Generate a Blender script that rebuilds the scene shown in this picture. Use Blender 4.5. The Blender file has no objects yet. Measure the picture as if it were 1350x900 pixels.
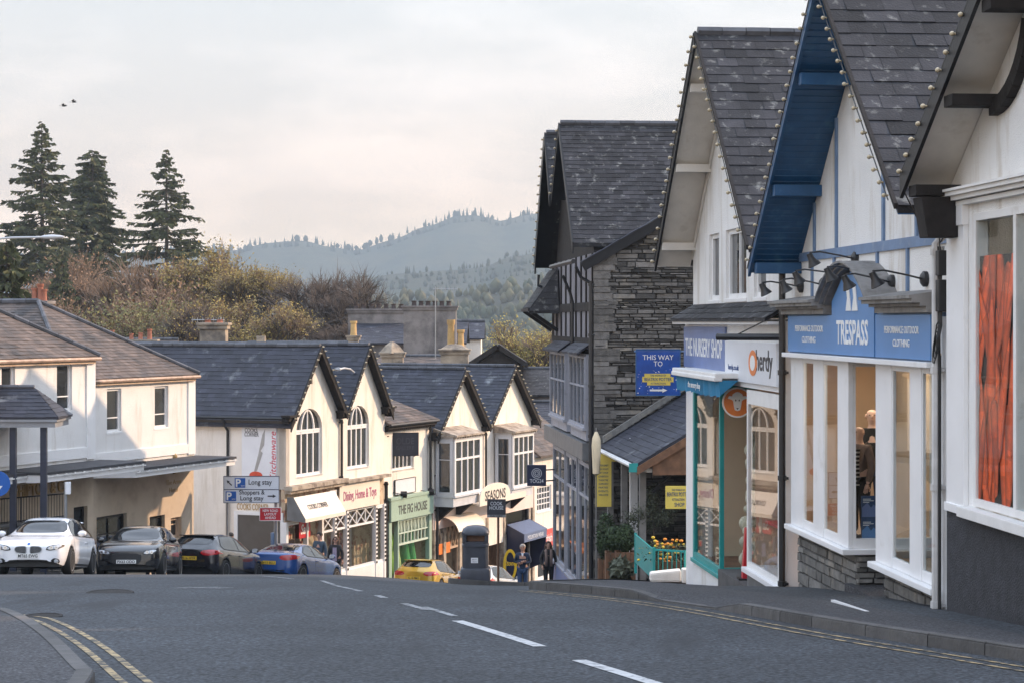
import bpy, bmesh, math, random
from mathutils import Vector, Matrix, geometry, noise
from mathutils.bvhtree import BVHTree
S = bpy.context.scene
COL = S.collection
V = Vector
rad = math.radians
# ------------------------------------------------------------------ camera, world, sun, exposure
FPX, CX, HY = 2625.0, 675.0, 424.0           # focal length and horizon in photo pixels (1350 wide)
cam_d = bpy.data.cameras.new('camera'); cam = bpy.data.objects.new('camera', cam_d); COL.objects.link(cam)
cam.rotation_euler = (rad(90), 0, 0)
cam_d.lens = 70; cam_d.sensor_width = 36; cam_d.shift_y = -26 / 1350
cam_d.clip_start = 0.5; cam_d.clip_end = 20000
S.camera = cam
SUN_EL, SUN_AZ = 25.0, 19.5                  # azimuth from +X towards +Y
sd = bpy.data.lights.new('sun', 'SUN'); sd.energy = 4.3; sd.angle = rad(0.6); sd.color = (1.0, 0.69, 0.45)
sun = bpy.data.objects.new('sun', sd); COL.objects.link(sun)
sdir = V((math.cos(rad(SUN_AZ)) * math.cos(rad(SUN_EL)), math.sin(rad(SUN_AZ)) * math.cos(rad(SUN_EL)), math.sin(rad(SUN_EL))))
sun.rotation_euler = sdir.to_track_quat('Z', 'Y').to_euler(); sun.location = (30, 10, 60)
W = bpy.data.worlds.new('World'); S.world = W; W.use_nodes = True
def world():
    t = W.node_tree; n = t.nodes; n.clear(); L = t.links.new
    out = n.new('ShaderNodeOutputWorld'); bg = n.new('ShaderNodeBackground'); L(bg.outputs[0], out.inputs[0])
    sky = n.new('ShaderNodeTexSky'); sky.sky_type = 'NISHITA'; sky.sun_disc = False
    sky.sun_elevation = rad(SUN_EL); sky.sun_rotation = rad(90 - SUN_AZ); sky.dust_density = 3.0; sky.air_density = 1.2
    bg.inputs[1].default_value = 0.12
    tc = n.new('ShaderNodeTexCoord'); mp = n.new('ShaderNodeMapping'); mp.inputs['Scale'].default_value = (1.0, 1.0, 3.2)
    L(tc.outputs['Generated'], mp.inputs[0])
    nz = n.new('ShaderNodeTexNoise'); nz.inputs['Scale'].default_value = 7.0; nz.inputs['Detail'].default_value = 7; nz.inputs['Roughness'].default_value = 0.55
    L(mp.outputs[0], nz.inputs[0])
    rp = n.new('ShaderNodeValToRGB'); rp.color_ramp.elements[0].position = 0.42; rp.color_ramp.elements[1].position = 0.60
    rp.color_ramp.elements[0].color = (0.68,) * 3 + (1,); rp.color_ramp.elements[1].color = (0.97,) * 3 + (1,)
    L(nz.outputs[0], rp.inputs[0])
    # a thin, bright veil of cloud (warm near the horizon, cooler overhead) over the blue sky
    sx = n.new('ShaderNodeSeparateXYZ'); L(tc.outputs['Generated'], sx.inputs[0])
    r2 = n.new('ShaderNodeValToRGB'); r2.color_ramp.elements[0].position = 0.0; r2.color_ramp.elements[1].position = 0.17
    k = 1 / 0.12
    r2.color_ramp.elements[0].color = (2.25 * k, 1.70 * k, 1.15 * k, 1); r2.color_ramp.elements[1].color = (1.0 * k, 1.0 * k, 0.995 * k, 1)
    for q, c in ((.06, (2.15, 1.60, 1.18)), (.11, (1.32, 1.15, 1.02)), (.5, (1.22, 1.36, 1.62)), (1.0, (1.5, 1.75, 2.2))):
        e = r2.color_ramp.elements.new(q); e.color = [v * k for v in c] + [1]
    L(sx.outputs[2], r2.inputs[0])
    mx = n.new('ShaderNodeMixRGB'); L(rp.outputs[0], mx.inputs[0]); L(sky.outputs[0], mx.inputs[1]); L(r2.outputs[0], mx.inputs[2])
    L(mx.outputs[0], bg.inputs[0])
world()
S.view_settings.view_transform = 'Standard'; S.view_settings.look = 'None'; S.view_settings.gamma = 1; S.view_settings.exposure = 0.45
S.view_settings.use_curve_mapping = False
S.render.engine = 'CYCLES'
S.cycles.use_denoising = True
try: S.cycles.denoiser = 'OPENIMAGEDENOISE'
except Exception: pass
S.cycles.max_bounces = 8; S.cycles.diffuse_bounces = 4; S.cycles.glossy_bounces = 3; S.cycles.transparent_max_bounces = 8
S.cycles.transmission_bounces = 3; S.cycles.volume_bounces = 1; S.cycles.caustics_reflective = False; S.cycles.caustics_refractive = False
S.cycles.sample_clamp_indirect = 6
random.seed(7)
R = random.Random(11)
# ------------------------------------------------------------------ helpers
def lerp(a, b, t): return a + (b - a) * t
def sstep(a, b, x):
    t = max(0.0, min(1.0, (x - a) / (b - a))); return t * t * (3 - 2 * t)
def gz(x, y):
    """height of the road surface below the camera's eye (z = 0)"""
    d = max(y, -15.0)
    if d <= 70: h = 5.7 + .127 * (d - 45) + .00096 * (d - 45) ** 2
    else: h = 9.475 + 6.1 * (1 - math.exp(-(d - 70) / 35.0))
    h += .30 * sstep(-4.5, .5, x) * sstep(28, 45, d)
    return -h
def gp(px, py, up=0.0):
    """point of the ground seen at a photo pixel"""
    a, b = 8.0, 46.0
    kx, kz = (px - CX) / FPX, (HY - py) / FPX
    f = lambda d: kz * d - (gz(kx * d, d) + up)
    for _ in range(50):
        m = (a + b) / 2
        if f(m) > 0: a = m
        else: b = m
    return V((kx * a, a))
def PP(px, py, d): return V(((px - CX) * d / FPX, d, (HY - py) * d / FPX))
ORG = {}
def org(o):
    while o is not None:
        if o.name in ORG: return ORG[o.name]
        o = o.parent
    return V((0, 0, 0))
def tag(o, label=None, cat=None, group=None, kind=None):
    if label: o['label'] = label
    if cat: o['category'] = cat
    if group: o['group'] = group
    if kind: o['kind'] = kind
    return o
def thing(name, label, cat, loc=(0, 0, 0), group=None, rotz=0):
    o = bpy.data.objects.new(name, None); COL.objects.link(o); o.location = loc; o.rotation_euler = (0, 0, rotz)
    o.empty_display_size = .3
    ORG[o.name] = V(loc)
    return tag(o, label, cat, group)
def link_mesh(name, me, mat, parent=None):
    o = bpy.data.objects.new(name, me); COL.objects.link(o)
    if mat is not None:
        me.materials.clear(); me.materials.append(mat)
    if parent is not None: o.parent = parent
    return o
def copy_tree(o, parent=None):
    c = o.copy(); COL.objects.link(c); c.parent = parent
    for ch in list(o.children): copy_tree(ch, c)
    return c
class Frame:
    """facade frame: u runs along the facade, n out of it, z up"""
    def __init__(s, o, ang=None, d=None, flip=False):
        s.O = V((o[0], o[1], 0)); s.U = V((d[0], d[1], 0)).normalized() if d else V((math.cos(ang), math.sin(ang), 0))
        s.N = V((-s.U.y, s.U.x, 0)) if not flip else V((s.U.y, -s.U.x, 0))
    def pt(s, u, n, z): return s.O + s.U * u + s.N * n + V((0, 0, z))
    def u(s, px, n=0):
        b = s.pt(0, n, 0); k = (px - CX) / FPX
        return (k * b.y - b.x) / (s.U.x - k * s.U.y)
    def z(s, py, u, n=0): return (HY - py) * s.pt(u, n, 0).y / FPX
    def zp(s, px, py, n=0): return s.z(py, s.u(px, n), n)
FW = Frame((0, 0), d=(1, 0))                     # world axes: u = x, n = y
FR = Frame((7.28, 0), d=(-.0876, 1))             # right row, n towards the street
FL = Frame((-37.2, 0), d=(.41, 1), flip=True)    # left row, n towards the street
class MB:
    def __init__(s): s.v = []; s.f = []; s.t = []; s.uv = {}
    def poly(s, pts, tone=.5):
        i = len(s.v); s.v += [V(p) for p in pts]; s.f.append(tuple(range(i, i + len(pts)))); s.t.append(tone)
    def prism(s, pts, vec, tone=.5):
        vec = V(vec); q = [V(p) + vec for p in pts]; n = len(pts)
        s.poly(pts, tone); s.poly(q[::-1], tone)
        for i in range(n):
            j = (i + 1) % n; s.poly([pts[j], pts[i], q[i], q[j]], tone)
    def box(s, F, u0, u1, n0, n1, z0, z1, tone=.5):
        p = F.pt
        s.prism([p(u0, n0, z0), p(u1, n0, z0), p(u1, n1, z0), p(u0, n1, z0)], (0, 0, z1 - z0), tone)
    def cbox(s, c, sx, sy, sz, tone=.5, rot=None):
        m = rot or Matrix.Identity(3); c = V(c)
        q = [c + m @ V((a * sx / 2, b * sy / 2, -sz / 2)) for a, b in ((-1, -1), (1, -1), (1, 1), (-1, 1))]
        s.prism(q, m @ V((0, 0, sz)), tone)
    def beam(s, a, b, w, h, tone=.5, up=(0, 0, 1)):
        a, b = V(a), V(b); d = (b - a).normalized(); sd_ = d.cross(V(up))
        if sd_.length < 1e-4: sd_ = d.cross(V((1, 0, 0)))
        sd_.normalize(); uu = sd_.cross(d)
        q = [a + sd_ * (x * w / 2) + uu * (y * h / 2) for x, y in ((-1, -1), (1, -1), (1, 1), (-1, 1))]
        s.prism(q, b - a, tone)
    def tube(s, pts, r, seg=6, tone=.5, cap=True):
        pts = [V(p) for p in pts]; n = len(pts); rs = r if isinstance(r, (list, tuple)) else [r] * n
        rings = []; pv = None
        for i, p in enumerate(pts):
            d = (pts[min(i + 1, n - 1)] - pts[max(i - 1, 0)])
            if d.length < 1e-9: d = V((0, 0, 1))
            d.normalize()
            if pv is None:
                a = d.cross(V((0, 0, 1)))
                if a.length < .05: a = d.cross(V((1, 0, 0)))
            else: a = pv - d * pv.dot(d)
            a.normalize(); pv = a; b = d.cross(a)
            i0 = len(s.v)
            s.v += [p + (a * math.cos(2 * math.pi * k / seg) + b * math.sin(2 * math.pi * k / seg)) * rs[i] for k in range(seg)]
            rings.append(i0)
        for i in range(n - 1):
            for k in range(seg):
                k2 = (k + 1) % seg
                s.f.append((rings[i] + k, rings[i] + k2, rings[i + 1] + k2, rings[i + 1] + k)); s.t.append(tone)
        if cap:
            s.f.append(tuple(rings[0] + k for k in range(seg))[::-1]); s.t.append(tone)
            s.f.append(tuple(rings[-1] + k for k in range(seg))); s.t.append(tone)
    def lathe(s, prof, c=(0, 0, 0), seg=12, tone=.5, axis=None):
        c = V(c); m = axis or Matrix.Identity(3); rings = []
        for r, z in prof:
            rings.append(len(s.v))
            s.v += [c + m @ V((r * math.cos(2 * math.pi * k / seg), r * math.sin(2 * math.pi * k / seg), z)) for k in range(seg)]
        for i in range(len(prof) - 1):
            for k in range(seg):
                k2 = (k + 1) % seg
                s.f.append((rings[i] + k, rings[i] + k2, rings[i + 1] + k2, rings[i + 1] + k)); s.t.append(tone)
        s.f.append(tuple(rings[0] + k for k in range(seg))[::-1]); s.t.append(tone)
        s.f.append(tuple(rings[-1] + k for k in range(seg))); s.t.append(tone)
    def ball(s, c, r, seg=8, rings=6, tone=.5):
        r = r if isinstance(r, (tuple, list)) else (r, r, r)
        m = Matrix(((r[0], 0, 0), (0, r[1], 0), (0, 0, r[2])))
        s.lathe([(max(.03, math.sin(math.pi * i / rings)), -math.cos(math.pi * i / rings)) for i in range(rings + 1)], c, seg, tone, m)
    def build(s, name, mat, parent=None, smooth=False, bevel=0):
        o0 = org(parent)
        me = bpy.data.meshes.new(name)
        me.from_pydata([tuple(v - o0) for v in s.v], [], s.f)
        at = me.attributes.new('tone', 'FLOAT', 'FACE'); at.data.foreach_set('value', s.t)
        uvl = me.uv_layers.new(name='uv'); uvs = [0.0] * (2 * len(me.loops)); li = 0
        for f in s.f:
            p0, p1, p2 = s.v[f[0]], s.v[f[1]], s.v[f[2]]
            nn = (p1 - p0).cross(p2 - p0)
            if nn.length > 1e-12: nn.normalize()
            if abs(nn.z) > .8: t1, t2 = V((1, 0, 0)), V((0, 1, 0))
            else:
                t1 = V((0, 0, 1)).cross(nn); t1 = t1.normalized() if t1.length > 1e-6 else V((1, 0, 0)); t2 = nn.cross(t1)
            for vi in f:
                uvs[li] = s.v[vi].dot(t1); uvs[li + 1] = s.v[vi].dot(t2); li += 2
        uvl.data.foreach_set('uv', uvs)
        if smooth:
            me.polygons.foreach_set('use_smooth', [True] * len(me.polygons))
        o = link_mesh(name, me, mat, parent)
        if smooth == 'auto':
            try: me.set_sharp_from_angle(angle=rad(40))
            except Exception: pass
        if bevel:
            bm = bmesh.new(); bm.from_mesh(me); bmesh.ops.remove_doubles(bm, verts=bm.verts, dist=1e-5)
            bmesh.ops.recalc_face_normals(bm, faces=bm.faces)
            ed = [e for e in bm.edges if len(e.link_faces) == 2 and e.calc_face_angle(0) > rad(35)]
            bmesh.ops.bevel(bm, geom=ed, offset=bevel, segments=2, affect='EDGES', profile=.6)
            bm.to_mesh(me); bm.free()
        return o
def one(fn, name, mat, parent=None, **k):
    m = MB(); fn(m); return m.build(name, mat, parent, **k)
# ------------------------------------------------------------------ materials
def pm(name, col, rough=.6, var=.15, vs=2.5, bump=0.0, bs=40.0, spec=.5, metal=0.0, tone=0.0, coat=0.0, col2=None, s2=.6, th=(.45, .6), emit=0, streak=0):
    """painted / mineral / metal surface: base colour with noise variation, optional second colour in worn patches, optional bump, per-piece tone"""
    m = bpy.data.materials.new(name); m.use_nodes = True; t = m.node_tree; n = t.nodes; L = t.links.new
    b = n['Principled BSDF']; b.inputs['Roughness'].default_value = rough; b.inputs['Metallic'].default_value = metal
    b.inputs['Specular IOR Level'].default_value = spec
    if coat: b.inputs['Coat Weight'].default_value = coat; b.inputs['Coat Roughness'].default_value = .03
    tc = n.new('ShaderNodeTexCoord')
    nz = n.new('ShaderNodeTexNoise'); nz.inputs['Scale'].default_value = vs; nz.inputs['Detail'].default_value = 5; L(tc.outputs['Object'], nz.inputs[0])
    rp = n.new('ShaderNodeValToRGB'); e = rp.color_ramp.elements; e[0].position = .3; e[1].position = .7
    e[0].color = [max(0, c * (1 - var)) for c in col] + [1]; e[1].color = [min(1, c * (1 + var)) for c in col] + [1]
    L(nz.outputs[0], rp.inputs[0]); out = rp.outputs[0]
    if col2:
        n2 = n.new('ShaderNodeTexNoise'); n2.inputs['Scale'].default_value = s2; n2.inputs['Detail'].default_value = 8; n2.inputs['Roughness'].default_value = .65
        L(tc.outputs['Object'], n2.inputs[0])
        if streak:
            mp = n.new('ShaderNodeMapping'); mp.inputs['Scale'].default_value = (1, 1, streak); L(tc.outputs['Object'], mp.inputs[0]); L(mp.outputs[0], n2.inputs[0])
        r2 = n.new('ShaderNodeMapRange'); r2.inputs[1].default_value = th[0]; r2.inputs[2].default_value = th[1]; L(n2.outputs[0], r2.inputs[0])
        mx = n.new('ShaderNodeMixRGB'); L(r2.outputs[0], mx.inputs[0]); L(out, mx.inputs[1]); mx.inputs[2].default_value = list(col2) + [1]; out = mx.outputs[0]
    if tone:
        at = n.new('ShaderNodeAttribute'); at.attribute_name = 'tone'
        mr = n.new('ShaderNodeMapRange'); mr.inputs[3].default_value = 1 - tone; mr.inputs[4].default_value = 1 + tone; L(at.outputs['Fac'], mr.inputs[0])
        ml = n.new('ShaderNodeMixRGB'); ml.blend_type = 'MULTIPLY'; ml.inputs[0].default_value = 1; L(out, ml.inputs[1]); L(mr.outputs[0], ml.inputs[2]); out = ml.outputs[0]
    L(out, b.inputs['Base Color'])
    if bump:
        n3 = n.new('ShaderNodeTexNoise'); n3.inputs['Scale'].default_value = bs; n3.inputs['Detail'].default_value = 4; L(tc.outputs['Object'], n3.inputs[0])
        bp = n.new('ShaderNodeBump'); bp.inputs['Strength'].default_value = bump; bp.inputs['Distance'].default_value = .02
        L(n3.outputs[0], bp.inputs['Height']); L(bp.outputs[0], b.inputs['Normal'])
    if emit:
        L(out, b.inputs['Emission Color']); b.inputs['Emission Strength'].default_value = emit
    return m
def glass(name, tint=(.95, .97, .97), base=.04, gmul=1.0):
    """thin clear pane: transparent with Fresnel reflection"""
    m = bpy.data.materials.new(name); m.use_nodes = True; t = m.node_tree; n = t.nodes; L = t.links.new; n.clear()
    o = n.new('ShaderNodeOutputMaterial'); mx = n.new('ShaderNodeMixShader'); tr = n.new('ShaderNodeBsdfTransparent'); gl = n.new('ShaderNodeBsdfGlossy')
    lw = n.new('ShaderNodeLayerWeight'); lw.inputs[0].default_value = .5; pw = n.new('ShaderNodeMath'); pw.operation = 'POWER'; pw.inputs[1].default_value = 5; L(lw.outputs['Facing'], pw.inputs[0])
    fr = n.new('ShaderNodeMath'); fr.operation = 'MULTIPLY_ADD'; fr.inputs[1].default_value = .95; fr.inputs[2].default_value = .045; L(pw.outputs[0], fr.inputs[0])
    tr.inputs[0].default_value = tint + (1,); gl.inputs['Roughness'].default_value = .01
    ml = n.new('ShaderNodeMath'); ml.operation = 'MULTIPLY'; ml.inputs[1].default_value = gmul * .62
    L(fr.outputs[0], ml.inputs[0]); L(ml.outputs[0], mx.inputs[0]); L(tr.outputs[0], mx.inputs[1]); L(gl.outputs[0], mx.inputs[2]); L(mx.outputs[0], o.inputs[0])
    return m
M = {}
def mats():
    M['white'] = pm('white_roughcast', (.82, .81, .79), .85, .05, 1.3, .9, 55, col2=(.58, .53, .46), s2=2.4, th=(.52, .76), streak=.14)
    M['white2'] = pm('cream_render', (.84, .785, .715), .8, .05, 1.5, .5, 45, col2=(.60, .53, .43), s2=2.2, th=(.52, .76), streak=.14)
    M['dirty'] = pm('stained_render', (.83, .82, .80), .85, .05, 1.3, .8, 60, col2=(.46, .38, .28), s2=1.9, th=(.53, .76), streak=.18)
    M['tanwall'] = pm('tan_render', (.62, .52, .40), .8, .08, 1.0, .2, 30, col2=(.5, .4, .3), s2=.8)
    M['paint'] = pm('white_gloss_paint', (.82, .82, .82), .35, .04, 2, .05, 20, col2=(.62, .60, .56), s2=1.6, th=(.6, .8))
    M['offpaint'] = pm('weathered_white_paint', (.77, .76, .74), .5, .06, 3, .15, 30, col2=(.52, .48, .43), s2=2.2, th=(.62, .8))
    M['soffit'] = pm('pale_soffit_board', (.66, .63, .58), .7, .08, 3, .15, 25, col2=(.45, .41, .36), s2=1.5, th=(.55, .75))
    M['black'] = pm('black_paint', (.012, .012, .014), .5, .25, 4, .15, 30, spec=.3)
    M['iron'] = pm('black_iron', (.02, .02, .022), .4, .2, 5)
    M['timber'] = pm('dark_stained_timber', (.022, .019, .018), .75, .3, 5, .3, 30, spec=.25)
    M['blue'] = pm('blue_gloss_paint', (.014, .080, .195), .4, .15, 3, .15, 25, col2=(.05, .14, .25), s2=3, th=(.55, .75))
    M['bluetrim'] = pm('faded_blue_paint', (.14, .22, .36), .5, .15, 3, .2, 30, col2=(.26, .32, .40), s2=4, th=(.58, .75))
    M['signblue'] = pm('sky_blue_sign', (.10, .25, .52), .4, .05, 2)
    M['navy'] = pm('navy_sign', (.02, .03, .075), .35, .1, 2)
    M['rblue'] = pm('royal_blue_sign', (.008, .075, .37), .35, .25, 5)
    M['pblue'] = pm('parking_blue', (.015, .11, .42), .4, .05, 2)
    M['nblue'] = pm('dusty_blue_sign', (.16, .22, .42), .4, .08, 2)
    M['awnblue'] = pm('turquoise_awning', (.02, .20, .38), .7, .1, 5, .2, 60)
    M['teal'] = pm('teal_paint', (.02, .30, .29), .4, .1, 3, .1, 20)
    M['mint'] = pm('mint_green_paint', (.33, .45, .36), .45, .06, 2)
    M['mintd'] = pm('grey_green_paint', (.25, .36, .30), .45, .06, 2)
    M['pink'] = pm('pale_pink_fascia', (.80, .66, .60), .5, .05, 2)
    M['red'] = pm('red_sign', (.55, .02, .03), .4, .08, 2)
    M['redfas'] = pm('red_fascia', (.62, .10, .09), .45, .06, 2)
    M['yel'] = pm('yellow_sign', (.78, .60, .12), .45, .08, 3)
    M['cream'] = pm('cream_cloth', (.75, .62, .42), .8, .08, 4)
    M['orange'] = pm('orange_sign', (.80, .22, .04), .4, .06, 3)
    M['ltext'] = pm('white_lettering', (.85, .85, .84), .4, .02, 2)
    M['dtext'] = pm('black_lettering', (.02, .02, .025), .4, .1, 2)
    M['gold'] = pm('gold_lettering', (.45, .30, .13), .4, .2, 5, metal=.3)
    M['rtext'] = pm('red_lettering', (.55, .02, .06), .5, .1, 2)
    M['ptext'] = pm('plum_lettering', (.36, .08, .17), .5, .1, 2)
    M['btext'] = pm('blue_lettering', (.02, .06, .2), .5, .1, 2)
    M['signw'] = pm('white_sign_sheet', (.74, .76, .80), .35, .04, 2)
    M['slate'] = pm('dark_roof_slate', (.026, .0255, .029), .7, .3, 3, .4, 30, spec=.3, tone=.6, col2=(.17, .17, .16), s2=4.5, th=(.57, .70))
    M['slateblue'] = pm('blue_grey_slate', (.030, .032, .046), .66, .22, 2, .25, 30, tone=.35, col2=(.17, .18, .19), s2=1.6, th=(.58, .74))
    M['slatebrown'] = pm('lichen_brown_slate', (.115, .088, .074), .75, .25, 2, .3, 30, tone=.45, col2=(.066, .058, .056), s2=1.2, th=(.45, .62))
    M['ridge'] = pm('ridge_tile', (.075, .078, .09), .6, .25, 4, .2, 30, tone=.3)
    M['stone'] = pm('slate_stone', (.118, .110, .102), .8, .30, 6, .9, 22, tone=.8, col2=(.21, .185, .15), s2=1.7, th=(.55, .7))
    M['stone2'] = pm('grey_plinth_stone', (.17, .165, .155), .8, .25, 6, .8, 22, tone=.45, col2=(.27, .24, .2), s2=2, th=(.55, .7))
    M['mortar'] = pm('dark_mortar', (.045, .042, .04), .9, .2, 8)
    M['rough'] = pm('black_roughcast', (.035, .036, .042), .85, .3, 6, 1.0, 45)
    M['ledge'] = pm('weathered_grey_ledge', (.25, .24, .23), .7, .2, 4, .2, 20, col2=(.12, .11, .10), s2=3, th=(.52, .7))
    M['lead'] = pm('grey_lead', (.15, .155, .16), .5, .2, 3, .2, 12)
    M['chim'] = pm('weathered_grey_render', (.24, .22, .21), .9, .2, 1.2, .4, 20, col2=(.11, .10, .10), s2=.8, th=(.45, .65))
    M['chimst'] = pm('pale_chimney_stone', (.36, .30, .23), .9, .2, 2, .5, 10, col2=(.16, .14, .12), s2=1.2)
    M['terra'] = pm('terracotta', (.34, .13, .08), .8, .2, 3)
    M['buff'] = pm('buff_clay', (.50, .33, .14), .8, .2, 3)
    M['glass'] = glass('shop_glass'); M['glass2'] = glass('poster_window_glass', gmul=.3)
    M['dglass'] = pm('dark_window_glass', (.035, .04, .045), .04, .3, 1.5, spec=.8)
    M['cglass'] = pm('car_glass', (.010, .012, .014), .02, .2, 1.5, spec=.8)
    M['curtain'] = pm('pale_curtain', (.55, .52, .46), .9, .1, 6)
    M['dark'] = pm('dark_interior', (.03, .028, .026), .9, .3, 2)
    M['tan'] = pm('tan_shop_wall', (.62, .46, .33), .8, .06, 2)
    M['woodf'] = pm('brown_wood', (.17, .085, .045), .6, .3, 6, .2, 30)
    M['galv'] = pm('galvanised_grey', (.33, .35, .37), .4, .1, 6, metal=.6)
    M['greypipe'] = pm('old_white_pipe', (.55, .54, .53), .5, .15, 4, .1, 20, col2=(.30, .14, .08), s2=2.2, th=(.62, .74))
    M['bulb'] = pm('cream_bulb', (.50, .42, .28), .25, .1, 8)
    M['chrome'] = pm('chrome', (.7, .7, .72), .15, .05, 4, metal=1)
    M['tyre'] = pm('tyre_rubber', (.018, .018, .018), .8, .2, 9)
    M['rim'] = pm('alloy_rim', (.45, .46, .48), .3, .1, 5, metal=.9)
    M['blkpl'] = pm('black_plastic', (.016, .016, .017), .5, .2, 8)
    M['lamp'] = pm('headlight_glass', (.55, .58, .62), .08, .25, 16, spec=.9, coat=1)
    M['tail'] = pm('tail_light_red', (.42, .006, .01), .12, .25, 10, coat=1)
    M['platew'] = pm('white_plate', (.80, .80, .78), .4, .02, 2)
    M['platey'] = pm('yellow_plate', (.75, .48, .03), .4, .02, 2)
    M['skin'] = pm('skin', (.50, .29, .21), .55, .08, 6)
    M['mskin'] = pm('mannequin_plastic', (.72, .47, .37), .4, .04, 3)
    M['foliage'] = pm('dark_green_leaf', (.035, .06, .02), .7, .35, 4, tone=.5)
    M['conifer'] = pm('conifer_needles', (.075, .084, .036), .75, .35, .7, tone=.5)
    M['spring'] = pm('budding_leaves', (.25, .19, .05), .7, .3, .5, tone=.45)
    M['bronze'] = pm('bronze_leaves', (.24, .14, .08), .75, .3, .5, tone=.45)
    M['yleaf'] = pm('yellow_green_leaves', (.33, .27, .06), .7, .3, .5, tone=.4)
    M['bark'] = pm('bark', (.075, .06, .048), .9, .3, 3, .4, 20)
    M['olive'] = pm('grey_green_leaf', (.075, .085, .055), .7, .3, 5, tone=.4)
    M['twig'] = pm('reddish_twigs', (.165, .115, .08), .85, .25, .6, tone=.3)
mats()
# ------------------------------------------------------------------ ground, road, pavements, markings
def asphalt(name, base, var, patch, fine=150):
    m = bpy.data.materials.new(name); m.use_nodes = True; t = m.node_tree; n = t.nodes; L = t.links.new
    b = n['Principled BSDF']; b.inputs['Roughness'].default_value = .8; b.inputs['Specular IOR Level'].default_value = .35
    tc = n.new('ShaderNodeTexCoord')
    def nz(s, d=4, ro=.6):
        q = n.new('ShaderNodeTexNoise'); q.inputs['Scale'].default_value = s; q.inputs['Detail'].default_value = d; q.inputs['Roughness'].default_value = ro
        L(tc.outputs['Object'], q.inputs[0]); return q
    a = nz(.35, 8); c = nz(fine, 2); mpn = n.new('ShaderNodeMapping'); mpn.inputs['Scale'].default_value = (1.6, .22, 1); L(tc.outputs['Object'], mpn.inputs[0])
    d = nz(.8, 5); L(mpn.outputs[0], d.inputs[0])
    g = nz(15, 7, .85)
    r1 = n.new('ShaderNodeValToRGB'); e = r1.color_ramp.elements; e[0].position = .35; e[1].position = .68
    e[0].color = [x * (1 - var) for x in base] + [1]; e[1].color = [x * (1 + var) for x in base] + [1]; L(a.outputs[0], r1.inputs[0])
    r2 = n.new('ShaderNodeMapRange'); r2.inputs[1].default_value = .38; r2.inputs[2].default_value = .62; r2.inputs[3].default_value = .35; r2.inputs[4].default_value = 1.8; L(c.outputs[0], r2.inputs[0])
    mu = n.new('ShaderNodeMixRGB'); mu.blend_type = 'MULTIPLY'; mu.inputs[0].default_value = 1; L(r1.outputs[0], mu.inputs[1]); L(r2.outputs[0], mu.inputs[2])
    r3 = n.new('ShaderNodeMapRange'); r3.inputs[1].default_value = .56; r3.inputs[2].default_value = .70; L(d.outputs[0], r3.inputs[0])
    m2 = n.new('ShaderNodeMixRGB'); L(r3.outputs[0], m2.inputs[0]); L(mu.outputs[0], m2.inputs[1]); m2.inputs[2].default_value = patch + (1,)
    r4 = n.new('ShaderNodeMapRange'); r4.inputs[1].default_value = .3; r4.inputs[2].default_value = .7; r4.inputs[1].default_value = .34; r4.inputs[2].default_value = .66; r4.inputs[3].default_value = .42; r4.inputs[4].default_value = 1.75; L(g.outputs[0], r4.inputs[0])
    m3 = n.new('ShaderNodeMixRGB'); m3.blend_type = 'MULTIPLY'; m3.inputs[0].default_value = 1; L(m2.outputs[0], m3.inputs[1]); L(r4.outputs[0], m3.inputs[2])
    L(m3.outputs[0], b.inputs['Base Color'])
    bp = n.new('ShaderNodeBump'); bp.inputs['Strength'].default_value = .8; bp.inputs['Distance'].default_value = .012; L(c.outputs[0], bp.inputs['Height']); L(bp.outputs[0], b.inputs['Normal'])
    return m
M['asph'] = asphalt('asphalt', (.034, .038, .044), .26, (.024, .026, .030), 24)
M['pave'] = asphalt('pavement_tarmac', (.044, .044, .048), .18, (.033, .033, .036), 34)
M['kerb'] = pm('kerb_stone', (.088, .084, .082), .8, .22, 4, .5, 25, tone=.18, col2=(.10, .095, .09), s2=3, th=(.5, .65))
M['earth'] = pm('earth', (.07, .075, .04), .95, .3, .05)
M['mark'] = pm('worn_white_marking', (.50, .50, .50), .6, .08, 5, .3, 40, col2=(.10, .105, .115), s2=9, th=(.52, .64))
M['markfaint'] = pm('faded_white_marking', (.34, .35, .36), .6, .1, 5, .3, 40, col2=(.06, .065, .07), s2=9, th=(.42, .56))
M['ymark'] = pm('worn_yellow_marking', (.42, .31, .16), .7, .12, 5, .3, 40, col2=(.045, .045, .043), s2=8, th=(.42, .56))
def sheet(name, xs, ys, dz, mat, kind='structure'):
    v = []; f = []; nx = len(xs)
    for y in ys:
        for x in xs: v.append((x, y, gz(x, y) + dz))
    for j in range(len(ys) - 1):
        for i in range(nx - 1): f.append((j * nx + i, j * nx + i + 1, (j + 1) * nx + i + 1, (j + 1) * nx + i))
    me = bpy.data.meshes.new(name); me.from_pydata(v, [], f); me.polygons.foreach_set('use_smooth', [True] * len(f))
    return tag(link_mesh(name, me, mat), kind=kind)
def fr(a, b, s):
    out = []; x = a
    while x < b - 1e-6: out.append(x); x += s
    return out + [b]
sheet('road', fr(-34, 14, .5), fr(-12, 125, .5), 0, M['asph'])
far = fr(-400, -60, 40) + fr(-50, 60, 2.0) + fr(70, 400, 30)
v = []; f = []
ysf = [-40, -20, -12] + fr(-10, 130, 2.5)[1:] + [150, 200, 300, 450, 700, 1100, 1800, 3000, 5500]
def low(x, y):
    g = gz(x, min(y, 125)) - .07
    return g - 42 * sstep(210, 1000, y)
for y in ysf:
    for x in far:
        k = 1 if y < 200 else 1 + (y - 200) / 700
        v.append((x * k, y, low(x, y) if abs(x) < 1e5 else 0))
nx = len(far)
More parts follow.
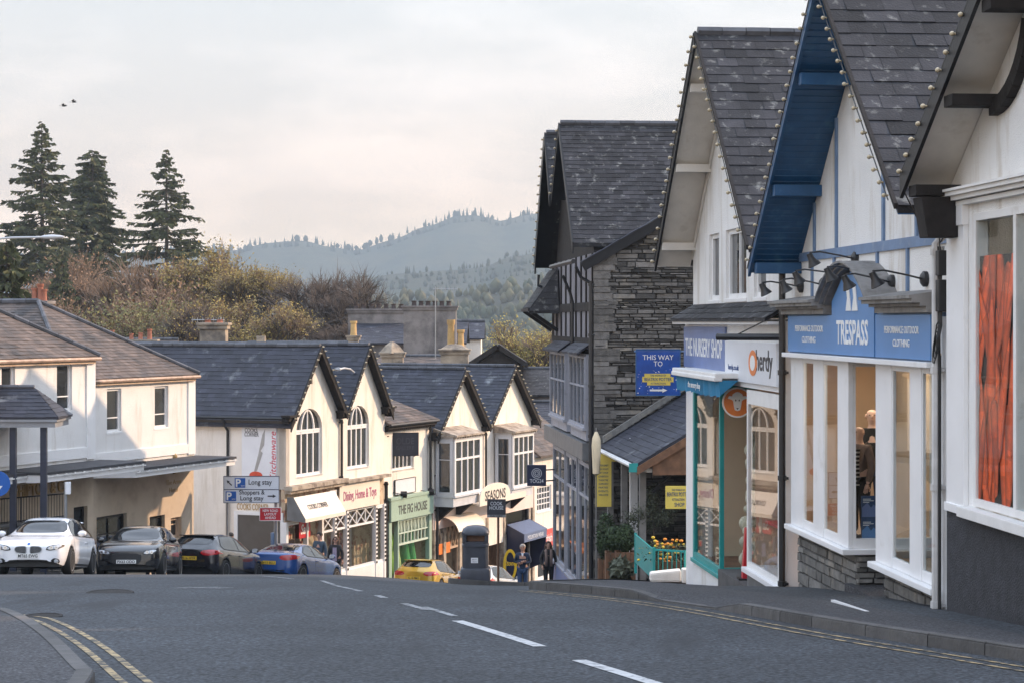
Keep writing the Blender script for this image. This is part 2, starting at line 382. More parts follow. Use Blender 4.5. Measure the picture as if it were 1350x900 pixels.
for j in range(len(ysf) - 1):
    for i in range(nx - 1): f.append((j * nx + i, j * nx + i + 1, (j + 1) * nx + i + 1, (j + 1) * nx + i))
me = bpy.data.meshes.new('ground'); me.from_pydata(v, [], f); tag(link_mesh('ground', me, M['earth']), kind='structure')

def resample(pts, step):
    out = [pts[0]]
    for a, b in zip(pts, pts[1:]):
        k = max(1, round((b - a).length / step))
        out += [lerp(a, b, i / k) for i in range(1, k + 1)]
    return out
def smooth_poly(pts, it=2):
    for _ in range(it):
        q = [pts[0]]
        for a, b in zip(pts, pts[1:]): q += [lerp(a, b, .25), lerp(a, b, .75)]
        pts = q + [pts[-1]]
    return pts
def pavement(kline, inner, hfun=None, nacross=8, side=1, hin=.125):
    """raised walkway between a kerb line and an inner line with as many points; a row of kerb stones along the first"""
    top = lambda p, h: V((p.x, p.y, gz(p.x, p.y) + h))
    n = len(kline); m = MB(); idx = []
    for i in range(n):
        h = hfun(kline[i]) if hfun else .12
        a, b = kline[i], inner[i]; row = []
        for k in range(nacross + 1):
            t = k / nacross; p = lerp(a, b, t); row.append(top(p, lerp(lerp(h, .125, min(1, t * 4)), hin, t) - .004))
        idx.append(row)
    for i in range(n - 1):
        for k in range(nacross): m.poly([idx[i][k], idx[i][k + 1], idx[i + 1][k + 1], idx[i + 1][k]])
    o = m.build('pavement', M['pave'], smooth=True); tag(o, kind='structure')
    kb = MB(); rs = resample(kline, .3); L = len(rs); acc = 0
    for i in range(L - 1):
        a, b = rs[i], rs[i + 1]; d = (b - a)
        if d.length < 1e-6: continue
        nn = V((-d.y, d.x)).normalized() * side * .14
        h0 = hfun(rs[i]) if hfun else .12; h1 = hfun(rs[i + 1]) if hfun else .12
        if i % 3 == 0: tn = R.random()
        gap = .012 if i % 3 == 0 else 0
        a = a + d * (gap / max(d.length, 1e-6))
        q = [top(a, -.03), top(b, -.03), top(b, h1 - .02), top(a, h0 - .02)]
        c = [top(a + nn * .12, h0 + .003), top(b + nn * .12, h1 + .003), top(b + nn, h1 + .003), top(a + nn, h0 + .003)]
        kb.poly(q, tn); kb.poly([q[3], q[2], c[1], c[0]], tn); kb.poly([c[0], c[1], c[2], c[3]], tn)
    tag(kb.build('kerb', M['kerb']), kind='structure')
# right-hand pavement: kerb seen in the photograph, then the side-street mouth
RK = [V((7.3, 8.5))] + [gp(*p) for p in ((1350, 872), (1115, 835), (955, 805), (865, 792), (780, 783), (708, 777))]
tip = RK[-1]
RK = smooth_poly(RK, 2) + [tip + V((-.12, .5)), tip + V((.1, 1.4)), tip + V((.7, 2.6)), V((1.9, 36)), V((2.6, 39)), V((2.75, 43))]
RK = resample(RK, .5)
def inner_right(p): return V((7.28 - .0876 * p.y + .9, p.y))
def dropk(t):
    y = 17 * 0 + t
    return .12
yy = [p.y for p in RK]; nR = len(RK)
ya, yb = gp(955, 805).y, gp(865, 792).y
def hR(p):
    y = p.y
    return .12 - .095 * sstep(ya - .6, ya + .4, y) * (1 - sstep(yb - .3, yb + .9, y))
pavement(RK, [inner_right(p) for p in RK], hR, 10, side=-1, hin=-.09)
# pavement island with the bin, running on in front of the slate building
IK = [V((4.4, 43.2)), V((2, 43.2)), V((.4, 43.2)), V((-1.1, 43.3)), V((-1.45, 44)), V((-1.4, 47)), V((-1.2, 52)), V((-.7, 60)), V((.1, 67)), V((1.2, 72)), V((3.4, 78)), V((7.5, 88))]
IK = resample(smooth_poly(IK, 1), .6)
II = []
for i, p in enumerate(IK):
    II.append(V((max(9.5, p.x + 2), max(43.3, p.y) + .02 * i)))
pavement(IK, II, None, 14, side=-1)
# left-hand near pavement
LK = [V((-2.3, 8.5)), gp(128, 905), gp(120, 900), gp(75, 852), gp(30, 822), gp(0, 812), V((-8.4, 24.6)), V((-12, 27)), V((-18, 29))]
LK = resample(smooth_poly(LK, 2), .4)
pavement(LK, [V((p.x - 9 - .1 * i, p.y - 7)) for i, p in enumerate(LK)], None, 8, side=1)
# far left pavement along the shop fronts
FK = []; FI = []
for u in fr(44, 122, 1.0):
    a = FL.pt(u, 1.75 if u > 62.5 else 3.0, 0); b = FL.pt(u, -1.0, 0); FK.append(a.xy.copy()); FI.append(b.xy.copy())
pavement(FK, FI, None, 5, side=1)

def strip(m, pts, w, dz=.006):
    pts = resample(pts, .35)
    for i in range(len(pts) - 1):
        a, b = pts[i], pts[i + 1]; d0 = (pts[min(i + 1, len(pts) - 1)] - pts[max(i - 1, 0)]).normalized(); d1 = (pts[min(i + 2, len(pts) - 1)] - a).normalized()
        n0 = V((-d0.y, d0.x)) * w / 2; n1 = V((-d1.y, d1.x)) * w / 2
        g = lambda p: V((p.x, p.y, gz(p.x, p.y) + dz))
        m.poly([g(a - n0), g(b - n1), g(b + n1), g(a + n0)])
def offset(pts, k):
    out = []
    for i, p in enumerate(pts):
        d = (pts[min(i + 1, len(pts) - 1)] - pts[max(i - 1, 0)]).normalized(); out.append(p + V((-d.y, d.x)) * k)
    return out
for seg in (((603, 818), (712, 852)), ((763, 870), (905, 914)), ((497, 784.5), (508, 788)), ((532, 795), (562, 803.5))):
    m = MB(); strip(m, [gp(*seg[0]), gp(*seg[1])], .13 if seg[0][0] > 600 else .10); tag(m.build('road_marking', M['mark'] if seg[0][0] > 600 else M['markfaint']), kind='structure')
for seg in (((345, 759), (385, 762.5)), ((424, 765), (440, 770.5)), ((440, 771), (476, 779)), ((560, 800), (600, 812))):
    m = MB(); strip(m, [gp(*seg[0]), gp(*seg[1])], .09); tag(m.build('road_marking', M['markfaint']), kind='structure')
m = MB()                                           # worn hatch box by the cars
for i in range(9):
    a = gp(228 + i * 7, 774.5 + .1 * i); strip(m, [a, a + V((.22, .32))], .05)
strip(m, [gp(226, 776), gp(292, 772.5)], .03)
tag(m.build('road_marking', M['markfaint']), kind='structure')
m = MB(); kk = [p for p in LK if p.y < 25.5]
for k in (-.23, -.42): strip(m, offset(kk, k), .065)
tag(m.build('road_marking', M['ymark']), kind='structure')
m = MB(); kk = [p for p in RK if p.y < tip.y - .2]
for k in (.26, .46): strip(m, offset(kk, k), .055)
tag(m.build('road_marking', M['ymark']), kind='structure')
# iron covers set in the carriageway
for (px, py, r, nm) in ((145, 781, .34, 'oval iron drain cover in the carriageway beyond the left kerb'), (57, 812, .22, 'small iron gully grate beside the left double yellow lines')):
    p = gp(px, py); m = MB(); z = gz(p.x, p.y)
    for k in range(1): m.lathe([(r, .002), (r, .012), (r * .86, .014), (r * .84, .009), (r * .2, .009)], (p.x, p.y, z), 20)
    tag(m.build('drain_cover', M['timber']), nm, 'drain cover')

# ------------------------------------------------------------------ hills, woods and haze
def hill(prof, d, depth, base, seed, name, mat, amp):
    """a wooded fell: ridge line given by photo pixels at distance d, falling towards the viewer and away behind"""
    rows = 26; v = []; f = []; n = len(prof); xs = []
    P0 = [((px - CX) * d / FPX, (HY - py) * d / FPX) for px, py in prof]
    x0, x1 = P0[0][0], P0[-1][0]; step = d / 330; N = int((x1 - x0) / step)
    def zr(x):
        for (a, za), (b, zb) in zip(P0, P0[1:]):
            if a <= x <= b: return lerp(za, zb, sstep(0, 1, (x - a) / (b - a)) * .5 + .5 * (x - a) / (b - a))
        return P0[-1][1]
    pts = []
    for j in range(rows + 8):
        t = (j - 8) / rows                      # <0 behind the ridge
        for i in range(N + 1):
            x = x0 + (x1 - x0) * i / N; y = d - depth * t
            fall = (1 - max(0, t)) ** 1.25 if t >= 0 else 1 + 2.2 * t * (1 + .2 * t)
            q = noise.noise(V((x / (d * .05) + seed, y / (d * .05), seed))) * amp * min(1, abs(t) * 4) + noise.noise(V((x / (d * .012), y / (d * .012), seed))) * amp * .25
            z = base + (zr(x) - base) * fall + q
            v.append((x, y, z)); pts.append((x, y, z, t))
    for j in range(rows + 7):
        for i in range(N): a = j * (N + 1) + i; f.append((a, a + 1, a + N + 2, a + N + 1))
    me = bpy.data.meshes.new(name); me.from_pydata(v, [], f); me.polygons.foreach_set('use_smooth', [True] * len(f))
    tag(link_mesh(name, me, mat), kind='structure'); return pts
def forest(pts, count, h0, h1, mat, seed, label, sub=None, conif=.6):
    """the wood on a fell: far too many trees to count, as one mass"""
    r = random.Random(seed); m = MB(); c = [p for p in pts if -.05 <= p[3] <= .95 and (sub is None or sub(p))]
    for _ in range(count):
        x, y, z, t = r.choice(c); x += r.uniform(-8, 8); h = r.uniform(h0, h1); tn = r.random()
        if r.random() < conif: m.lathe([(h * .20, 0), (h * .13, h * .4), (h * .03, h)], (x, y, z - h * .1), 5, tn)
        else: q_ = r.uniform(.26, .42); m.lathe([(h * .14, 0), (h * q_, h * .35), (h * q_ * .8, h * .62), (h * .06, h * r.uniform(.8, .95))], (x + r.uniform(-2, 2), y, z - h * .1), 5, tn)
    tag(m.build('forest', mat, smooth=True), label, 'forest', kind='stuff')
M['fell'] = pm('fell_heath', (.04, .05, .03), .95, .15, .004, col2=(.06, .055, .034), s2=.006)
M['wood'] = pm('mixed_woodland', (.04, .05, .03), .95, .15, .006, tone=.10, col2=(.055, .056, .034), s2=.012, th=(.5, .62))
M['wood2'] = pm('lower_woodland', (.05, .062, .032), .95, .2, .012, tone=.25, col2=(.12, .10, .045), s2=.02, th=(.46, .6))
M['wood0'] = pm('distant_woodland', (.04, .05, .032), .95, .4, .05, col2=(.075, .07, .04), s2=.012, th=(.45, .6))
ridge = [(-400, 350), (-150, 340), (100, 338), (310, 330), (350, 321), (400, 318), (440, 326), (470, 331), (510, 319), (560, 300), (600, 286), (628, 283), (660, 291), (690, 284), (720, 279), (800, 268), (950, 280), (1200, 320), (1500, 345), (1800, 350)]
p1 = hill(ridge, 3300, 900, -60, 3.1, 'hills', M['wood0'], 9)
forest(p1, 1500, 7, 15, M['wood'], 1, 'conifers along the crest of the far blue fell', sub=lambda p: p[3] < .05, conif=.75)
mid = [(-300, 400), (200, 392), (380, 385), (450, 372), (520, 362), (600, 356), (640, 352), (675, 338), (715, 332), (800, 318), (1000, 335), (1300, 372), (1600, 395)]
p2 = hill(mid, 1900, 500, -55, 8.3, 'hills', M['fell'], 6)
forest(p2, 9000, 3, 8, M['wood'], 2, 'hazy mixed woodland on the nearer hill shoulder', conif=.45)
lowr = [(-300, 425), (300, 420), (460, 408), (520, 398), (590, 392), (650, 388), (690, 380), (760, 370), (1000, 395), (1500, 420)]
p3 = hill(lowr, 1050, 330, -50, 5.7, 'hills', M['fell'], 4)
forest(p3, 6500, 4, 9, M['wood2'], 4, 'pale spring woodland on the low ground by the lake', conif=.15)
def haze():
    m = MB(); m.box(FW, -2600, 2600, -45, 4600, -130, 340)
    mt = bpy.data.materials.new('haze_air'); mt.use_nodes = True; t = mt.node_tree; n = t.nodes; n.clear()
    o = n.new('ShaderNodeOutputMaterial'); p = n.new('ShaderNodeVolumePrincipled')
    p.inputs['Color'].default_value = (.385, .475, .565, 1); p.inputs['Density'].default_value = .00032; p.inputs['Anisotropy'].default_value = .2
    t.links.new(p.outputs[0], o.inputs['Volume'])
    o_ = m.build('haze', mt); b2 = bmesh.new(); b2.from_mesh(o_.data); bmesh.ops.remove_doubles(b2, verts=b2.verts, dist=1e-3); bmesh.ops.recalc_face_normals(b2, faces=b2.faces); b2.to_mesh(o_.data); b2.free()
    return tag(o_, 'pale evening haze over the valley', 'haze', kind='stuff')
haze()
# ------------------------------------------------------------------ building kit
def wall(name, F, outline, holes, n, thick, mat, parent, reveal=.16, tone=.5):
    """wall skin in the facade plane with real openings (reveals) and outer edges"""
    loops = [[V((u, z, 0)) for u, z in outline]] + [[V((u, z, 0)) for u, z in h] for h in holes]
    flat = [p for l in loops for p in l]; m = MB()
    for tri in geometry.tessellate_polygon(loops): m.poly([F.pt(flat[i].x, n, flat[i].y) for i in tri], tone)
    for k, l in enumerate(loops):
        dp = thick if k == 0 else reveal
        for a, b in zip(l, l[1:] + l[:1]):
            m.poly([F.pt(a.x, n, a.y), F.pt(b.x, n, b.y), F.pt(b.x, n - dp, b.y), F.pt(a.x, n - dp, a.y)], tone)
    return m.build(name, mat, parent)
def rect(u0, u1, z0, z1): return [(u0, z0), (u1, z0), (u1, z1), (u0, z1)]
def archpts(u0, u1, z0, zs, z1, k=10):
    c = (u0 + u1) / 2; a = (u1 - u0) / 2
    return [(u0, z0), (u1, z0)] + [(c + a * math.cos(math.pi * i / k), zs + (z1 - zs) * math.sin(math.pi * i / k)) for i in range(k + 1)]
def window(F, u0, u1, z0, z1, n, parent, cols=2, rows=2, fw=.06, bar=.035, d=.07, fm='paint', gm='dglass', sill=.08, name='window', rowz=None, sillm=None, curtain=0):
    if u0 > u1: u0, u1 = u1, u0
    m = MB()
    m.box(F, u0, u0 + fw, n - d, n, z0, z1); m.box(F, u1 - fw, u1, n - d, n, z0, z1)
    m.box(F, u0 + fw, u1 - fw, n - d, n - .002, z0, z0 + fw); m.box(F, u0 + fw, u1 - fw, n - d, n - .002, z1 - fw, z1)
    for i in range(1, cols):
        c = lerp(u0 + fw, u1 - fw, i / cols); m.box(F, c - bar / 2, c + bar / 2, n - d * .8, n - .012, z0 + fw, z1 - fw)
    for i in (rowz if rowz else [j / rows for j in range(1, rows)]):
        c = lerp(z0 + fw, z1 - fw, i); m.box(F, u0 + fw, u1 - fw, n - d * .8, n - .016, c - bar / 2, c + bar / 2)
    w = m.build(name, M[fm], parent)
    g = MB(); g.box(F, u0 + fw * .6, u1 - fw * .6, n - d - .012, n - d * .72, z0 + fw * .6, z1 - fw * .6); g.build('pane', M[gm], w)
    if curtain:
        g = MB(); cw = (u1 - u0) * .22; k = 8
        for a, b in ((u0 + fw, u0 + fw + cw), (u1 - fw - cw, u1 - fw)):
            for i in range(k):
                ua, ub = lerp(a, b, i / k), lerp(a, b, (i + 1) / k)
                g.poly([F.pt(ua, n - d - .08 - .02 * (i % 2), z0), F.pt(ub, n - d - .08 - .02 * ((i + 1) % 2), z0), F.pt(ub, n - d - .08 - .02 * ((i + 1) % 2), z1), F.pt(ua, n - d - .08 - .02 * (i % 2), z1)])
        g.build('curtain', M['curtain'], w)
    if sill:
        s = MB(); s.box(F, u0 - .05, u1 + .05, n - d, n + sill, z0 - .075, z0 - .003); s.build('sill', M[sillm or fm], w, bevel=.008)
    return w
def slates(mb, eL, eR, rL, rR, gauge=.2, width=.3, lift=.014):
    eL, eR, rL, rR = map(V, (eL, eR, rL, rR))
    nrm = (eR - eL).cross(rL - eL) if (rL - eL).length > .01 else (eR - eL).cross(rR - eL)
    nrm.normalize()
    if nrm.z < 0: nrm = -nrm
    n = max(1, round(max((rL - eL).length * 0 + ((rL + rR) / 2 - (eL + eR) / 2).length, .1) / gauge))
    for i in range(n):
        t0 = i / n; t1 = min(1.0, (i + 1.25) / n)
        l0, r0, l1, r1 = lerp(eL, rL, t0), lerp(eR, rR, t0), lerp(eL, rL, t1), lerp(eR, rR, t1)
        w = (r0 - l0).length
        if w < .05: continue
        k = max(1, round(w / width)); off = .5 if i % 2 else 0; bs = [0.0]
        for j in range(k + 1):
            b = (j + off + R.uniform(-.12, .12)) / k
            if .15 / k < b < 1 - .15 / k: bs.append(b)
        bs.append(1.0); rowt = R.uniform(-.06, .06)
        for a, b in zip(bs, bs[1:]):
            e = .0035 / w; lf = lift * R.uniform(.7, 1.5); dr = R.uniform(-.012, .012)
            p0 = lerp(l0, r0, a + e) + nrm * lf; p1 = lerp(l0, r0, b - e) + nrm * lf * R.uniform(.85, 1.15); p2 = lerp(l1, r1, b - e) + nrm * .002; p3 = lerp(l1, r1, a + e) + nrm * .002
            dn = (p3 - p0).normalized() * dr; p0 += dn; p1 += dn; tn = min(1, max(0, R.gauss(.5, .22) + rowt))
            mb.poly([p0, p1, p2, p3], tn); mb.poly([p0, p1, p1 - nrm * lf, p0 - nrm * lf], tn)
def roof_slab(name, quads, mat, parent, gauge=.2, width=.3, th=.09, lift=.014):
    """slate-hung slopes: every slate in one mesh over a solid slab"""
    m = MB()
    for eL, eR, rL, rR in quads:
        slates(m, eL, eR, rL, rR, gauge, width, lift)
        q = [V(eL), V(eR), V(rR), V(rL)]
        if (q[2] - q[3]).length < .02: q = q[:3]
        m.prism(q, (0, 0, -th), .35)
    return m.build(name, mat, parent)
def ridge_tiles(a, b, parent, r=.10, mat='ridge', step=.45):
    a, b = V(a), V(b); L = (b - a).length; k = max(1, round(L / step)); m = MB()
    for i in range(k):
        p, q = lerp(a, b, i / k), lerp(a, b, (i + .97) / k)
        m.tube([p, q], r * R.uniform(.95, 1.04), 7, R.random())
    return m.build('ridge', M[mat], parent)
def gable_roof(F, uA, zA, uN, zN, uX, zX, nf, nb, parent, mat='slate', barge='black', soff='soffit', gauge=.2, width=.3, ov=.5, bh=.24, bhn=None, sides='NX', kick=0, soffit_part=True):
    """pitched roof with its ridge at right angles to the street; N the near slope, X the far one"""
    p = F.pt; quads = []
    for s, uE, zE in (('N', uN, zN), ('X', uX, zX)):
        if s in sides: quads.append((p(uE, nf, zE), p(uE, nb, zE), p(uA, nf, zA), p(uA, nb, zA)))
    rf = roof_slab('roof', quads, M[mat], parent, gauge, width)
    ridge_tiles(p(uA, nf - .02, zA + .03), p(uA, nb, zA + .03), rf, .09)
    for s, uE, zE in (('N', uN, zN), ('X', uX, zX)):
        if s not in sides: continue
        h_ = bhn if (bhn and s == 'N') else bh
        b = MB(); b.prism([p(uA, nf + .002, zA + .03), p(uE, nf + .002, zE + .03), p(uE, nf + .002, zE + .03 - h_), p(uA, nf + .002, zA + .03 - h_)], F.N * .045); b.build('barge_board', M['timber' if h_ == bhn else barge], parent)
        if soffit_part:
            b = MB(); k = .012
            b.prism([p(uA, nf, zA - .095), p(uE, nf, zE - .095), p(uE, nf - ov, zE - .095), p(uA, nf - ov, zA - .095)], (0, 0, -k))
            # board joints
            b.build('soffit', M[soff], parent)
    return rf
def bulb_string(label, pts, parent_n, spacing=.28, r=.035, group='festoon lights along the gable edges', start=.1):
    """festoon of small cream bulbs on a cable"""
    pts = [V(p) for p in pts]; t = thing('festoon_lights', label, 'string lights', pts[0], group)
    cb = MB(); cb.tube(pts, .009, 4); cb.build('cable', M['iron'], t)
    first = None; acc = start
    for a, b in zip(pts, pts[1:]):
        L = (b - a).length
        while acc < L:
            c = lerp(a, b, acc / L)
            if first is None:
                m = MB(); m.ball((0, 0, 0), r, 8, 6); m.lathe([(r * .45, -r * 1.9), (r * .5, -r * .6)], (0, 0, 0), 6)
                o0 = ORG[t.name]; first = m.build('bulb', M['bulb'], None, smooth=True); first.parent = t; first.location = c - o0 + parent_n * .04
                first.rotation_euler = (rad(90), 0, rad(-90))
            else:
                o = first.copy(); COL.objects.link(o); o.parent = t; o.location = c - ORG[t.name] + parent_n * R.uniform(.03, .055)
            acc += spacing * R.uniform(.93, 1.07)
        acc -= L
    return t
def text(s, F3, c, h, mat, parent, width=None, ext=.006, bold=0.0, name='lettering', align='CENTER', shear=0, spacing=1.0, squeeze=None):
    """raised lettering: F3 = (right, up, out) unit vectors, c = middle of the line"""
    cu = bpy.data.curves.new('text', 'FONT'); cu.body = s; cu.align_x = align; cu.align_y = 'CENTER'; cu.extrude = .5 * ext / h; cu.offset = bold; cu.shear = shear; cu.space_character = spacing
    cu.resolution_u = 3
    o = bpy.data.objects.new('text', cu); COL.objects.link(o)
    dg = bpy.context.evaluated_depsgraph_get(); me = bpy.data.meshes.new_from_object(o.evaluated_get(dg))
    bpy.data.objects.remove(o); bpy.data.curves.remove(cu)
    me.name = name
    xs = [v.co.x for v in me.vertices]; ys = [v.co.y for v in me.vertices]
    if not xs: return None
    k = h / .72; kx = k
    if width: kx = width / (max(xs) - min(xs))
    cx = (max(xs) + min(xs)) / 2 if align == 'CENTER' else 0; cy = (max(ys) + min(ys)) / 2
    r_, u_, n_ = [V(q).normalized() for q in F3]; c = V(c) - org(parent)
    for v in me.vertices: v.co = c + r_ * ((v.co.x - cx) * kx) + u_ * ((v.co.y - cy) * k) + n_ * (v.co.z * h)
    return link_mesh(name, me, M[mat] if isinstance(mat, str) else mat, parent)
def ftext(s, F, u, z, n, h, mat, parent, **k):
    """lettering on a facade; read from the street side"""
    right = F.U if F.U.cross(V((0, 0, 1))).dot(F.N) > 0 else -F.U
    return text(s, (right, (0, 0, 1), F.N), F.pt(u, n, z), h, mat, parent, **k)
def stones(mb, F, u0, u1, zlo, ztop, n, hr=(.07, .2), wr=(.2, .8), prot=.04, rnd=None):
    """coursed rubble: every stone its own block of one wall mesh; ztop(u), zlo(u) bound it"""
    r = rnd or R; z = min(zlo(u0), zlo(u1)); zmax = max(ztop(u0), ztop(u1))
    while z < zmax:
        h = r.uniform(*hr); u = min(u0, u1) - r.uniform(0, .2); ue = max(u0, u1)
        while u < ue:
            w = r.uniform(*wr) * (.6 + h / hr[1]); a, b = max(u, min(u0, u1)), min(u + w, ue); c = (a + b) / 2
            zt = min(z + h, ztop(c)); zb = max(z, zlo(c))
            if zt - zb > .02 and b - a > .03:
                g = .009; q = r.uniform(0, prot); j = lambda s=.012: r.uniform(-s, s)
                p = [F.pt(a + g, n - .05, zb + g), F.pt(b - g, n - .05, zb + g), F.pt(b - g, n - .05, zt - g), F.pt(a + g, n - .05, zt - g)]
                f = [F.pt(a + g + .012 + j(), n + q + j(.006), zb + g + .006 + j(.007)), F.pt(b - g - .012 + j(), n + q + j(.006), zb + g + .006 + j(.012)), F.pt(b - g - .012 + j(), n + q + j(.006), zt - g - .006 + j(.012)), F.pt(a + g + .012 + j(), n + q + j(.006), zt - g - .006 + j(.007))]
                tn = min(1, max(0, r.gauss(.45, .27)))
                mb.poly(f, tn)
                for i in range(4): k = (i + 1) % 4; mb.poly([p[i], p[k], f[k], f[i]], tn)
            u += w
        z += h
def pipe(F, u, n, z0, z1, parent, r=.05, mat='iron', name='downpipe', shoes=(), top=None):
    m = MB(); pts = [F.pt(u, n, z0), F.pt(u, n, z1)]
    if top: pts += [V(q) for q in top]
    m.tube(pts, r, 8)
    k = max(1, int((z1 - z0) / 1.4))
    for i in range(k + 1):
        zz = lerp(z0 + .15, z1 - .1, i / max(1, k)); m.tube([F.pt(u, n, zz - .04), F.pt(u, n, zz + .04)], r * 1.32, 8)
        m.box(F, u - r * 1.8, u + r * 1.8, n - r - .03, n - r * .4, zz - .02, zz + .02)
    return m.build(name, M[mat], parent, smooth='auto')
def sign_board(name, label, cat, F3, c, w, h, mat, th=.03, group=None, edge=None, round_=0):
    """flat board facing out of F3; returns (thing, placer) where placer(x, y) is a point just in front of it, x and y in -1..1"""
    r_, u_, n_ = [V(q).normalized() for q in F3]; c = V(c)
    t = thing(name, label, cat, c, group); m = MB()
    q = [c + r_ * (a * w / 2) + u_ * (b * h / 2) - n_ * th / 2 for a, b in ((-1, -1), (1, -1), (1, 1), (-1, 1))]
    m.prism(q, n_ * th); m.build('board', M[mat], t, bevel=min(.01, th * .25))
    if edge:
        e = MB(); s = .018
        for a0, b0, a1, b1 in ((-1, -1, 1, -1), (1, -1, 1, 1), (1, 1, -1, 1), (-1, 1, -1, -1)):
            e.beam(c + r_ * (a0 * w / 2) + u_ * (b0 * h / 2) + n_ * th * .3, c + r_ * (a1 * w / 2) + u_ * (b1 * h / 2) + n_ * th * .3, s, th * 1.1, up=tuple(n_))
        e.build('frame', M[edge], t)
    pt = lambda x, y, o=.0: c + r_ * (x * w / 2) + u_ * (y * h / 2) + n_ * (th / 2 + .004 + o)
    return t, pt, (r_, u_, n_)
def shape(pts, pt, F3, mat, parent, name, th=.004, sx=1, sy=1):
    m = MB(); m.prism([pt(x, y) for x, y in pts], V(F3[2]) * th); return m.build(name, M[mat], parent)
CAMF = ((1, 0, 0), (0, 0, 1), (0, -1, 0))          # boards square to the street, facing back up the hill
def facing(F): return (F.U if F.U.cross(V((0, 0, 1))).dot(F.N) > 0 else -F.U, V((0, 0, 1)), F.N)
def gzF(F, u, n=0): p = F.pt(u, n, 0); return gz(p.x, p.y)
# ------------------------------------------------------------------ right row
ru = FR.u; rz = FR.zp
RF = facing(FR)
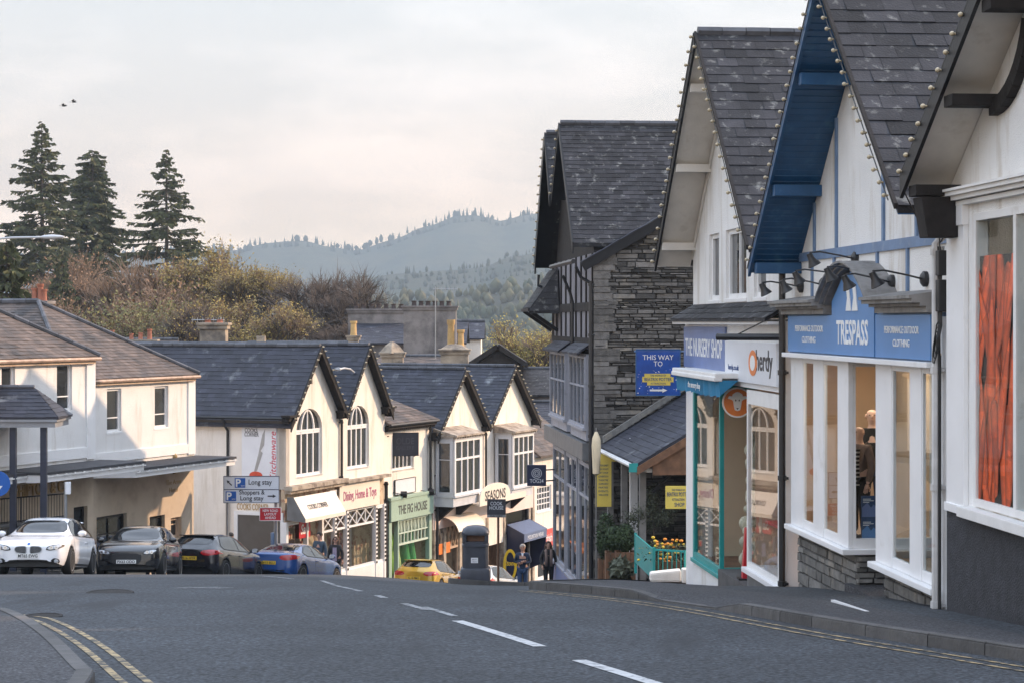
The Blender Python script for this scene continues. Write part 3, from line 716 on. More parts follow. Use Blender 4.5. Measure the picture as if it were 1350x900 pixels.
# ---- R1: nearest white building with the carrot window
def near_building():
    t = thing('white_building', 'nearest white building with black gable boards and a big window poster of carrots', 'building', FR.pt(20, -2, gzF(FR, 22)))
    uF, uN = ru(1252), 14.6
    eave = 1.72; sl = .66; uA = 19.1; zA = eave + (23.75 - uA) * sl
    zpl = rz(1256, 672)
    ztop = lambda u: zA - abs(u - uA) * sl - .12
    g0 = gzF(FR, 24) - .4
    w0, w1 = 20.1, 22.80     # shop window opening
    zs, zh = rz(1290, 667), rz(1290, 281)
    wall('wall', FR, [(uN, zpl), (uF, zpl), (uF, ztop(uF)), (uA, ztop(uA)), (uN, ztop(uN))], [rect(w0, w1, zs, zh)], 0, .3, M['dirty'], t)
    m = MB(); m.box(FR, uN, uF + .0, -.3, .035, g0 - .6, zpl); m.build('plinth', M['rough'], t)
    # side wall facing up and down the hill
    m = MB(); m.prism([FR.pt(uF - .003, -.3, g0), FR.pt(uF - .003, -.3, ztop(uF) + .0), FR.pt(uF - .003, -9, ztop(uF)), FR.pt(uF - .003, -9, g0)], -FR.U * .25); m.prism([FR.pt(uN + .003, -.3, g0), FR.pt(uN + .003, -.3, ztop(uN)), FR.pt(uN + .003, -9, ztop(uN)), FR.pt(uN + .003, -9, g0)], FR.U * .25)
    m.build('side_wall', M['white'], t)
    # window: frame, poster, cornice, pilaster
    m = MB(); fwid = .09
    for a, b in ((w1 - .08, w1), (21.37, 21.46), (w0, w0 + .07)): m.box(FR, a, b, -.12, .03, zs, zh)
    m.box(FR, w0 + .07, w1 - .07, -.12, .028, zh - .09, zh); m.box(FR, w0 + .07, w1 - .07, -.12, .028, zs, zs + .09)
    w = m.build('window', M['offpaint'], t, bevel=.006)
    m = MB(); m.box(FR, w0 + .05, w1 - .05, .006, .012, zs + .05, zh - .05); m.build('pane', M['glass2'], w)
    m = MB(); m.box(FR, w0 - .2, w1 + .22, -.05, .16, zs - .14, zs - .02); m.build('sill', M['offpaint'], w, bevel=.01)
    m = MB(); m.box(FR, w0 + .02, w1 - .02, -.6, -.55, zs, zh); m.build('backing', M['dark'], w)
    # cornice over the window and pilaster at the corner
    zc = rz(1256, 262)
    m = MB()
    for dz, n1, h in ((0, .20, .05), (-.05, .15, .06), (-.11, .09, .05), (.05, .23, .03)): m.box(FR, uN + .5, uF - .05 + (n1 - .1) * .3, .001, n1, zc + dz, zc + dz + h)
    m.build('cornice', M['offpaint'], t)
    m = MB(); m.box(FR, 23.06, uF - .06, .001, .06, zpl + .05, zc - .12); m.box(FR, 23.04, uF - .04, .001, .085, zc - .34, zc - .11); m.box(FR, 23.04, uF - .04, .001, .085, zpl, zpl + .1)
    m.build('pilaster', M['paint'], t, bevel=.006)
    gable_roof(FR, uA, zA, 14.4, zA - (uA - 14.4) * sl, 23.78, zA - (23.78 - uA) * sl, .56, -9, t, 'slate', 'black', 'soffit', .29, .46, ov=.565, bh=.27)
    # brackets under the gable edge, corbel box at the eave
    m = MB()
    for uu, h in ((23.62, .13), (22.25, .13), (20.95, .13)):
        zz = zA - abs(uu - uA) * sl - .11; one(lambda m: m.box(FR, uu - .30, uu + .0, .0, .545, zz - .1 - h, zz - .1), 'bracket', M['timber'], t, bevel=.008)
    m = MB(); m.prism([FR.pt(23.60, -.02, 1.45), FR.pt(23.60, .50, 1.45), FR.pt(23.60, .42, .98), FR.pt(23.60, -.02, .98)], -FR.U * .34)
    m.build('corbel', M['timber'], t, bevel=.01)
    # curved brace beside the top bracket
    m = MB(); pts = []
    for i in range(9):
        a = i / 8 * 1.3; pts.append(FR.pt(22.05 - 1.9 * math.sin(a) * .62, .05, 2.30 + .05 + 1.1 * (1 - math.cos(a))))
    for a, b in zip(pts, pts[1:]): m.beam(a, b, .10, .17)
    m.build('brace', M['timber'], t)
    # the carrot poster is its own thing behind the glass
    pz0, pz1 = rz(1290, 660), rz(1290, 338)
    c = FR.pt(22.09, -.022, (pz0 + pz1) / 2); ww, hh = 1.24, pz1 - pz0
    po, pt, F3 = sign_board('window_poster', 'tall poster of heaped orange carrots in the nearest shop window', 'poster', RF, c, ww, hh, 'soil', .01)
    r = random.Random(5); cs = MB()
    for layer in range(3):
        for i in range(10):
            x, y = r.uniform(-.95, .95), r.uniform(-.97, .97); a = rad(90) + r.gauss(0, .22); L = r.uniform(1.0, 1.7); wd = r.uniform(.125, .175)
            flip = r.random() < .5
            prof = [(-.5, .5), (-.46, .85), (-.38, 1), (-.1, .86), (.2, .62), (.4, .34), (.5, .06)]
            L2, R2 = [], []
            for s, q in prof:
                ss = -s if flip else s; bx = x * ww / 2 + math.cos(a) * ss * L; by = y * hh / 2 + math.sin(a) * ss * L
                L2.append((bx - math.sin(a) * wd * q, by + math.cos(a) * wd * q)); R2.append((bx + math.sin(a) * wd * q, by - math.cos(a) * wd * q))
            o_ = .00025 * (layer * 22 + i); tn = r.uniform(.45, .8); cl = lambda q: (min(ww / 2, max(-ww / 2, q[0])), min(hh / 2, max(-hh / 2, q[1])))
            fr_ = (0, .12, .3, .5, .7, .88, 1); sh = (.42, .78, 1.0, 1.0, .78, .38)
            for k in range(len(prof) - 1):
                for j in range(6):
                    q4 = [lerp(V(L2[k]), V(R2[k]), fr_[j]), lerp(V(L2[k]), V(R2[k]), fr_[j + 1]), lerp(V(L2[k + 1]), V(R2[k + 1]), fr_[j + 1]), lerp(V(L2[k + 1]), V(R2[k + 1]), fr_[j])]
                    cs.poly([c + V(RF[0]) * cl(q)[0] + V((0, 0, 1)) * cl(q)[1] + V(RF[2]) * (.007 + o_) for q in q4], tn * sh[j] * (.82 + .18 * math.cos(k * 2.3 + i)))
    cs.build('picture', M['carrot'], po)
    bulb_string('festoon bulbs on the black gable edge of the nearest white building', [FR.pt(23.78, .60, eave + .0), FR.pt(uA, .60, zA - .04)], FR.N, .30, .030)
M['carrot'] = pm('carrot_print', (.72, .088, .014), .45, .2, 9, tone=.92)
M['soil'] = pm('dark_print', (.018, .012, .010), .5, .4, 8)
near_building()

# ---- R2: sky-blue outdoor-clothing shop
def trespass():
    t = thing('blue_trimmed_shop', 'white gabled shop with deep blue soffit, sky blue fascia and angled bay windows', 'building', FR.pt(28, -2, gzF(FR, 28)))
    u0, u1 = 24.05, 32.25; nw = -.2
    uA = 28.0; zA = 4.82; sl = .862
    roofz = lambda u: zA - abs(u - uA) * sl - .12
    zb = .12
    wall('wall', FR, [(u0, zb), (u1, zb), (u1, roofz(u1)), (uA, roofz(uA)), (u0, roofz(u0))], [], nw, .3, M['dirty'], t)
    gable_roof(FR, uA, zA, 24.02, zA - (uA - 24.02) * sl, 32.55, zA - (32.55 - uA) * sl, .56, -9, t, 'slate', 'blue', 'blue', .30, .48, ov=.77, bh=.2, bhn=.07)
    m = MB()                                     # joints of the soffit boards
    for i in range(46):
        uu = lerp(uA + .05, 32.5, i / 46); m.beam(FR.pt(uu, .54, zA - (uu - uA) * sl - .112), FR.pt(uu, -.19, zA - (uu - uA) * sl - .112), .012, .012)
    m.build('soffit_beading', M['blue'], t)
    for uu in (32.35, 31.0, 29.25):
        zz = zA - (uu - uA) * sl; one(lambda m: m.box(FR, uu - .16, uu, -.2, .545, zz - .30, zz - .125), 'bracket', M['blue'], t, bevel=.008)
    # blue battens on the render
    m = MB(); zband = 1.03
    m.box(FR, u0 + .02, u1 - .02, nw + .001, nw + .035, zband - .07, zband + .07)
    for px in (1056, 1075, 1104, 1166, 1210):
        u = ru(px, nw)
        m.box(FR, u - .045, u + .045, nw + .001, nw + .033, zband + .071, roofz(u) - .02)
    for px in (1044, 1072, 1101, 1158, 1198): u = ru(px, nw); m.box(FR, u - .04, u + .04, nw + .001, nw + .033, .2, zband - .071)
    m.build('batten', M['bluetrim'], t)
    # ---- shopfront: two bays either side of a set-back entrance
    zs, zt = -3.23, -.54
    ua, ub, uc, ud = 32.1, 28.5, 27.05, 24.3
    gl = gzF(FR, 28)
    # pavement level wall bits: stone plinths
    for a, b, nb, nm in ((ub, ua, -1.4, 0), (ud, uc, -1.4, 1)):
        mm = MB(); fu = Frame(FR.pt(b if 0 else a, 0, 0).xy, d=FR.U.xy)
        stones(mm, FR, a, b, lambda u: gzF(FR, u) - .25, lambda u: zs - .09, -.12, (.09, .2), (.2, .55), .016)
        FE = Frame(FR.pt(a, 0, 0).xy, d=(FR.N * -1).xy, flip=True)     # return facing up the hill
        if FE.N.y > 0: FE.N = -FE.N
        stones(mm, FE, .12, 1.5, lambda u: gl - .6, lambda u: zs - .09, -.0, (.06, .13), (.16, .5), .03)
        FE2 = Frame(FR.pt(b, 0, 0).xy, d=(FR.N * -1).xy); FE2.N = FR.U.copy()
        stones(mm, FE2, .12, 1.5, lambda u: gl - .9, lambda u: zs - .09, -.0, (.06, .13), (.16, .5), .03)
        pl = mm.build('plinth', M['stone2'], t)
        m = MB(); m.box(FR, a + .03, b - .03, -1.5, -.14, gl - 1.3, zs - .1); m.build('plinth_core', M['mortar'], t)
        m = MB(); m.box(FR, a - .07, b + .06, -1.5, .10, zs - .085, zs - .005); m.build('window_ledge', M['paint'], t, bevel=.012)
    def bay(posts, panes, a, b):
        m = MB()
        for x0, x1 in posts: m.box(FR, x0, x1, -.06, 0, zs, zt)
        m.box(FR, a, b, -.13, -.003, zt, zt + .1); 
        for x0, x1 in panes:
            m.box(FR, x0, x1, -.06, -.01, zs, zs + .14); m.box(FR, x0, x1, -.06, -.01, zt - .1, zt)
            for e0, e1 in ((x0, x0 + .03), (x1 - .03, x1)): m.box(FR, e0, e1, -.06, -.012, zs + .14, zt - .1)
        w = m.build('window', M['paint'], t, bevel=.006)
        g = MB()
        for x0, x1 in panes: g.box(FR, x0 + .02, x1 - .02, -.032, -.026, zs + .1, zt - .06)
        g.build('pane', M['glass'], w)
    U = lambda a: ru(a, 0)
    bay([(U(1058), ua), (U(1085), U(1072)), (ub, U(1104))], [(U(1072), U(1058)), (U(1104), U(1085))], ub, ua)
    bay([(U(1175), uc), (U(1214), U(1199)), (ud, U(1232))], [(U(1199), U(1175)), (U(1232), U(1214))], ud, uc)
    # returns of the bays (panes square to the street) with their glazing
    for uu, s in ((ub, 1), (uc, -1)):
        m = MB(); q = uu + .002 * s
        for n0, n1 in ((-.11, -.062), (-1.35, -1.22)): m.box(FR, min(uu, uu + s * .12), max(uu, uu + s * .12), n0, n1, zs, zt)
        m.box(FR, min(uu, uu + s * .11), max(uu, uu + s * .11), -1.22, -.11, zs, zs + .14); m.box(FR, min(uu, uu + s * .11), max(uu, uu + s * .11), -1.22, -.11, zt - .1, zt)
        w = m.build('window', M['paint'], t, bevel=.006)
        g = MB(); g.box(FR, min(uu + s * .05, uu + s * .058), max(uu + s * .05, uu + s * .058), -1.24, -.09, zs + .1, zt - .06); g.build('pane', M['glass'], w)
    # interior: display floor, back walls, ceiling; door between the bays
    m = MB(); m.box(FR, ub + .14, ua, -1.5, -.15, zs - .0, zs + .05); m.box(FR, ud, uc - .13, -1.5, -.15, zs, zs + .05); m.build('display_floor', M['tan'], t)
    m = MB(); m.box(FR, ud - .1, ua, -4.2, -4.1, gl - .5, zt + .2); m.box(FR, ua - .03, ua + .05, -4.1, -.15, gl - 1, zt + .1); m.box(FR, ud - .12, ud - .02, -4.1, -.15, gl - .5, zt + .1); m.build('inner_wall', M['tan'], t)
    m = MB(); m.box(FR, ub + .15, ua - .04, -1.56, -1.5, zs, zt + .1); m.build('display_back', M['tan'], t)
    m = MB(); m.box(FR, ud - .1, ua, -4.1, -.02, zt + .1, zt + .16); m.build('ceiling', M['tan'], t)
    m = MB(); m.box(FR, uc - .2, ub + .2, -4.1, .0, gl - .3, gl + .06); m.build('doorstep', M['pave'], t)
    m = MB(); m.box(FR, 23.76, ud + .02, -.4, -.03, gl - .5, zt + .6); m.build('party_wall', M['paint'], t)
    # lit ceiling panel of the shop
    m = MB(); m.box(FR, ub + .5, ub + 2.2, -1.0, -.6, zt + .06, zt + .09); m.build('light_panel', M['shoplight'], t)
    # ledge over the fascia with its arched middle
    zl = .13; u2, u3 = ru(1150, .1), ru(1094, .1); uc2 = (u2 + u3) / 2
    def led(m, a, b):
        m.box(FR, a, b, nw, .14, zl - .02, zl + .06); m.box(FR, a, b, nw, .22, zl + .06, zl + .10); m.box(FR, a, b, nw, .32, zl + .10, zl + .15)
        m.prism([FR.pt(a, nw, zl + .15), FR.pt(a, .36, zl + .15), FR.pt(a, .36, zl + .19), FR.pt(a, nw, zl + .27)], FR.U * (b - a))
    one(lambda m: led(m, ud - .05, u2 - .25), 'fascia_ledge', M['ledge'], t); one(lambda m: led(m, u3 + .25, ua + .12), 'fascia_ledge', M['ledge'], t)
    m = MB(); k = 14; W2 = (u3 - u2) / 2
    prof = lambda s, e: (uc2 + s * (W2 + .22 + e), zl + (.62 + e) * max(0, math.cos(s * 1.45)) ** .8 + .0)
    for e0, e1, n1 in ((-.0, .035, .14), (.035, .07, .21), (.07, .10, .28)):
        for i in range(k):
            s0, s1 = -1 + 2 * i / k, -1 + 2 * (i + 1) / k
            a, b, c_, d_ = prof(s0, e0), prof(s1, e0), prof(s1, e1), prof(s0, e1)
            m.prism([FR.pt(a[0], nw, a[1]), FR.pt(b[0], nw, b[1]), FR.pt(c_[0], nw, c_[1]), FR.pt(d_[0], nw, d_[1])], FR.N * (n1 - nw))
    m.build('arched_hood', M['ledge'], t)
    # backing behind the fascia
    m = MB(); m.box(FR, ud - .02, ua, nw, .02, -.50, zl - .02); m.build('fascia_back', M['bluetrim'], t)
    m = MB(); m.box(FR, ud - .04, ua + .06, -.1, .14, -.56, -.49); m.build('fascia_moulding', M['paint'], t, bevel=.01)
    a_, b_ = gp(1098, 780.5, .125), gp(1143, 794.5, .125); m = MB(); m.beam(V((a_.x, a_.y, gz(*a_) + .01)), V((b_.x, b_.y, gz(*b_) + .01)), .05, .05); m.build('step_edging', M['paint'], t)
    for z_, h_ in ((.55, .30), (.12, .38)): one(lambda m: m.box(FR, 23.88, 24.02, -.02, .10, z_, z_ + h_), 'junction_box', M['blkpl'], t, bevel=.01)
    m = MB(); cz = FR.pt(23.95, .09, -.18)
    for k in range(4): m.tube([cz + FR.U * (.09 * math.sin(q * .7)) + FR.N * (.012 * k) + V((0, 0, .17 * math.cos(q * .7 + .2 * k) - .05 * k)) for q in range(10)], .008, 5)
    for k in range(5): m.tube([FR.pt(23.9 + .03 * k, .03 + .01 * k, .9), FR.pt(23.93 + .02 * k, .05, .5), FR.pt(23.92 + .02 * k, .05, -.05), FR.pt(23.95, .06, -.15)], .008, 4)
    m.tube([FR.pt(23.75, .6, 1.62), FR.pt(23.95, .35, 1.25), FR.pt(23.98, .06, 1.0), FR.pt(23.96, .05, .6)], .009, 5); m.tube([FR.pt(24.4, -.17, 1.35), FR.pt(24.2, -.1, 1.1), FR.pt(24.0, .04, .95)], .009, 5); m.build('cables', M['blkpl'], t)
    # signs
    z0, z1 = -.47, .09
    for a, b, nm, lab in ((u3, ua - .05, 'far', 'sky blue fascia panel left of the arched panel, small white lettering'), (ud + .03, u2, 'near', 'sky blue fascia panel right of the arched panel, small white lettering')):
        c = FR.pt((a + b) / 2, .05, (z0 + z1) / 2); s, pt, F3 = sign_board('fascia_sign', lab, 'shop sign', RF, c, abs(b - a) - .03, z1 - z0, 'signblue', .03, 'panels of the sky blue fascia', edge=None)
        text('PERFORMANCE OUTDOOR', F3, pt(0, .30), .095, 'ltext', s, width=abs(b - a) * .62, bold=.01); text('CLOTHING', F3, pt(0, -.30), .095, 'ltext', s, width=abs(b - a) * .30, bold=.01)
    # arched centre panel
    c0 = FR.pt(uc2, .06, z0); s = thing('fascia_sign', 'arched sky blue centre sign lettered TRESPASS under a white emblem', 'shop sign', c0, 'panels of the sky blue fascia')
    pts = [FR.pt(u2 + .01, .035, z0), FR.pt(u3 - .01, .035, z0)]
    for i in range(k + 1):
        q = prof(1 - 2 * i / k, -.012); pts.append(FR.pt(min(u3 - .01, max(u2 + .01, uc2 + (1 - 2 * i / k) * W2)), .035, max(z0 + .3, zl - .02 + .60 * max(0, math.cos((1 - 2 * i / k) * 1.35)) ** .8)))
    m = MB(); m.prism(pts, FR.N * .04); m.build('board', M['signblue'], s)
    ftext('TRESPASS', FR, uc2, z0 + .32, .078, .34, 'ltext', s, width=(u3 - u2) * .74, bold=.015)
    m = MB()
    for dx0, dx1, top in ((.30, .02, .30), (-.04, -.34, .30)):
        a = uc2 + dx0; b = uc2 + dx1
        m.prism([FR.pt(a, .077, z0 + .62), FR.pt(b, .077, z0 + .62), FR.pt(b + .12, .077, z0 + .98), FR.pt(a - .02, .077, z0 + .98 if dx0 < 0 else z0 + .94), FR.pt(a - .08, .077, z0 + .80)], FR.N * .012)
    m.build('emblem', M['ltext'], s)
    pipe(FR, 24.12, .06, gzF(FR, 24.1) - .1, rz(1237, 322), t, .052, 'greypipe', top=[FR.pt(24.1, -.02, rz(1237, 312))])
    m = MB(); m.tube([FR.pt(24.02, .05, gzF(FR, 24.1)), FR.pt(24.02, .05, .9)], .016, 6); m.tube([FR.pt(23.98, .05, gzF(FR, 24.1)), FR.pt(23.98, .05, -.4)], .012, 6); m.build('conduit', M['black'], t)
    # festoons
    bulb_string('festoon bulbs down the far barge board of the blue gable', [FR.pt(uA, .62, zA - .02), FR.pt(32.55, .62, zA - (32.55 - uA) * sl - .04)], FR.N, .27, .029)
    bulb_string('festoon bulbs down the near verge of the blue gable, over white render', [FR.pt(uA - .1, .60, zA - .24), FR.pt(24.3, .60, zA - (uA - 24.3) * sl - .16)], FR.N, .27, .029)
    # swan-neck lamps
    lamps = (((1130, 341), (1068, 338)), ((1108, 361), (1049, 362)), ((1152, 361), (1091, 357)), ((1222, 368), (1151, 363)), ((1178, 372), (1114, 367)), ((1087, 375), (1032, 373)), ((1058, 378), (1005, 377)))
    wh = ('highest of the lamps, over the left fascia panel', 'second from the left in the row, above the left panel', 'left of the arched hood, reaching over its crown', 'nearest lamp, over the right fascia panel', 'right of the arched hood beside the nearest lamp', 'low over the left fascia panel, above its lettering', 'furthest lamp, beside the black downpipe')
    for (b, h), w in zip(lamps, wh):
        u = ru(b[0], nw); z = rz(*b, nw); base = FR.pt(u, nw, z); t2 = thing('wall_lamp', 'black swan-neck sign lamp, ' + w, 'wall lamp', base, 'black swan-neck lamps over the sky blue fascia')
        n2 = .68; u_h = ru(h[0], n2); hd = FR.pt(u_h, n2, rz(h[0], h[1], n2))
        m = MB(); m.lathe([(.10, 0), (.10, .05), (.06, .08)], base, 12, axis=Matrix((V((0, 0, 1)), FR.U, FR.N)).transposed()); m.build('base', M['iron'], t2, smooth='auto')
        mid = lerp(base, hd, .35) + V((0, 0, .03)); m = MB(); m.tube([base + FR.N * .06, mid, lerp(base, hd, .8) + V((0, 0, .07)), hd + V((0, 0, .05))], .013, 6); m.build('arm', M['iron'], t2)
        ax = (V((0, 0, -1)) - FR.N * .5).normalized(); bx = ax.cross(FR.U).normalized(); cx_ = bx.cross(ax)
        m = MB(); m.lathe([(.04, -.04), (.05, .05), (.095, .14), (.09, .15)], hd, 10, axis=Matrix((cx_, bx, ax)).transposed()); m.build('lamp_shade', M['iron'], t2, smooth='auto')
    for px, py in ((1038, 330), (1229, 353)):
        pass
    return t
M['shoplight'] = pm('lit_shop_ceiling_panel', (1.0, .83, .62), .5, 0, emit=9.0)
trespass()

# ---- R3: nursery shop and fleece shop under one white gable
def nursery():
    t = thing('white_gabled_shop', 'white gabled building with pale soffit above the nursery shop and its teal window', 'building', FR.pt(37, -2, gzF(FR, 37)))
    u0, u1 = 32.45, 41.75; nw = -.15; uA = 37.45; zA = 5.40; sl = .88
    roofz = lambda u: zA - abs(u - uA) * sl - .12
    zb = .05
    def wrect(a, b, y0, y1): return (ru(b, nw), ru(a, nw), rz(a, y1, nw), rz(a, y0, nw))
    ws = [wrect(935, 948, 310, 396), wrect(957, 984, 304, 394), wrect(994, 1010, 322, 392)]
    wall('wall', FR, [(u0, zb), (u1, zb), (u1, roofz(u1)), (uA, roofz(uA)), (u0, roofz(u0))], [rect(*w) for w in ws], nw, .3, M['white'], t)
    for w, c in zip(ws, (1, 2, 1)): window(FR, *w, nw - .06, t, cols=c, rows=1, fw=.09, bar=.06, curtain=0)
    gable_roof(FR, uA, zA, 32.7, zA - (uA - 32.7) * sl, 42.15, zA - (42.15 - uA) * sl, .56, -9.5, t, 'slate', 'black', 'soffit', .28, .44, ov=.72, bh=.24, bhn=.08)
    for uu in (41.6, 39.9, 38.3):
        zz = zA - (uu - uA) * sl; one(lambda m: m.box(FR, uu - .13, uu, -.15, .54, zz - .27, zz - .115), 'bracket', M['soffit'], t)
    m = MB(); zz = lambda u: zA - (u - uA) * sl - .13
    m.prism([FR.pt(uA, nw + .001, zz(uA)), FR.pt(u1, nw + .001, zz(u1)), FR.pt(u1, nw + .001, zz(u1) - .2), FR.pt(uA, nw + .001, zz(uA) - .2)], FR.N * .03); m.build('verge_board', M['soffit'], t)
    # far side wall
    m = MB(); m.prism([FR.pt(u1 + .001, -.45, zb), FR.pt(u1 + .001, -9, zb), FR.pt(u1 + .001, -9, roofz(u1)), FR.pt(u1 + .001, -.45, roofz(u1))], -FR.U * .28); m.prism([FR.pt(u1 + .001, -.2, zb - .05), FR.pt(u1 + .001, -9, zb - .05), FR.pt(u1 + .001, -9, gzF(FR, 41) - 1), FR.pt(u1 + .001, -.2, gzF(FR, 41) - 1)], -FR.U * .12); m.build('side_wall', M['white'], t)
    # slate skirt above the shop signs
    q = (FR.pt(u0 + .05, .34, zb + .0), FR.pt(u1 - .05, .34, zb + .0), FR.pt(u0 + .05, nw, zb + .30), FR.pt(u1 - .05, nw, zb + .30))
    rf = roof_slab('slate_skirt', [q], M['slate'], t, .17, .34, .05)
    m = MB(); m.box(FR, u0 + .05, u1 - .05, nw, .30, zb - .1, zb - .05); m.build('fascia_moulding', M['paint'], t)
    # ---- shopfront
    g1, g0 = gzF(FR, 40), gzF(FR, 34)
    ua, ub, uc, ud = ru(914), ru(950), ru(985), ru(1028)
    zs, zt = -4.80, -1.16
    m = MB(); m.box(FR, u0, u1, -.3, .02, zt, zb - .1); m.box(FR, ua, u1, -.4, .0, g1 - .5, zt); m.box(FR, u0, ud, -.4, -.0, g0 - .5, zt); m.build('shopfront_wall', M['paint'], t)
    # teal bay: street pane, corner post, return pane
    m = MB()
    for a, b in ((ua - .16, ua), (ub, ub + .10)): m.box(FR, a, b, -.07, 0.012, zs, zt)
    m.box(FR, ub + .10, ua - .16, -.07, .010, zs, zs + .12); m.box(FR, ub + .10, ua - .16, -.07, .010, zt - .12, zt)
    w = m.build('window', M['teal'], t, bevel=.006)
    g = MB(); g.box(FR, ub + .05, ua - .1, -.026, -.02, zs + .06, zt - .06); g.build('pane', M['glass'], w)
    m = MB(); m.box(FR, ub, ub + .14, -1.6, -1.5, zs, zt); m.box(FR, ub, ub + .13, -1.5, -.071, zs, zs + .12); m.box(FR, ub, ub + .13, -1.5, -.071, zt - .12, zt)
    w = m.build('window', M['teal'], t, bevel=.006)
    g = MB(); g.box(FR, ub + .06, ub + .07, -1.52, -.06, zs + .06, zt - .06); g.build('pane', M['glass'], w)
    m = MB(); m.box(FR, ub - .02, ua + .02, -1.6, .06, zs - .08, zs - .002); m.build('window_ledge', M['teal'], t, bevel=.01)
    m = MB(); m.box(FR, ub + .02, ua, -1.55, .0, g1 - .6, zs - .085); m.build('base_wall', M['white'], t)
    m = MB(); m.box(FR, ub + .15, u1 - .3, -2.6, -2.5, zs, zt); m.box(FR, ua - .02, ua + .02, -2.5, -.41, zs, zt); m.build('inner_wall', M['tan'], t)
    m = MB(); m.box(FR, u0, u1 - .15, -5, -.31, zt, zt + .05); m.build('ceiling', M['paint'], t)
    m = MB(); m.box(FR, ub + .15, ua - .2, -2.5, -.16, zs, zs + .03); m.build('display_floor', M['woodf'], t)
    # fleece shop window
    zs2, zt2 = -4.34, -1.20
    m = MB()
    for a, b in ((uc - .10, uc), (ud, ud + .12)): m.box(FR, a, b, -.07, .008, zs2, zt2)
    m.box(FR, ud + .12, uc - .10, -.07, .006, zs2, zs2 + .1); m.box(FR, ud + .12, uc - .10, -.07, .006, zt2 - .25, zt2)
    w = m.build('window', M['offpaint'], t, bevel=.006)
    g = MB(); g.box(FR, ud + .1, uc - .08, -.026, -.02, zs2 + .05, zt2 - .2); g.build('pane', M['glass'], w)
    m = MB(); m.box(FR, ud - .02, uc + .04, -.4, .10, zs2 - .09, zs2 - .002); m.build('window_ledge', M['paint'], t, bevel=.01)
    m = MB(); m.box(FR, ud - .1, uc, -1.5, .0, g0 - .6, zs2 - .095); m.build('base_wall', M['lead'], t)
    m = MB(); m.box(FR, ud + .02, uc - .02, -1.5, -1.44, zs2, zt2); m.box(FR, uc - .04, uc - .0, -1.44, -.14, zs2, zt2); m.build('display_back', M['tan'], t)
    m = MB(); m.box(FR, ud, uc, -1.44, -.13, zs2, zs2 + .03); m.build('display_floor', M['paint'], t)
    # recessed door and step
    dr = MB(); dr.box(FR, uc + .1, ub - .1, -1.7, -1.62, g0 - .6, zt); d = dr.build('door', M['teal'], t)
    m = MB(); m.box(FR, uc + .3, ub - .3, -1.615, -1.605, -4.2, -1.5); m.build('pane', M['dglass'], d)
    m = MB(); m.box(FR, uc + .02, ub + .0, -1.6, .05, g0 - .8, gzF(FR, 37) + .2); m.build('doorstep', M['kerb'], t)
    pipe(FR, 32.42, .07, gzF(FR, 32.4) - .1, rz(1026, 345), t, .055, 'iron', top=[FR.pt(32.42, .07, rz(1026, 340)), FR.pt(32.42, .07, rz(1026, 300))])
    m = MB(); m.tube([FR.pt(32.42, .07, rz(1026, 344)), FR.pt(32.42, .07, rz(1026, 296))], .062, 8); m.build('upper_downpipe', M['galv'], t)
    # ---- signs
    a, b = ru(957, .04), ru(903, .04); zc0, zc1 = -.93, -.10
    s, pt, F3 = sign_board('fascia_sign', 'dusty blue fascia reading THE NURSERY SHOP over the teal window', 'shop sign', RF, FR.pt((a + b) / 2, .045, (zc0 + zc1) / 2), b - a, zc1 - zc0, 'nblue', .04)
    text('THE NURSERY SHOP', F3, pt(0, .0), .36, 'ltext', s, width=(b - a) * .9, bold=.008)
    a, b = ru(1026, .04), ru(958, .04)
    s, pt, F3 = sign_board('fascia_sign', 'pale grey fascia with dark herdy lettering and an orange oval', 'shop sign', RF, FR.pt((a + b) / 2, .05, (-.36 - 1.06) / 2), b - a, .72, 'signw', .05)
    text('herdy', F3, pt(.58, .0), .36, 'dtext', s, width=(b - a) * .30, bold=.012); text('herdy.co.uk', F3, pt(-.62, -.35), .10, 'btext', s, width=(b - a) * .22)
    el = [(.16 + .16 * math.cos(i * math.pi / 10), .62 * math.sin(i * math.pi / 10)) for i in range(20)]
    shape(el, pt, F3, 'orange', s, 'emblem')
    shape([(.16 + (x - .16) * .6, y * .6) for x, y in el], lambda x, y: pt(x, y, .005), F3, 'ltext', s, 'emblem_face')
    # folded turquoise awning
    t2 = thing('shop_awning', 'folded turquoise awning in a white cassette below the nursery fascia', 'awning', FR.pt(39.5, .3, -1))
    a, b = ru(957, .3), ru(899, .3)
    m = MB(); m.box(FR, a, b, .03, .50, -1.02, -.92); m.box(FR, a, b, .36, .52, -1.07, -.985); m.build('cassette', M['offpaint'], t2, bevel=.02)
    m = MB(); k = 26
    for i in range(k):
        x0, x1 = lerp(a + .03, b - .03, i / k), lerp(a + .03, b - .03, (i + 1) / k); f = lambda i: .42 + .03 * math.sin(i * 1.7)
        m.poly([FR.pt(x0, f(i), -1.05), FR.pt(x1, f(i + 1), -1.05), FR.pt(x1, f(i + 1) - .02, -1.36 - .02 * math.sin(i * 2.1)), FR.pt(x0, f(i) - .02, -1.36 - .02 * math.sin((i - 1) * 2.1))])
    m.prism([FR.pt(a + .03, .42, -1.05), FR.pt(a + .03, .40, -1.33), FR.pt(a + .03, .06, -1.05)], FR.U * .01); m.build('valance', M['awnblue'], t2)
    ftext('the nursery shop', FR, (a + b) / 2, -1.22, .47, .12, 'ltext', t2, width=1.3)
    # hanging round sheep sign
    c = PP(972, 530, 36.6); s = thing('hanging_sign', 'round orange hanging sign with a white sheep face', 'hanging sign', c)
    m = MB(); ax = Matrix(((1, 0, 0), (0, 0, -1), (0, 1, 0))).transposed()
    axm = Matrix((V((1, 0, 0)), V((0, 0, 1)), V((0, -1, 0)))).transposed()
    m.lathe([(.28, -.02), (.28, .02)], c, 28, axis=axm); m.build('rim', M['ltext'], s)
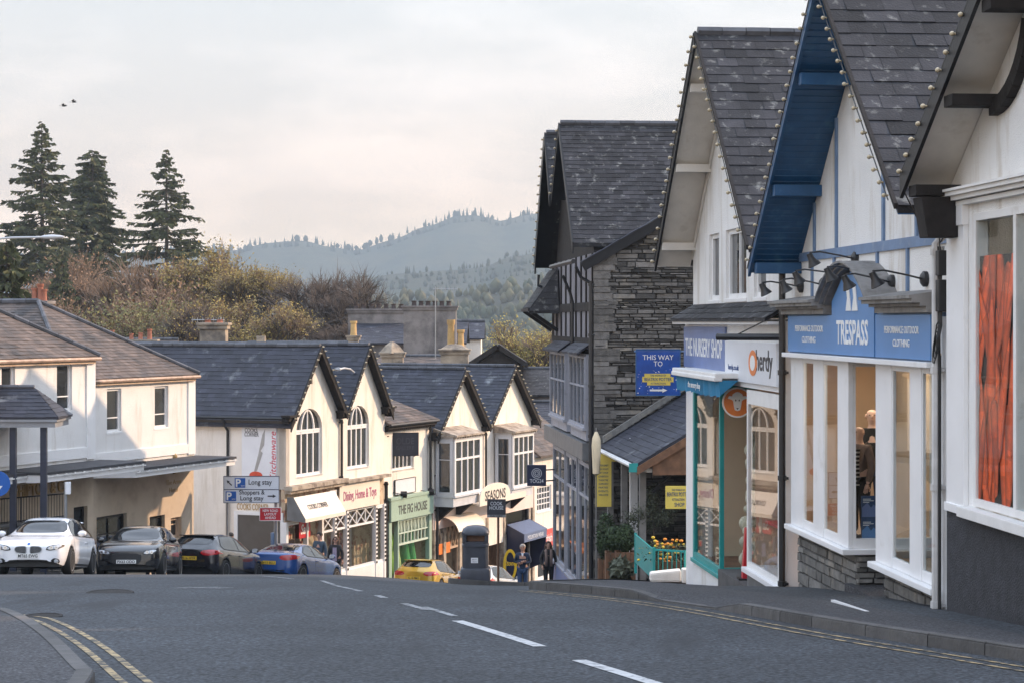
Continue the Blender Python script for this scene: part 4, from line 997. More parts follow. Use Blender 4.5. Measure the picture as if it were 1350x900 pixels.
    m = MB(); m.lathe([(.25, .021), (.25, .026)], c, 28, axis=axm); m.build('disc', M['orange'], s)
    pt = lambda x, y, o=0: c + V((x * .25, -.028 - o, y * .25))
    m = MB(); fc = [(.0, -.62), (.2, -.55), (.27, -.25), (.32, .1), (.42, .2), (.72, .3), (.62, .48), (.4, .46), (.34, .62), (.15, .74), (0, .78)]
    m.prism([pt(x, y) for x, y in fc] + [pt(-x, y) for x, y in fc[::-1]], (0, -.006, 0)); m.build('emblem', M['ltext'], s)
    m = MB()
    for x in (-.13, .13): m.prism([pt(x + .05 * math.cos(q * .8), .16 + .07 * math.sin(q * .8), .007) for q in range(8)], (0, -.003, 0))
    m.prism([pt(-.1, -.4, .007), pt(.1, -.4, .007), pt(0, -.52, .007)], (0, -.003, 0)); m.build('face_marks', M['dtext'], s)
    m = MB(); m.tube([c + V((0, 0, .28)), c + V((0, 0, .52))], .008, 5); m.build('hanger', M['iron'], s)
    # empty black banner pole sticking out from the wall
    s = thing('banner_pole', 'bare black banner pole with a stay rod over the pale fascia', 'bracket', FR.pt(32.6, 0, rz(1026, 444)))
    e = PP(945, 444, 32.9); b0 = FR.pt(32.55, .06, rz(1026, 444))
    m = MB(); m.tube([b0, e], .055, 8); m.build('pole', M['iron'], s); m = MB(); m.tube([FR.pt(32.5, .06, rz(1026, 412)), lerp(b0, e, .75)], .012, 5); m.build('stay_rod', M['iron'], s)
    # fleeces and boxes in the windows
    for i, (uu, nn, h, w, mt, lab) in enumerate(((38.6, -1.0, 2.5, .62, 'fleece', 'tall heap of cream fleece displayed behind the teal corner window'),)):
        mm = MB(); r = random.Random(i)
        for k in range(240):
            a = r.uniform(0, 6.28); zz = r.uniform(0, h); q = w * (1 - .35 * zz / h) * r.uniform(.55, 1); mm.ball(FR.pt(uu + math.cos(a) * q, nn + math.sin(a) * q * .7, zs + .05 + zz), r.uniform(.07, .15), 7, 5, r.random())
        tag(mm.build('fleece_display', M['fleece'], smooth=True), lab, 'shop display')
    for k, (uu, zz, mt, lab) in enumerate(((34.2, .0, 'tan', 'tan box on the lower shelf of the pale shop window'), (33.7, .8, 'redfas', 'red tin in the pale shop window above the box'))):
        mm = MB(); mm.box(FR, uu, uu + .34, -.7, -.4, zs2 + .03 + zz, zs2 + .36 + zz); mm.box(FR, uu - .01, uu + .35, -.71, -.39, zs2 + .361 + zz, zs2 + .40 + zz)
        if zz: mm.box(FR, ud + .1, uc - .1, -.9, -.3, zs2 + zz - .02, zs2 + zz + .028)
        tag(mm.build('display_box', M[mt], bevel=.01), lab, 'box')
    p = PP(986, 740, 36.2); mm = MB(); zg = gz(p.x, p.y) + .1
    mm.prism([V((p.x - .10, p.y, zg)), V((p.x + .10, p.y, zg)), V((p.x + .07, p.y, zg + .95)), V((p.x - .04, p.y, zg + .95))], (0, .22, 0)); b = MB(); b.cbox((p.x, p.y + .1, zg + .02), .34, .34, .04)
    s = thing('folding_board', 'narrow red folding board standing in the nursery doorway', 'display board', (p.x, p.y, zg)); mm.build('board', M['red'], s, bevel=.01); b.build('foot', M['blkpl'], s)
    bulb_string('festoon bulbs down the far barge board of the white gable', [FR.pt(uA, .62, zA), FR.pt(42.15, .62, zA - (42.15 - uA) * sl - .04)], FR.N, .34, .034)
    bulb_string('festoon bulbs down the near verge of the white gable beside the blue one', [FR.pt(uA - .1, .60, zA - .22), FR.pt(33.2, .60, zA - (uA - 33.2) * sl - .16)], FR.N, .34, .034)
M['fleece'] = pm('cream_fleece', (.62, .55, .42), .95, .15, 10, .6, 40, tone=.2)
nursery()
M['shadewall'] = pm('shaded_white_wall', (.22, .215, .24), .8, .15, 2, .3, 30, col2=(.16, .15, .16), s2=2, th=(.5, .75), streak=.2); M['shadepaint'] = pm('weathered_shaded_white_paint', (.36, .37, .42), .55, .12, 3, .1, 30, col2=(.2, .2, .22), s2=3, th=(.55, .75))  # shade put into both greys: the wall and bay paint are white
# ---- R4: dark slate-stone building with timbered front
def slate_building():
    uw = 56.7
    t = thing('slate_stone_building', 'dark slate stone building with steep slate gables and a timbered front', 'building', FR.pt(60, -2, gzF(FR, 60)))
    # stone end wall facing up the hill: rake rises away from the street
    FE = Frame(FR.pt(uw, 0, 0).xy, d=(-FR.N).xy); FE.N = -FR.U.copy()           # u runs into the plot, n up the hill
    zr0, slr = 1.62, .575
    rake = lambda u: min(zr0 + slr * u, zr0 + slr * 10 - (u - 10) * slr) if u > 10 else zr0 + slr * u
    gb = gzF(FR, uw) - .5
    m = MB(); m.prism([FE.pt(0, -.02, gb), FE.pt(20, -.02, gb), FE.pt(20, -.02, rake(20)), FE.pt(10, -.02, rake(10)), FE.pt(0, -.02, rake(0))], FE.N * -.4); m.build('wall_core', M['mortar'], t)
    m = MB(); stones(m, FE, 0, 6.5, lambda u: gb, rake, 0, (.04, .17), (.12, .65), .08, random.Random(3)); 
    z = gb
    rr = random.Random(8)
    while z < zr0:                                                              # quoins at the street corner
        h = rr.uniform(.10, .26); w = rr.uniform(.28, .75); m.box(FE, -.02, w, -.1, .06 + rr.uniform(0, .03), z + .008, z + h - .008, rr.uniform(.2, .8)); z += h
    m.build('end_wall', M['stone'], t)
    # verge of the main roof along the rake
    q0, q1 = FE.pt(-.35, 0, zr0 - .2 + .12), FE.pt(6.5, 0, rake(6.5) + .12)
    m = MB(); m.beam(q0 - FR.U * .18 + V((0, 0, .0)), q1 - FR.U * .18, .06, .26); m.build('barge_board', M['black'], t)
    m = MB(); dv = (q1 - q0) / 26
    for i in range(26): m.prism([q0 + dv * i - FR.U * .24 + V((0, 0, .15)), q0 + dv * (i + 1.08) - FR.U * .24 + V((0, 0, .15)), q0 + dv * (i + 1.08) + FR.U * .4 + V((0, 0, .15)), q0 + dv * i + FR.U * .4 + V((0, 0, .15))], (0, 0, .025 + .01 * (i % 2)), R.random())
    m.build('verge_slates', M['slateblue'], t)
    # street gables
    gable_roof(FR, 60.5, 5.98, uw + .15, 5.98 - (60.5 - uw - .15) * 1.03, 62.55, 3.9, .56, -14, t, 'slate', 'black', 'black', .19, .30, ov=.5, bh=.32)
    gable_roof(FR, 64.0, 6.02, 62.55, 3.9, 67.2, 1.9, .62, -14, t, 'slate', 'black', 'black', .19, .30, ov=.5, bh=.34)
    m = MB(); m.prism([FR.pt(uw + .2, -.02, 1.5), FR.pt(66.6, -.02, 1.5), FR.pt(66.6, -.02, 2.2), FR.pt(64, -.02, 5.7), FR.pt(62.55, -.02, 3.7), FR.pt(60.5, -.02, 5.7), FR.pt(uw + .2, -.02, 2.0)], FR.N * -.25); m.build('gable_wall', M['timber'], t)
    # lower slate hood on the far corner
    q = (FR.pt(65.6, .95, .45), FR.pt(68.2, .95, .45), FR.pt(65.6, .05, 1.75), FR.pt(68.2, .05, 1.75))
    roof_slab('hood_roof', [q, (FR.pt(65.2, .05, .35), FR.pt(65.6, 1.0, .35), FR.pt(65.59, .05, 1.75), FR.pt(65.6, .06, 1.75))], M['slate'], t, .2, .3)
    m = MB(); m.prism([FR.pt(65.64, .01, .3), FR.pt(65.64, .93, .38), FR.pt(65.64, .03, 1.68)], FR.U * 2.4); m.build('hood_core', M['timber'], t)
    m = MB(); m.beam(FR.pt(66, 0, -.3), FR.pt(66, .95, .35), .09, .12); m.beam(FR.pt(68, 0, -.3), FR.pt(68, .95, .35), .09, .12); m.beam(FR.pt(65.6, .98, .38), FR.pt(68.2, .98, .38), .1, .1); m.build('bracket', M['black'], t); m = MB(); m.tube([FR.pt(66.4, .6, 1.55), FR.pt(66.4, .62, 1.2), FR.pt(66.4, .1, .95)], .05, 6); m.build('gutter_outlet', M['black'], t); m = MB(); m.tube([FR.pt(56.9, .5, 1.55), FR.pt(56.9, .35, 1.25), FR.pt(56.7, .12, 1.1)], .05, 6); m.build('gutter_outlet', M['black'], t)
    m = MB(); m.tube([FR.pt(56.5, .62, 1.70), FR.pt(62.4, .62, 1.70)], .07, 6); m.build('gutter', M['iron'], t)
    # timbered front
    zf0, zf1 = -.55, 1.75; ue = 67.6
    m = MB(); m.box(FR, uw + .05, ue, -.35, 0, gzF(FR, 66) - 1.2, zf1 + .2); m.build('wall', M['shadewall'], t)
    m = MB()
    for u in (56.95, 58.4, 59.6, 60.9, 62.3, 63.6, 64.9, 66.2, 67.4): m.box(FR, u - .09, u + .09, .001, .04, zf0, zf1 + .2)
    m.box(FR, uw + .1, ue, .001, .05, .30, .56); m.box(FR, uw + .1, ue, .001, .05, zf0 - .1, zf0 + .08); m.box(FR, uw + .1, ue, .001, .05, -1.0, -.8); m.build('timber_frame', M['timber'], t)
    # two small slate-topped bays
    for ua, ub in ((57.1, 60.9), (62.0, 66.4)):
        zt, zb = -.98, -3.05; pj = .24
        m = MB(); m.box(FR, ua, ub, .002, pj - .06, zb - .35, zb); m.box(FR, ua - .02, ub + .02, .002, pj + .05, zb - .06, zb + .02); bp = m.build('bay', M['shadepaint'], t); one(lambda m: m.box(FR, ua, ub, .002, pj - .06, zt, zt + .06), 'bay_head', M['shadepaint'], t)
        window(FR, ua, ub, zb + .02, zt, pj, t, cols=4, rows=1, fw=.07, bar=.05, rowz=[.58], sill=0, name='bay_window', fm='shadepaint')
        for uu in (ua, ub):
            FS = Frame(FR.pt(uu, 0, 0).xy, d=FR.N.xy); FS.N = -FR.U.copy() if uu == ua else FR.U.copy()
            window(FS, .03, pj - .075, zb + .02, zt, .02, t, cols=1, rows=1, fw=.05, rowz=[.58], sill=0, name='bay_window', fm='shadepaint')
        roof_slab('bay_roof', [(FR.pt(ua - .15, pj + .22, zt + .08), FR.pt(ub + .15, pj + .22, zt + .08), FR.pt(ua - .05, .06, zt + .36), FR.pt(ub + .05, .06, zt + .36))], M['slateblue'], t, .16, .3, .05)
    # shop below
    m = MB(); m.box(FR, 57, ue, .001, .30, -3.95, -3.45); m.build('shop_fascia', M['lead'], t)
    for a, b in ((57.2, 60), (60.4, 63.2), (63.6, 67)): window(FR, a, b, -7.9, -4.1, .06, t, cols=2, rows=1, fw=.12, bar=.08, rowz=[.75], sill=.06, fm='shadepaint')
    m = MB(); m.box(FR, 57, ue, .001, .10, gzF(FR, 67) - .6, -7.95); m.build('stall_riser', M['nblue'], t)
    pipe(FR, uw + .02, .09, gzF(FR, uw) - .1, 1.15, t, .065, 'iron')
    m = MB(); m.tube([FR.pt(60.95, .42, 1.4), FR.pt(60.95, .2, .9), FR.pt(60.95, .12, .6), FR.pt(60.95, .12, -.8)], .05, 6); m.build('downpipe', M['iron'], t)
    bulb_string('festoon bulbs down the far barge board of the dark slate building', [FR.pt(64.0, .69, 5.9), FR.pt(67.2, .69, 1.85)], FR.N, .36, .038)
    bulb_string('festoon bulbs along the first dark gable above the stone wall', [FR.pt(60.5, .62, 5.85), FR.pt(62.5, .62, 3.85)], FR.N, .36, .038)
    return FE
FE4 = slate_building()

# ---- porch with its lean-to roof, yard planting, fence and signs
def porch():
    t = thing('entrance_porch', 'timber porch with lean-to slate roof against the stone wall', 'porch', FR.pt(52, -1.5, gzF(FR, 52)))
    ua, ub = 49.3, 56.45; ze, zt = -3.50, -1.92; ne, nt = -.10, -2.75
    rf = roof_slab('roof', [(FR.pt(ua, ne, ze), FR.pt(ub, ne, ze), FR.pt(ua, nt, zt), FR.pt(ub, nt, zt))], M['slateblue'], t, .19, .34, .08)
    roof_slab('roof', [(FR.pt(ua, nt * 2 - .1, ze), FR.pt(ub, nt * 2 - .1, ze), FR.pt(ua, nt - .01, zt), FR.pt(ub, nt - .01, zt))], M['slateblue'], t, .3, .5, .08)
    m = MB(); m.prism([FR.pt(ub - .02, ne - .1, ze + .1), FR.pt(ub - .02, nt, zt + .14), FR.pt(ub - .02, nt, zt + .30), FR.pt(ub - .02, ne - .1, ze + .28)], -FR.U * .22); m.build('flashing_stones', M['stone2'], t)
    m = MB(); m.tube([FR.pt(ua - .05, ne + .10, ze - .06), FR.pt(ub, ne + .10, ze - .06)], .06, 6); g = m.build('gutter', M['paint'], t)
    m = MB(); m.box(FR, ua - .06, ua - .03, ne - .02, ne + .2, ze - .20, ze + .02); m.build('gutter_end', M['teal'], t)
    m = MB(); m.prism([FR.pt(ua - .02, ne, ze - .07), FR.pt(ua - .02, nt, zt - .07), FR.pt(ua - .02, nt, zt - .30), FR.pt(ua - .02, ne, ze - .27)], -FR.U * .05); m.prism([FR.pt(ua + .02, ne - .4, ze - .02), FR.pt(ua + .02, nt, zt - .2), FR.pt(ua + .02, nt, ze - .28), FR.pt(ua + .02, ne - .4, ze - .28)], FR.U * .05); m.build('verge_board', M['woodf'], t)
    gl = gzF(FR, 52)
    for u, n in ((55.9, -.35), (53.2, -.35), (50.0, -.35)): one(lambda m: m.box(FR, u - .08, u + .08, n - .08, n + .08, gzF(FR, u) - .2, ze - .06), 'post', M['greypost'], t)
    for u, n in ((54.2, -.75), (50.3, -2.0)): one(lambda m: m.box(FR, u - .1, u + .1, n - .1, n + .1, gzF(FR, u) - .2, ze + .35), 'post', M['paint'], t)
    m = MB(); m.box(FR, 50.1, 50.25, -5.2, -2.2, gl - .3, zt - .5); m.box(FR, 50.25, 56, -5.3, -5.2, gl - .3, ze); m.build('boarding', M['woodf'], t)
    m = MB(); 
    for n in (-2.25, -2.75, -3.25): m.box(FR, 50.04, 50.098, n - .05, n + .05, gl - .3, zt - .6)
    m.build('batten', M['woodf'], t)
    m = MB(); m.box(FR, ua + .1, ub, -2.6, ne - .25, ze - .22, ze - .12); m.build('ceiling', M['soffit'], t)
    m = MB(); m.beam(FR.pt(50.0, -.6, ze - .75), FR.pt(50.0, -1.3, ze - .16), .07, .09); m.build('brace', M['black'], t)
M['greypost'] = pm('weathered_grey_post', (.22, .21, .20), .8, .2, 4, .3, 30)
porch()
def leafy(name, label, cat, c, radii, count, leaf, mat, group=None, stem=None, seed=1, shell=.55, loose=.0, mul=None):
    """crown of small separate leaves round a stem"""
    r = random.Random(seed); t = thing(name, label, cat, (c[0], c[1], c[2] - radii[2] - (stem or 0)), group); m = MB(); c = V(c)
    lumps = [(V((r.gauss(0, .5), r.gauss(0, .5), r.gauss(0, .5))), r.uniform(.35, .6)) for _ in range(9)] if loose else None
    for _ in range(count):
        a = V((r.gauss(0, 1), r.gauss(0, 1), r.gauss(0, 1))).normalized(); q = r.uniform(shell, 1.0) ** .7
        if lumps:
            lc, lr = r.choice(lumps); p = lc * .7 + a * q * lr
        else: p = a * q * (1 + .10 * noise.noise(a * 3))
        p = c + V((p.x * radii[0], p.y * radii[1], p.z * radii[2] * (1 if p.z < 0 or not mul else mul)))
        u = V((r.gauss(0, 1), r.gauss(0, 1), r.gauss(0, 1))).normalized(); w = u.cross(a).normalized(); s = leaf * r.uniform(.6, 1.3)
        m.poly([p - u * s, p + w * s * .45, p + u * s, p - w * s * .45], r.random())
    m.build('crown', M[mat], t)
    zz = c.z - radii[2] - (stem or 0); m = MB(); m.tube([V((c.x, c.y, zz)), V((c.x + .02, c.y, c.z))], [.045, .02], 6); m.build('stem', M['bark'], t)
    return t
def planter(label, x, y, w, h, mat='woodf'):
    z = gz(x, y) + .12; t = thing('planter', label, 'planter', (x, y, z), 'planters in the porch yard'); m = MB(); k = 4
    for i in range(k):
        x0 = x - w / 2 + w * i / k
        for yy in (y - w / 2, y + w / 2 - .03): m.prism([V((x0 + .006, yy, z)), V((x0 + w / k - .006, yy, z)), V((x0 + w / k - .006, yy + .03, z)), V((x0 + .006, yy + .03, z))], (0, 0, h))
        y0 = y - w / 2 + w * i / k
        for xx in (x - w / 2, x + w / 2 - .03): m.prism([V((xx, y0 + .006, z)), V((xx + .03, y0 + .006, z)), V((xx + .03, y0 + w / k - .006, z)), V((xx, y0 + w / k - .006, z))], (0, 0, h))
    m.build('boards', M[mat], t)
    m = MB(); m.box(FW, x - w / 2 + .03, x + w / 2 - .03, y - w / 2 + .03, y + w / 2 - .03, z + h - .12, z + h - .05); m.build('soil', M['earth'], t)
    return z + h
for i, (px, d, w, h, rz_, lab, pl) in enumerate(((799, 51.5, .42, .62, .55, 'tall pointed clipped shrub under the yellow notice', 'narrow wooden planter under the tall pointed shrub'), (811, 50.0, .5, .78, .34, 'left rounded box shrub in a slatted planter', 'slatted wooden planter holding the left rounded shrub'), (824, 49.6, .5, .78, .36, 'right rounded box shrub beside the porch post', 'slatted wooden planter beside the porch post'))):
    x = (px - CX) * d / FPX; top = planter(pl, x, d, w, h)
    leafy('shrub', lab, 'shrub', (x, d, top + rz_ * .92), (.27, .27, rz_), 2600, .035, 'foliage', 'clipped shrubs in the porch yard', None, i, .6, mul=1.35 if i == 0 else None)
leafy('olive_tree', 'small round-headed olive tree behind the teal fence', 'tree', PP(861, 682, 50.0), (.68, .55, .55), 3400, .035, 'olive', None, 1.0, 5, .0, 1)
leafy('spiky_plant', 'grey-leaved spiky plant before the wooden planters', 'plant', PP(818, 750, 49.0), (.28, .2, .28), 260, .16, 'olive', None, .1, 6, .3)
M['flower'] = None
def yard():
    # teal fence: solid leaf and railings
    a, b, c = PP(838, 768, 47.2).xy, PP(862, 770, 44.0).xy, PP(904, 770, 43.6).xy
    za = gz(*b) + .12; zt = PP(838, 709, 46).z
    t = thing('teal_fence', 'bright teal metal fence with a solid panel and a run of railings', 'fence', (b.x, b.y, za))
    Fa = Frame(a, d=(b - a)); L = (b - a).length; Fb = Frame(b, d=(c - b)); L2 = (c - b).length
    m = MB(); m.box(Fa, .03, L - .03, -.015, .015, za + .06, zt - .03); m.build('panel', M['teal'], t)
    m = MB(); m.box(Fa, -.03, .03, -.03, .03, za - .2, zt); m.box(Fa, L - .03, L + .03, -.031, .031, za - .2, zt + .02); m.box(Fb, L2 - .03, L2, -.03, .03, za - .1, zt); m.build('post', M['teal'], t)
    m = MB(); m.box(Fb, .03, L2 - .03, -.02, .02, zt - .05, zt - .01); m.box(Fb, .03, L2 - .03, -.02, .02, za + .16, za + .2)
    for i in range(1, 7): m.tube([Fb.pt(L2 * i / 7, 0, za + .2), Fb.pt(L2 * i / 7, 0, zt - .05)], .012, 6)
    m.build('railings', M['teal'], t)
    # white stone trough lying by the fence
    p = PP(878, 764, 43.0); m = MB(); zz = gz(p.x, p.y) + .12
    m.prism([V((p.x - .34, p.y, zz)), V((p.x + .33, p.y, zz)), V((p.x + .33, p.y, zz + .27)), V((p.x - .34, p.y, zz + .20))], (0, .35, 0)); tag(m.build('stone_block', M['white2'], bevel=.05), 'long white rounded stone block at the foot of the teal fence', 'stone block')
    p = PP(907, 768, 42.5); m = MB(); zz = gz(p.x, p.y) + .1
    m.prism([V((p.x - .12, p.y, zz)), V((p.x + .10, p.y, zz)), V((p.x + .10, p.y, zz + .3)), V((p.x - .12, p.y, zz + .3))], (0, .3, 0)); tag(m.build('stone_block', M['white2'], bevel=.03), 'small square white stone block under the teal window corner', 'stone block')
    # flower tub
    x, d = (879 - CX) * 44.6 / FPX, 44.6; top = planter('wooden tub of orange and yellow flowers behind the railings', x, d, .55, .5)
    for i, (cl, nm) in enumerate((((.80, .30, .03), 'orange'), ((.80, .55, .05), 'yellow'))): M['fl%d' % i] = pm(nm + '_petals', cl, .6, .1, 9)
    r = random.Random(4); t2 = thing('flowers', 'bed of orange and yellow flowers behind the teal railings', 'flowers', (x, d, top - .1)); lv = MB(); pe = [MB(), MB()]
    for k in range(420):
        p = V((x + r.gauss(0, .24), d + r.gauss(0, .16), top + r.uniform(-.1, .38))); u = V((r.gauss(0, 1), r.gauss(0, 1), r.gauss(0, 1))).normalized(); w = u.orthogonal().normalized(); s = r.uniform(.02, .06); lv.poly([p - u * s, p + w * s * .4, p + u * s, p - w * s * .4], r.random())
    for k in range(46):
        p = V((x + r.gauss(0, .28), d - .1 + r.gauss(0, .14), top + r.uniform(-.1, .50))); q = pe[k % 2]
        s = r.uniform(.028, .05); q.ball(p, (s, s, s * .7), 7, 5)
    lv.build('leaves', M['foliage'], t2); pe[0].build('orange_flowers', M['fl0'], t2); pe[1].build('yellow_flowers', M['fl1'], t2)
    # big blue hanging sign
    c = PP(867.5, 490.5, 41.9); w, h = 58 * 41.9 / FPX, 60 * 41.9 / FPX
    s, pt, F3 = sign_board('hanging_sign', 'royal blue hanging sign reading THIS WAY TO with a white arrow', 'hanging sign', CAMF, c, w, h, 'rblue', .04, None, 'rblue2')
    text('THIS WAY', F3, pt(0, .66), .105, 'ltext', s, width=w * .70, bold=.004); text('TO', F3, pt(0, .38), .105, 'ltext', s, width=w * .2, bold=.004)
    shape([(-.62, -.05), (.56, -.05), (.56, -.2), (.70, -.2), (.70, -.42), (.56, -.42), (.56, -.56), (-.5, -.56), (-.5, -.42), (-.72, -.42), (-.72, -.18), (-.62, -.18)], pt, F3, 'yel', s, 'plaque')
    text('THE WORLD OF', F3, pt(0, -.13, .006), .04, 'btext', s, width=w * .36); text('BEATRIX POTTER', F3, pt(0, -.30, .006), .07, 'btext', s, width=w * .62, bold=.006); text('ATTRACTION', F3, pt(0, -.48, .006), .04, 'btext', s, width=w * .34)
    shape([(-.38, -.74), (.2, -.74), (.2, -.69), (.42, -.78), (.2, -.87), (.2, -.82), (-.38, -.82)], pt, F3, 'ltext', s, 'arrow')
    r = random.Random(12); m = MB()
    for k in range(60):
        x_, y_ = r.uniform(-.92, .92), r.uniform(-.93, .25); q = r.choice((.006, .008, .014)); c_ = pt(x_, y_); 
        m.prism([c_ + V((q, 0, 0)), c_ + V((0, 0, q)), c_ + V((-q, 0, 0)), c_ + V((0, 0, -q))], (0, -.003, 0))
    m.build('sparkles', M['ltext'], s)
    m = MB(); e = PP(907, 463, 41.9); m.tube([PP(836, 463, 41.9), e], .022, 6)
    for px in (845, 890): m.tube([PP(px, 463, 41.9), PP(px, 468, 41.9)], .012, 5)
    m.build('bracket', M['bluetrim'], s)
    # yellow porch signs
    s, pt, F3 = sign_board('wall_notice', 'tall yellow notice of small print hanging in the porch', 'notice', CAMF, PP(795.5, 637, 54.5), .44, 1.26, 'yel', .03)
    for k in range(9): text(('OPEN DAILY', 'TEA ROOM', 'GIFT SHOP', 'EXHIBITION', 'THEATRE', 'GARDEN', 'PARTIES', 'EVENTS', 'WELCOME')[k], F3, pt(0, .8 - .16 * k), .05, 'btext', s, width=.26)
    shape([(-1.05, .97), (1.6, .97), (1.9, 1.1), (1.4, 1.3), (-.9, 1.28)], pt, F3, 'yel', s, 'top_plaque')
    s, pt, F3 = sign_board('hanging_sign', 'yellow plaque reading BEATRIX POTTER ATTRACTION SHOP beside the porch door', 'hanging sign', CAMF, PP(894, 655, 48.6), .62, .56, 'yel', .03)
    text('THE WORLD OF', F3, pt(0, .66), .05, 'btext', s, width=.32); text('BEATRIX POTTER', F3, pt(-.0, .28), .1, 'btext', s, width=.54, bold=.006); text('ATTRACTION', F3, pt(0, -.18), .06, 'btext', s, width=.3); text('SHOP', F3, pt(.1, -.62), .1, 'btext', s, width=.24)
    # closed cream parasol hanging by the corner
    p = PP(786, 600, 53.5); t3 = thing('closed_parasol', 'closed cream parasol beside the black downpipe', 'parasol', (p.x, p.y, gz(p.x, p.y) + .12))
    m = MB(); k = 9
    pr = [(.03, -.55), (.10, -.5), (.115, -.1), (.13, .25), (.11, .45), (.035, .62)]
    m.lathe(pr, p + V((0, 0, .02)), 9); m.build('canopy', M['cream'], t3, smooth='auto')
    m = MB(); m.tube([V((p.x, p.y, gz(p.x, p.y) + .1)), p + V((0, 0, .75))], .02, 6); m.build('pole', M['greypost'], t3)
    m = MB(); m.lathe([(.2, 0), (.2, .06), (.05, .1)], (p.x, p.y, gz(p.x, p.y) + .12), 12); m.build('base', M['iron'], t3)
M['rblue2'] = pm('blue_sign_frame', (.02, .12, .32), .4, .1, 3)
M['navyp'] = pm('navy_poster', (.03, .07, .16), .5, .3, 6)
del M['flower']
yard()

# ---- litter bin on the pavement island
def bin_():
    d = 45.6; x = (627 - CX) * d / FPX; z = gz(x, d) + .12; t = thing('litter_bin', 'dark grey domed litter bin with a white notice on the pavement island', 'litter bin', (x, d, z))
    rr = lambda a, b, k=6: [(V((x + sx * (a - c_) + sx * c_ * math.cos(q), d + sy * (b - c_) + sy * c_ * math.sin(q), 0))) for sx, sy in () for c_ in (0,) for q in ()]
    def ring(hw, hd, rd, n=5):
        out = []
        for cx_, cy_, a0 in ((hw - rd, hd - rd, 0), (-hw + rd, hd - rd, 90), (-hw + rd, -hd + rd, 180), (hw - rd, -hd + rd, 270)):
            for i in range(n): a = rad(a0 + 90 * i / (n - 1)); out.append(V((x + cx_ + rd * math.cos(a), d + cy_ + rd * math.sin(a), 0)))
        return out
    def loft(m, prof):
        rings = []
        for hw, hd, rd, zz in prof:
            rings.append(len(m.v)); q = ring(hw, hd, rd); m.v += [p + V((0, 0, z + zz)) for p in q]; n = len(q)
        for a, b in zip(rings, rings[1:]):
            for i in range(n): m.f.append((a + i, a + (i + 1) % n, b + (i + 1) % n, b + i)); m.t.append(.5)
        m.f.append(tuple(range(rings[0], rings[0] + n))[::-1]); m.t.append(.5); m.f.append(tuple(range(rings[-1], rings[-1] + n))); m.t.append(.5)
    m = MB(); loft(m, [(.345, .30, .05, 0), (.345, .30, .05, .24), (.33, .29, .06, .28), (.295, .26, .1, .30), (.29, .26, .12, .78), (.305, .275, .12, .79), (.305, .275, .12, .83), (.29, .26, .12, .84), (.29, .26, .12, .90)]); m.build('body', M['binp'], t, smooth='auto')
    m = MB()
    for sx in (-1, 1): m.box(FW, x + sx * .25 - .045, x + sx * .25 + .045, d - .24, d + .24, z + .88, z + 1.06)
    m.box(FW, x - .2, x + .2, d + .10, d + .2, z + .88, z + 1.06); m.build('hood_posts', M['binp'], t, bevel=.02)
    m = MB(); m.box(FW, x - .2, x + .2, d - .1, d + .08, z + .82, z + 1.05); m.build('liner', M['woodf'], t)
    m = MB(); loft(m, [(.305, .275, .12, 1.05), (.315, .28, .12, 1.10), (.29, .25, .14, 1.17), (.2, .17, .12, 1.235), (.06, .05, .04, 1.26)]); m.build('hood', M['binp'], t, smooth='auto')
    m = MB(); m.box(FW, x - .10, x + .06, d - .268, d - .262, z + .42, z + .54); lb = m.build('notice', M['signw'], t)
    text('BIN IT', CAMF, V((x - .02, d - .27, z + .5)), .028, 'dtext', lb, width=.1, ext=.002); text('THANK YOU', CAMF, V((x - .02, d - .27, z + .45)), .02, 'dtext', lb, width=.11, ext=.002)
M['binp'] = pm('dark_grey_bin_plastic', (.042, .047, .062), .4, .2, 5, .1, 40)
bin_()
# ------------------------------------------------------------------ left row
lu = FL.u; lz = FL.zp
LF = facing(FL)
FL1 = Frame((-37.2 + 1.35, 0), d=(.41, 1), flip=True)
def hip_roof(F, u_near, u_far, eave, pitch, n_out, nb, parent, mat, gauge=.17, width=.26, fasc='tanfascia'):
    """hipped gable: triangle to the street, long slopes either side, ridge running back"""
    p = F.pt; W_ = u_far - u_near; t_ = W_ / 2; zA = eave + t_ * pitch; uA = (u_near + u_far) / 2; nA = n_out - t_
    q = [(p(u_near, n_out, eave), p(u_far, n_out, eave), p(uA, nA, zA), p(uA, nA, zA)),
         (p(u_near, nb, eave), p(u_near, n_out, eave), p(uA, nb, zA), p(uA, nA, zA)),
         (p(u_far, n_out, eave), p(u_far, nb, eave), p(uA, nA, zA), p(uA, nb, zA))]
    rf = roof_slab('roof', q, M[mat], parent, gauge, width)
    ridge_tiles(p(uA, nA, zA + .04), p(uA, nb, zA + .04), rf)
    for e in (u_near, u_far): ridge_tiles(p(e, n_out, eave + .04), p(uA, nA, zA + .04), rf, .075)
    m = MB(); o = .16
    m.box(F, u_near + o, u_far - o, n_out - .35, n_out - .03, eave - .20, eave - .095); m.box(F, u_far - .35, u_far - .03, nb, n_out - .36, eave - .20, eave - .095); m.box(F, u_near + .03, u_near + .35, nb, n_out - .36, eave - .20, eave - .095)
    m.build('eaves_board', M[fasc], parent)
    m = MB(); m.tube([p(u_near, n_out + .02, eave - .07), p(u_far, n_out + .02, eave - .07)], .055, 6); m.build('gutter', M['rustgut'], parent)
    return rf
M['tanfascia'] = pm('tan_timber_fascia', (.56, .42, .30), .7, .15, 4, .1, 20, col2=(.35, .2, .12), s2=2, th=(.55, .7))  # tan timber with random brown patches
M['rustgut'] = pm('rusty_gutter', (.45, .32, .24), .6, .3, 4)
M['canopytop'] = pm('dark_felt_roof', (.05, .05, .055), .85, .25, 3, .3, 20)
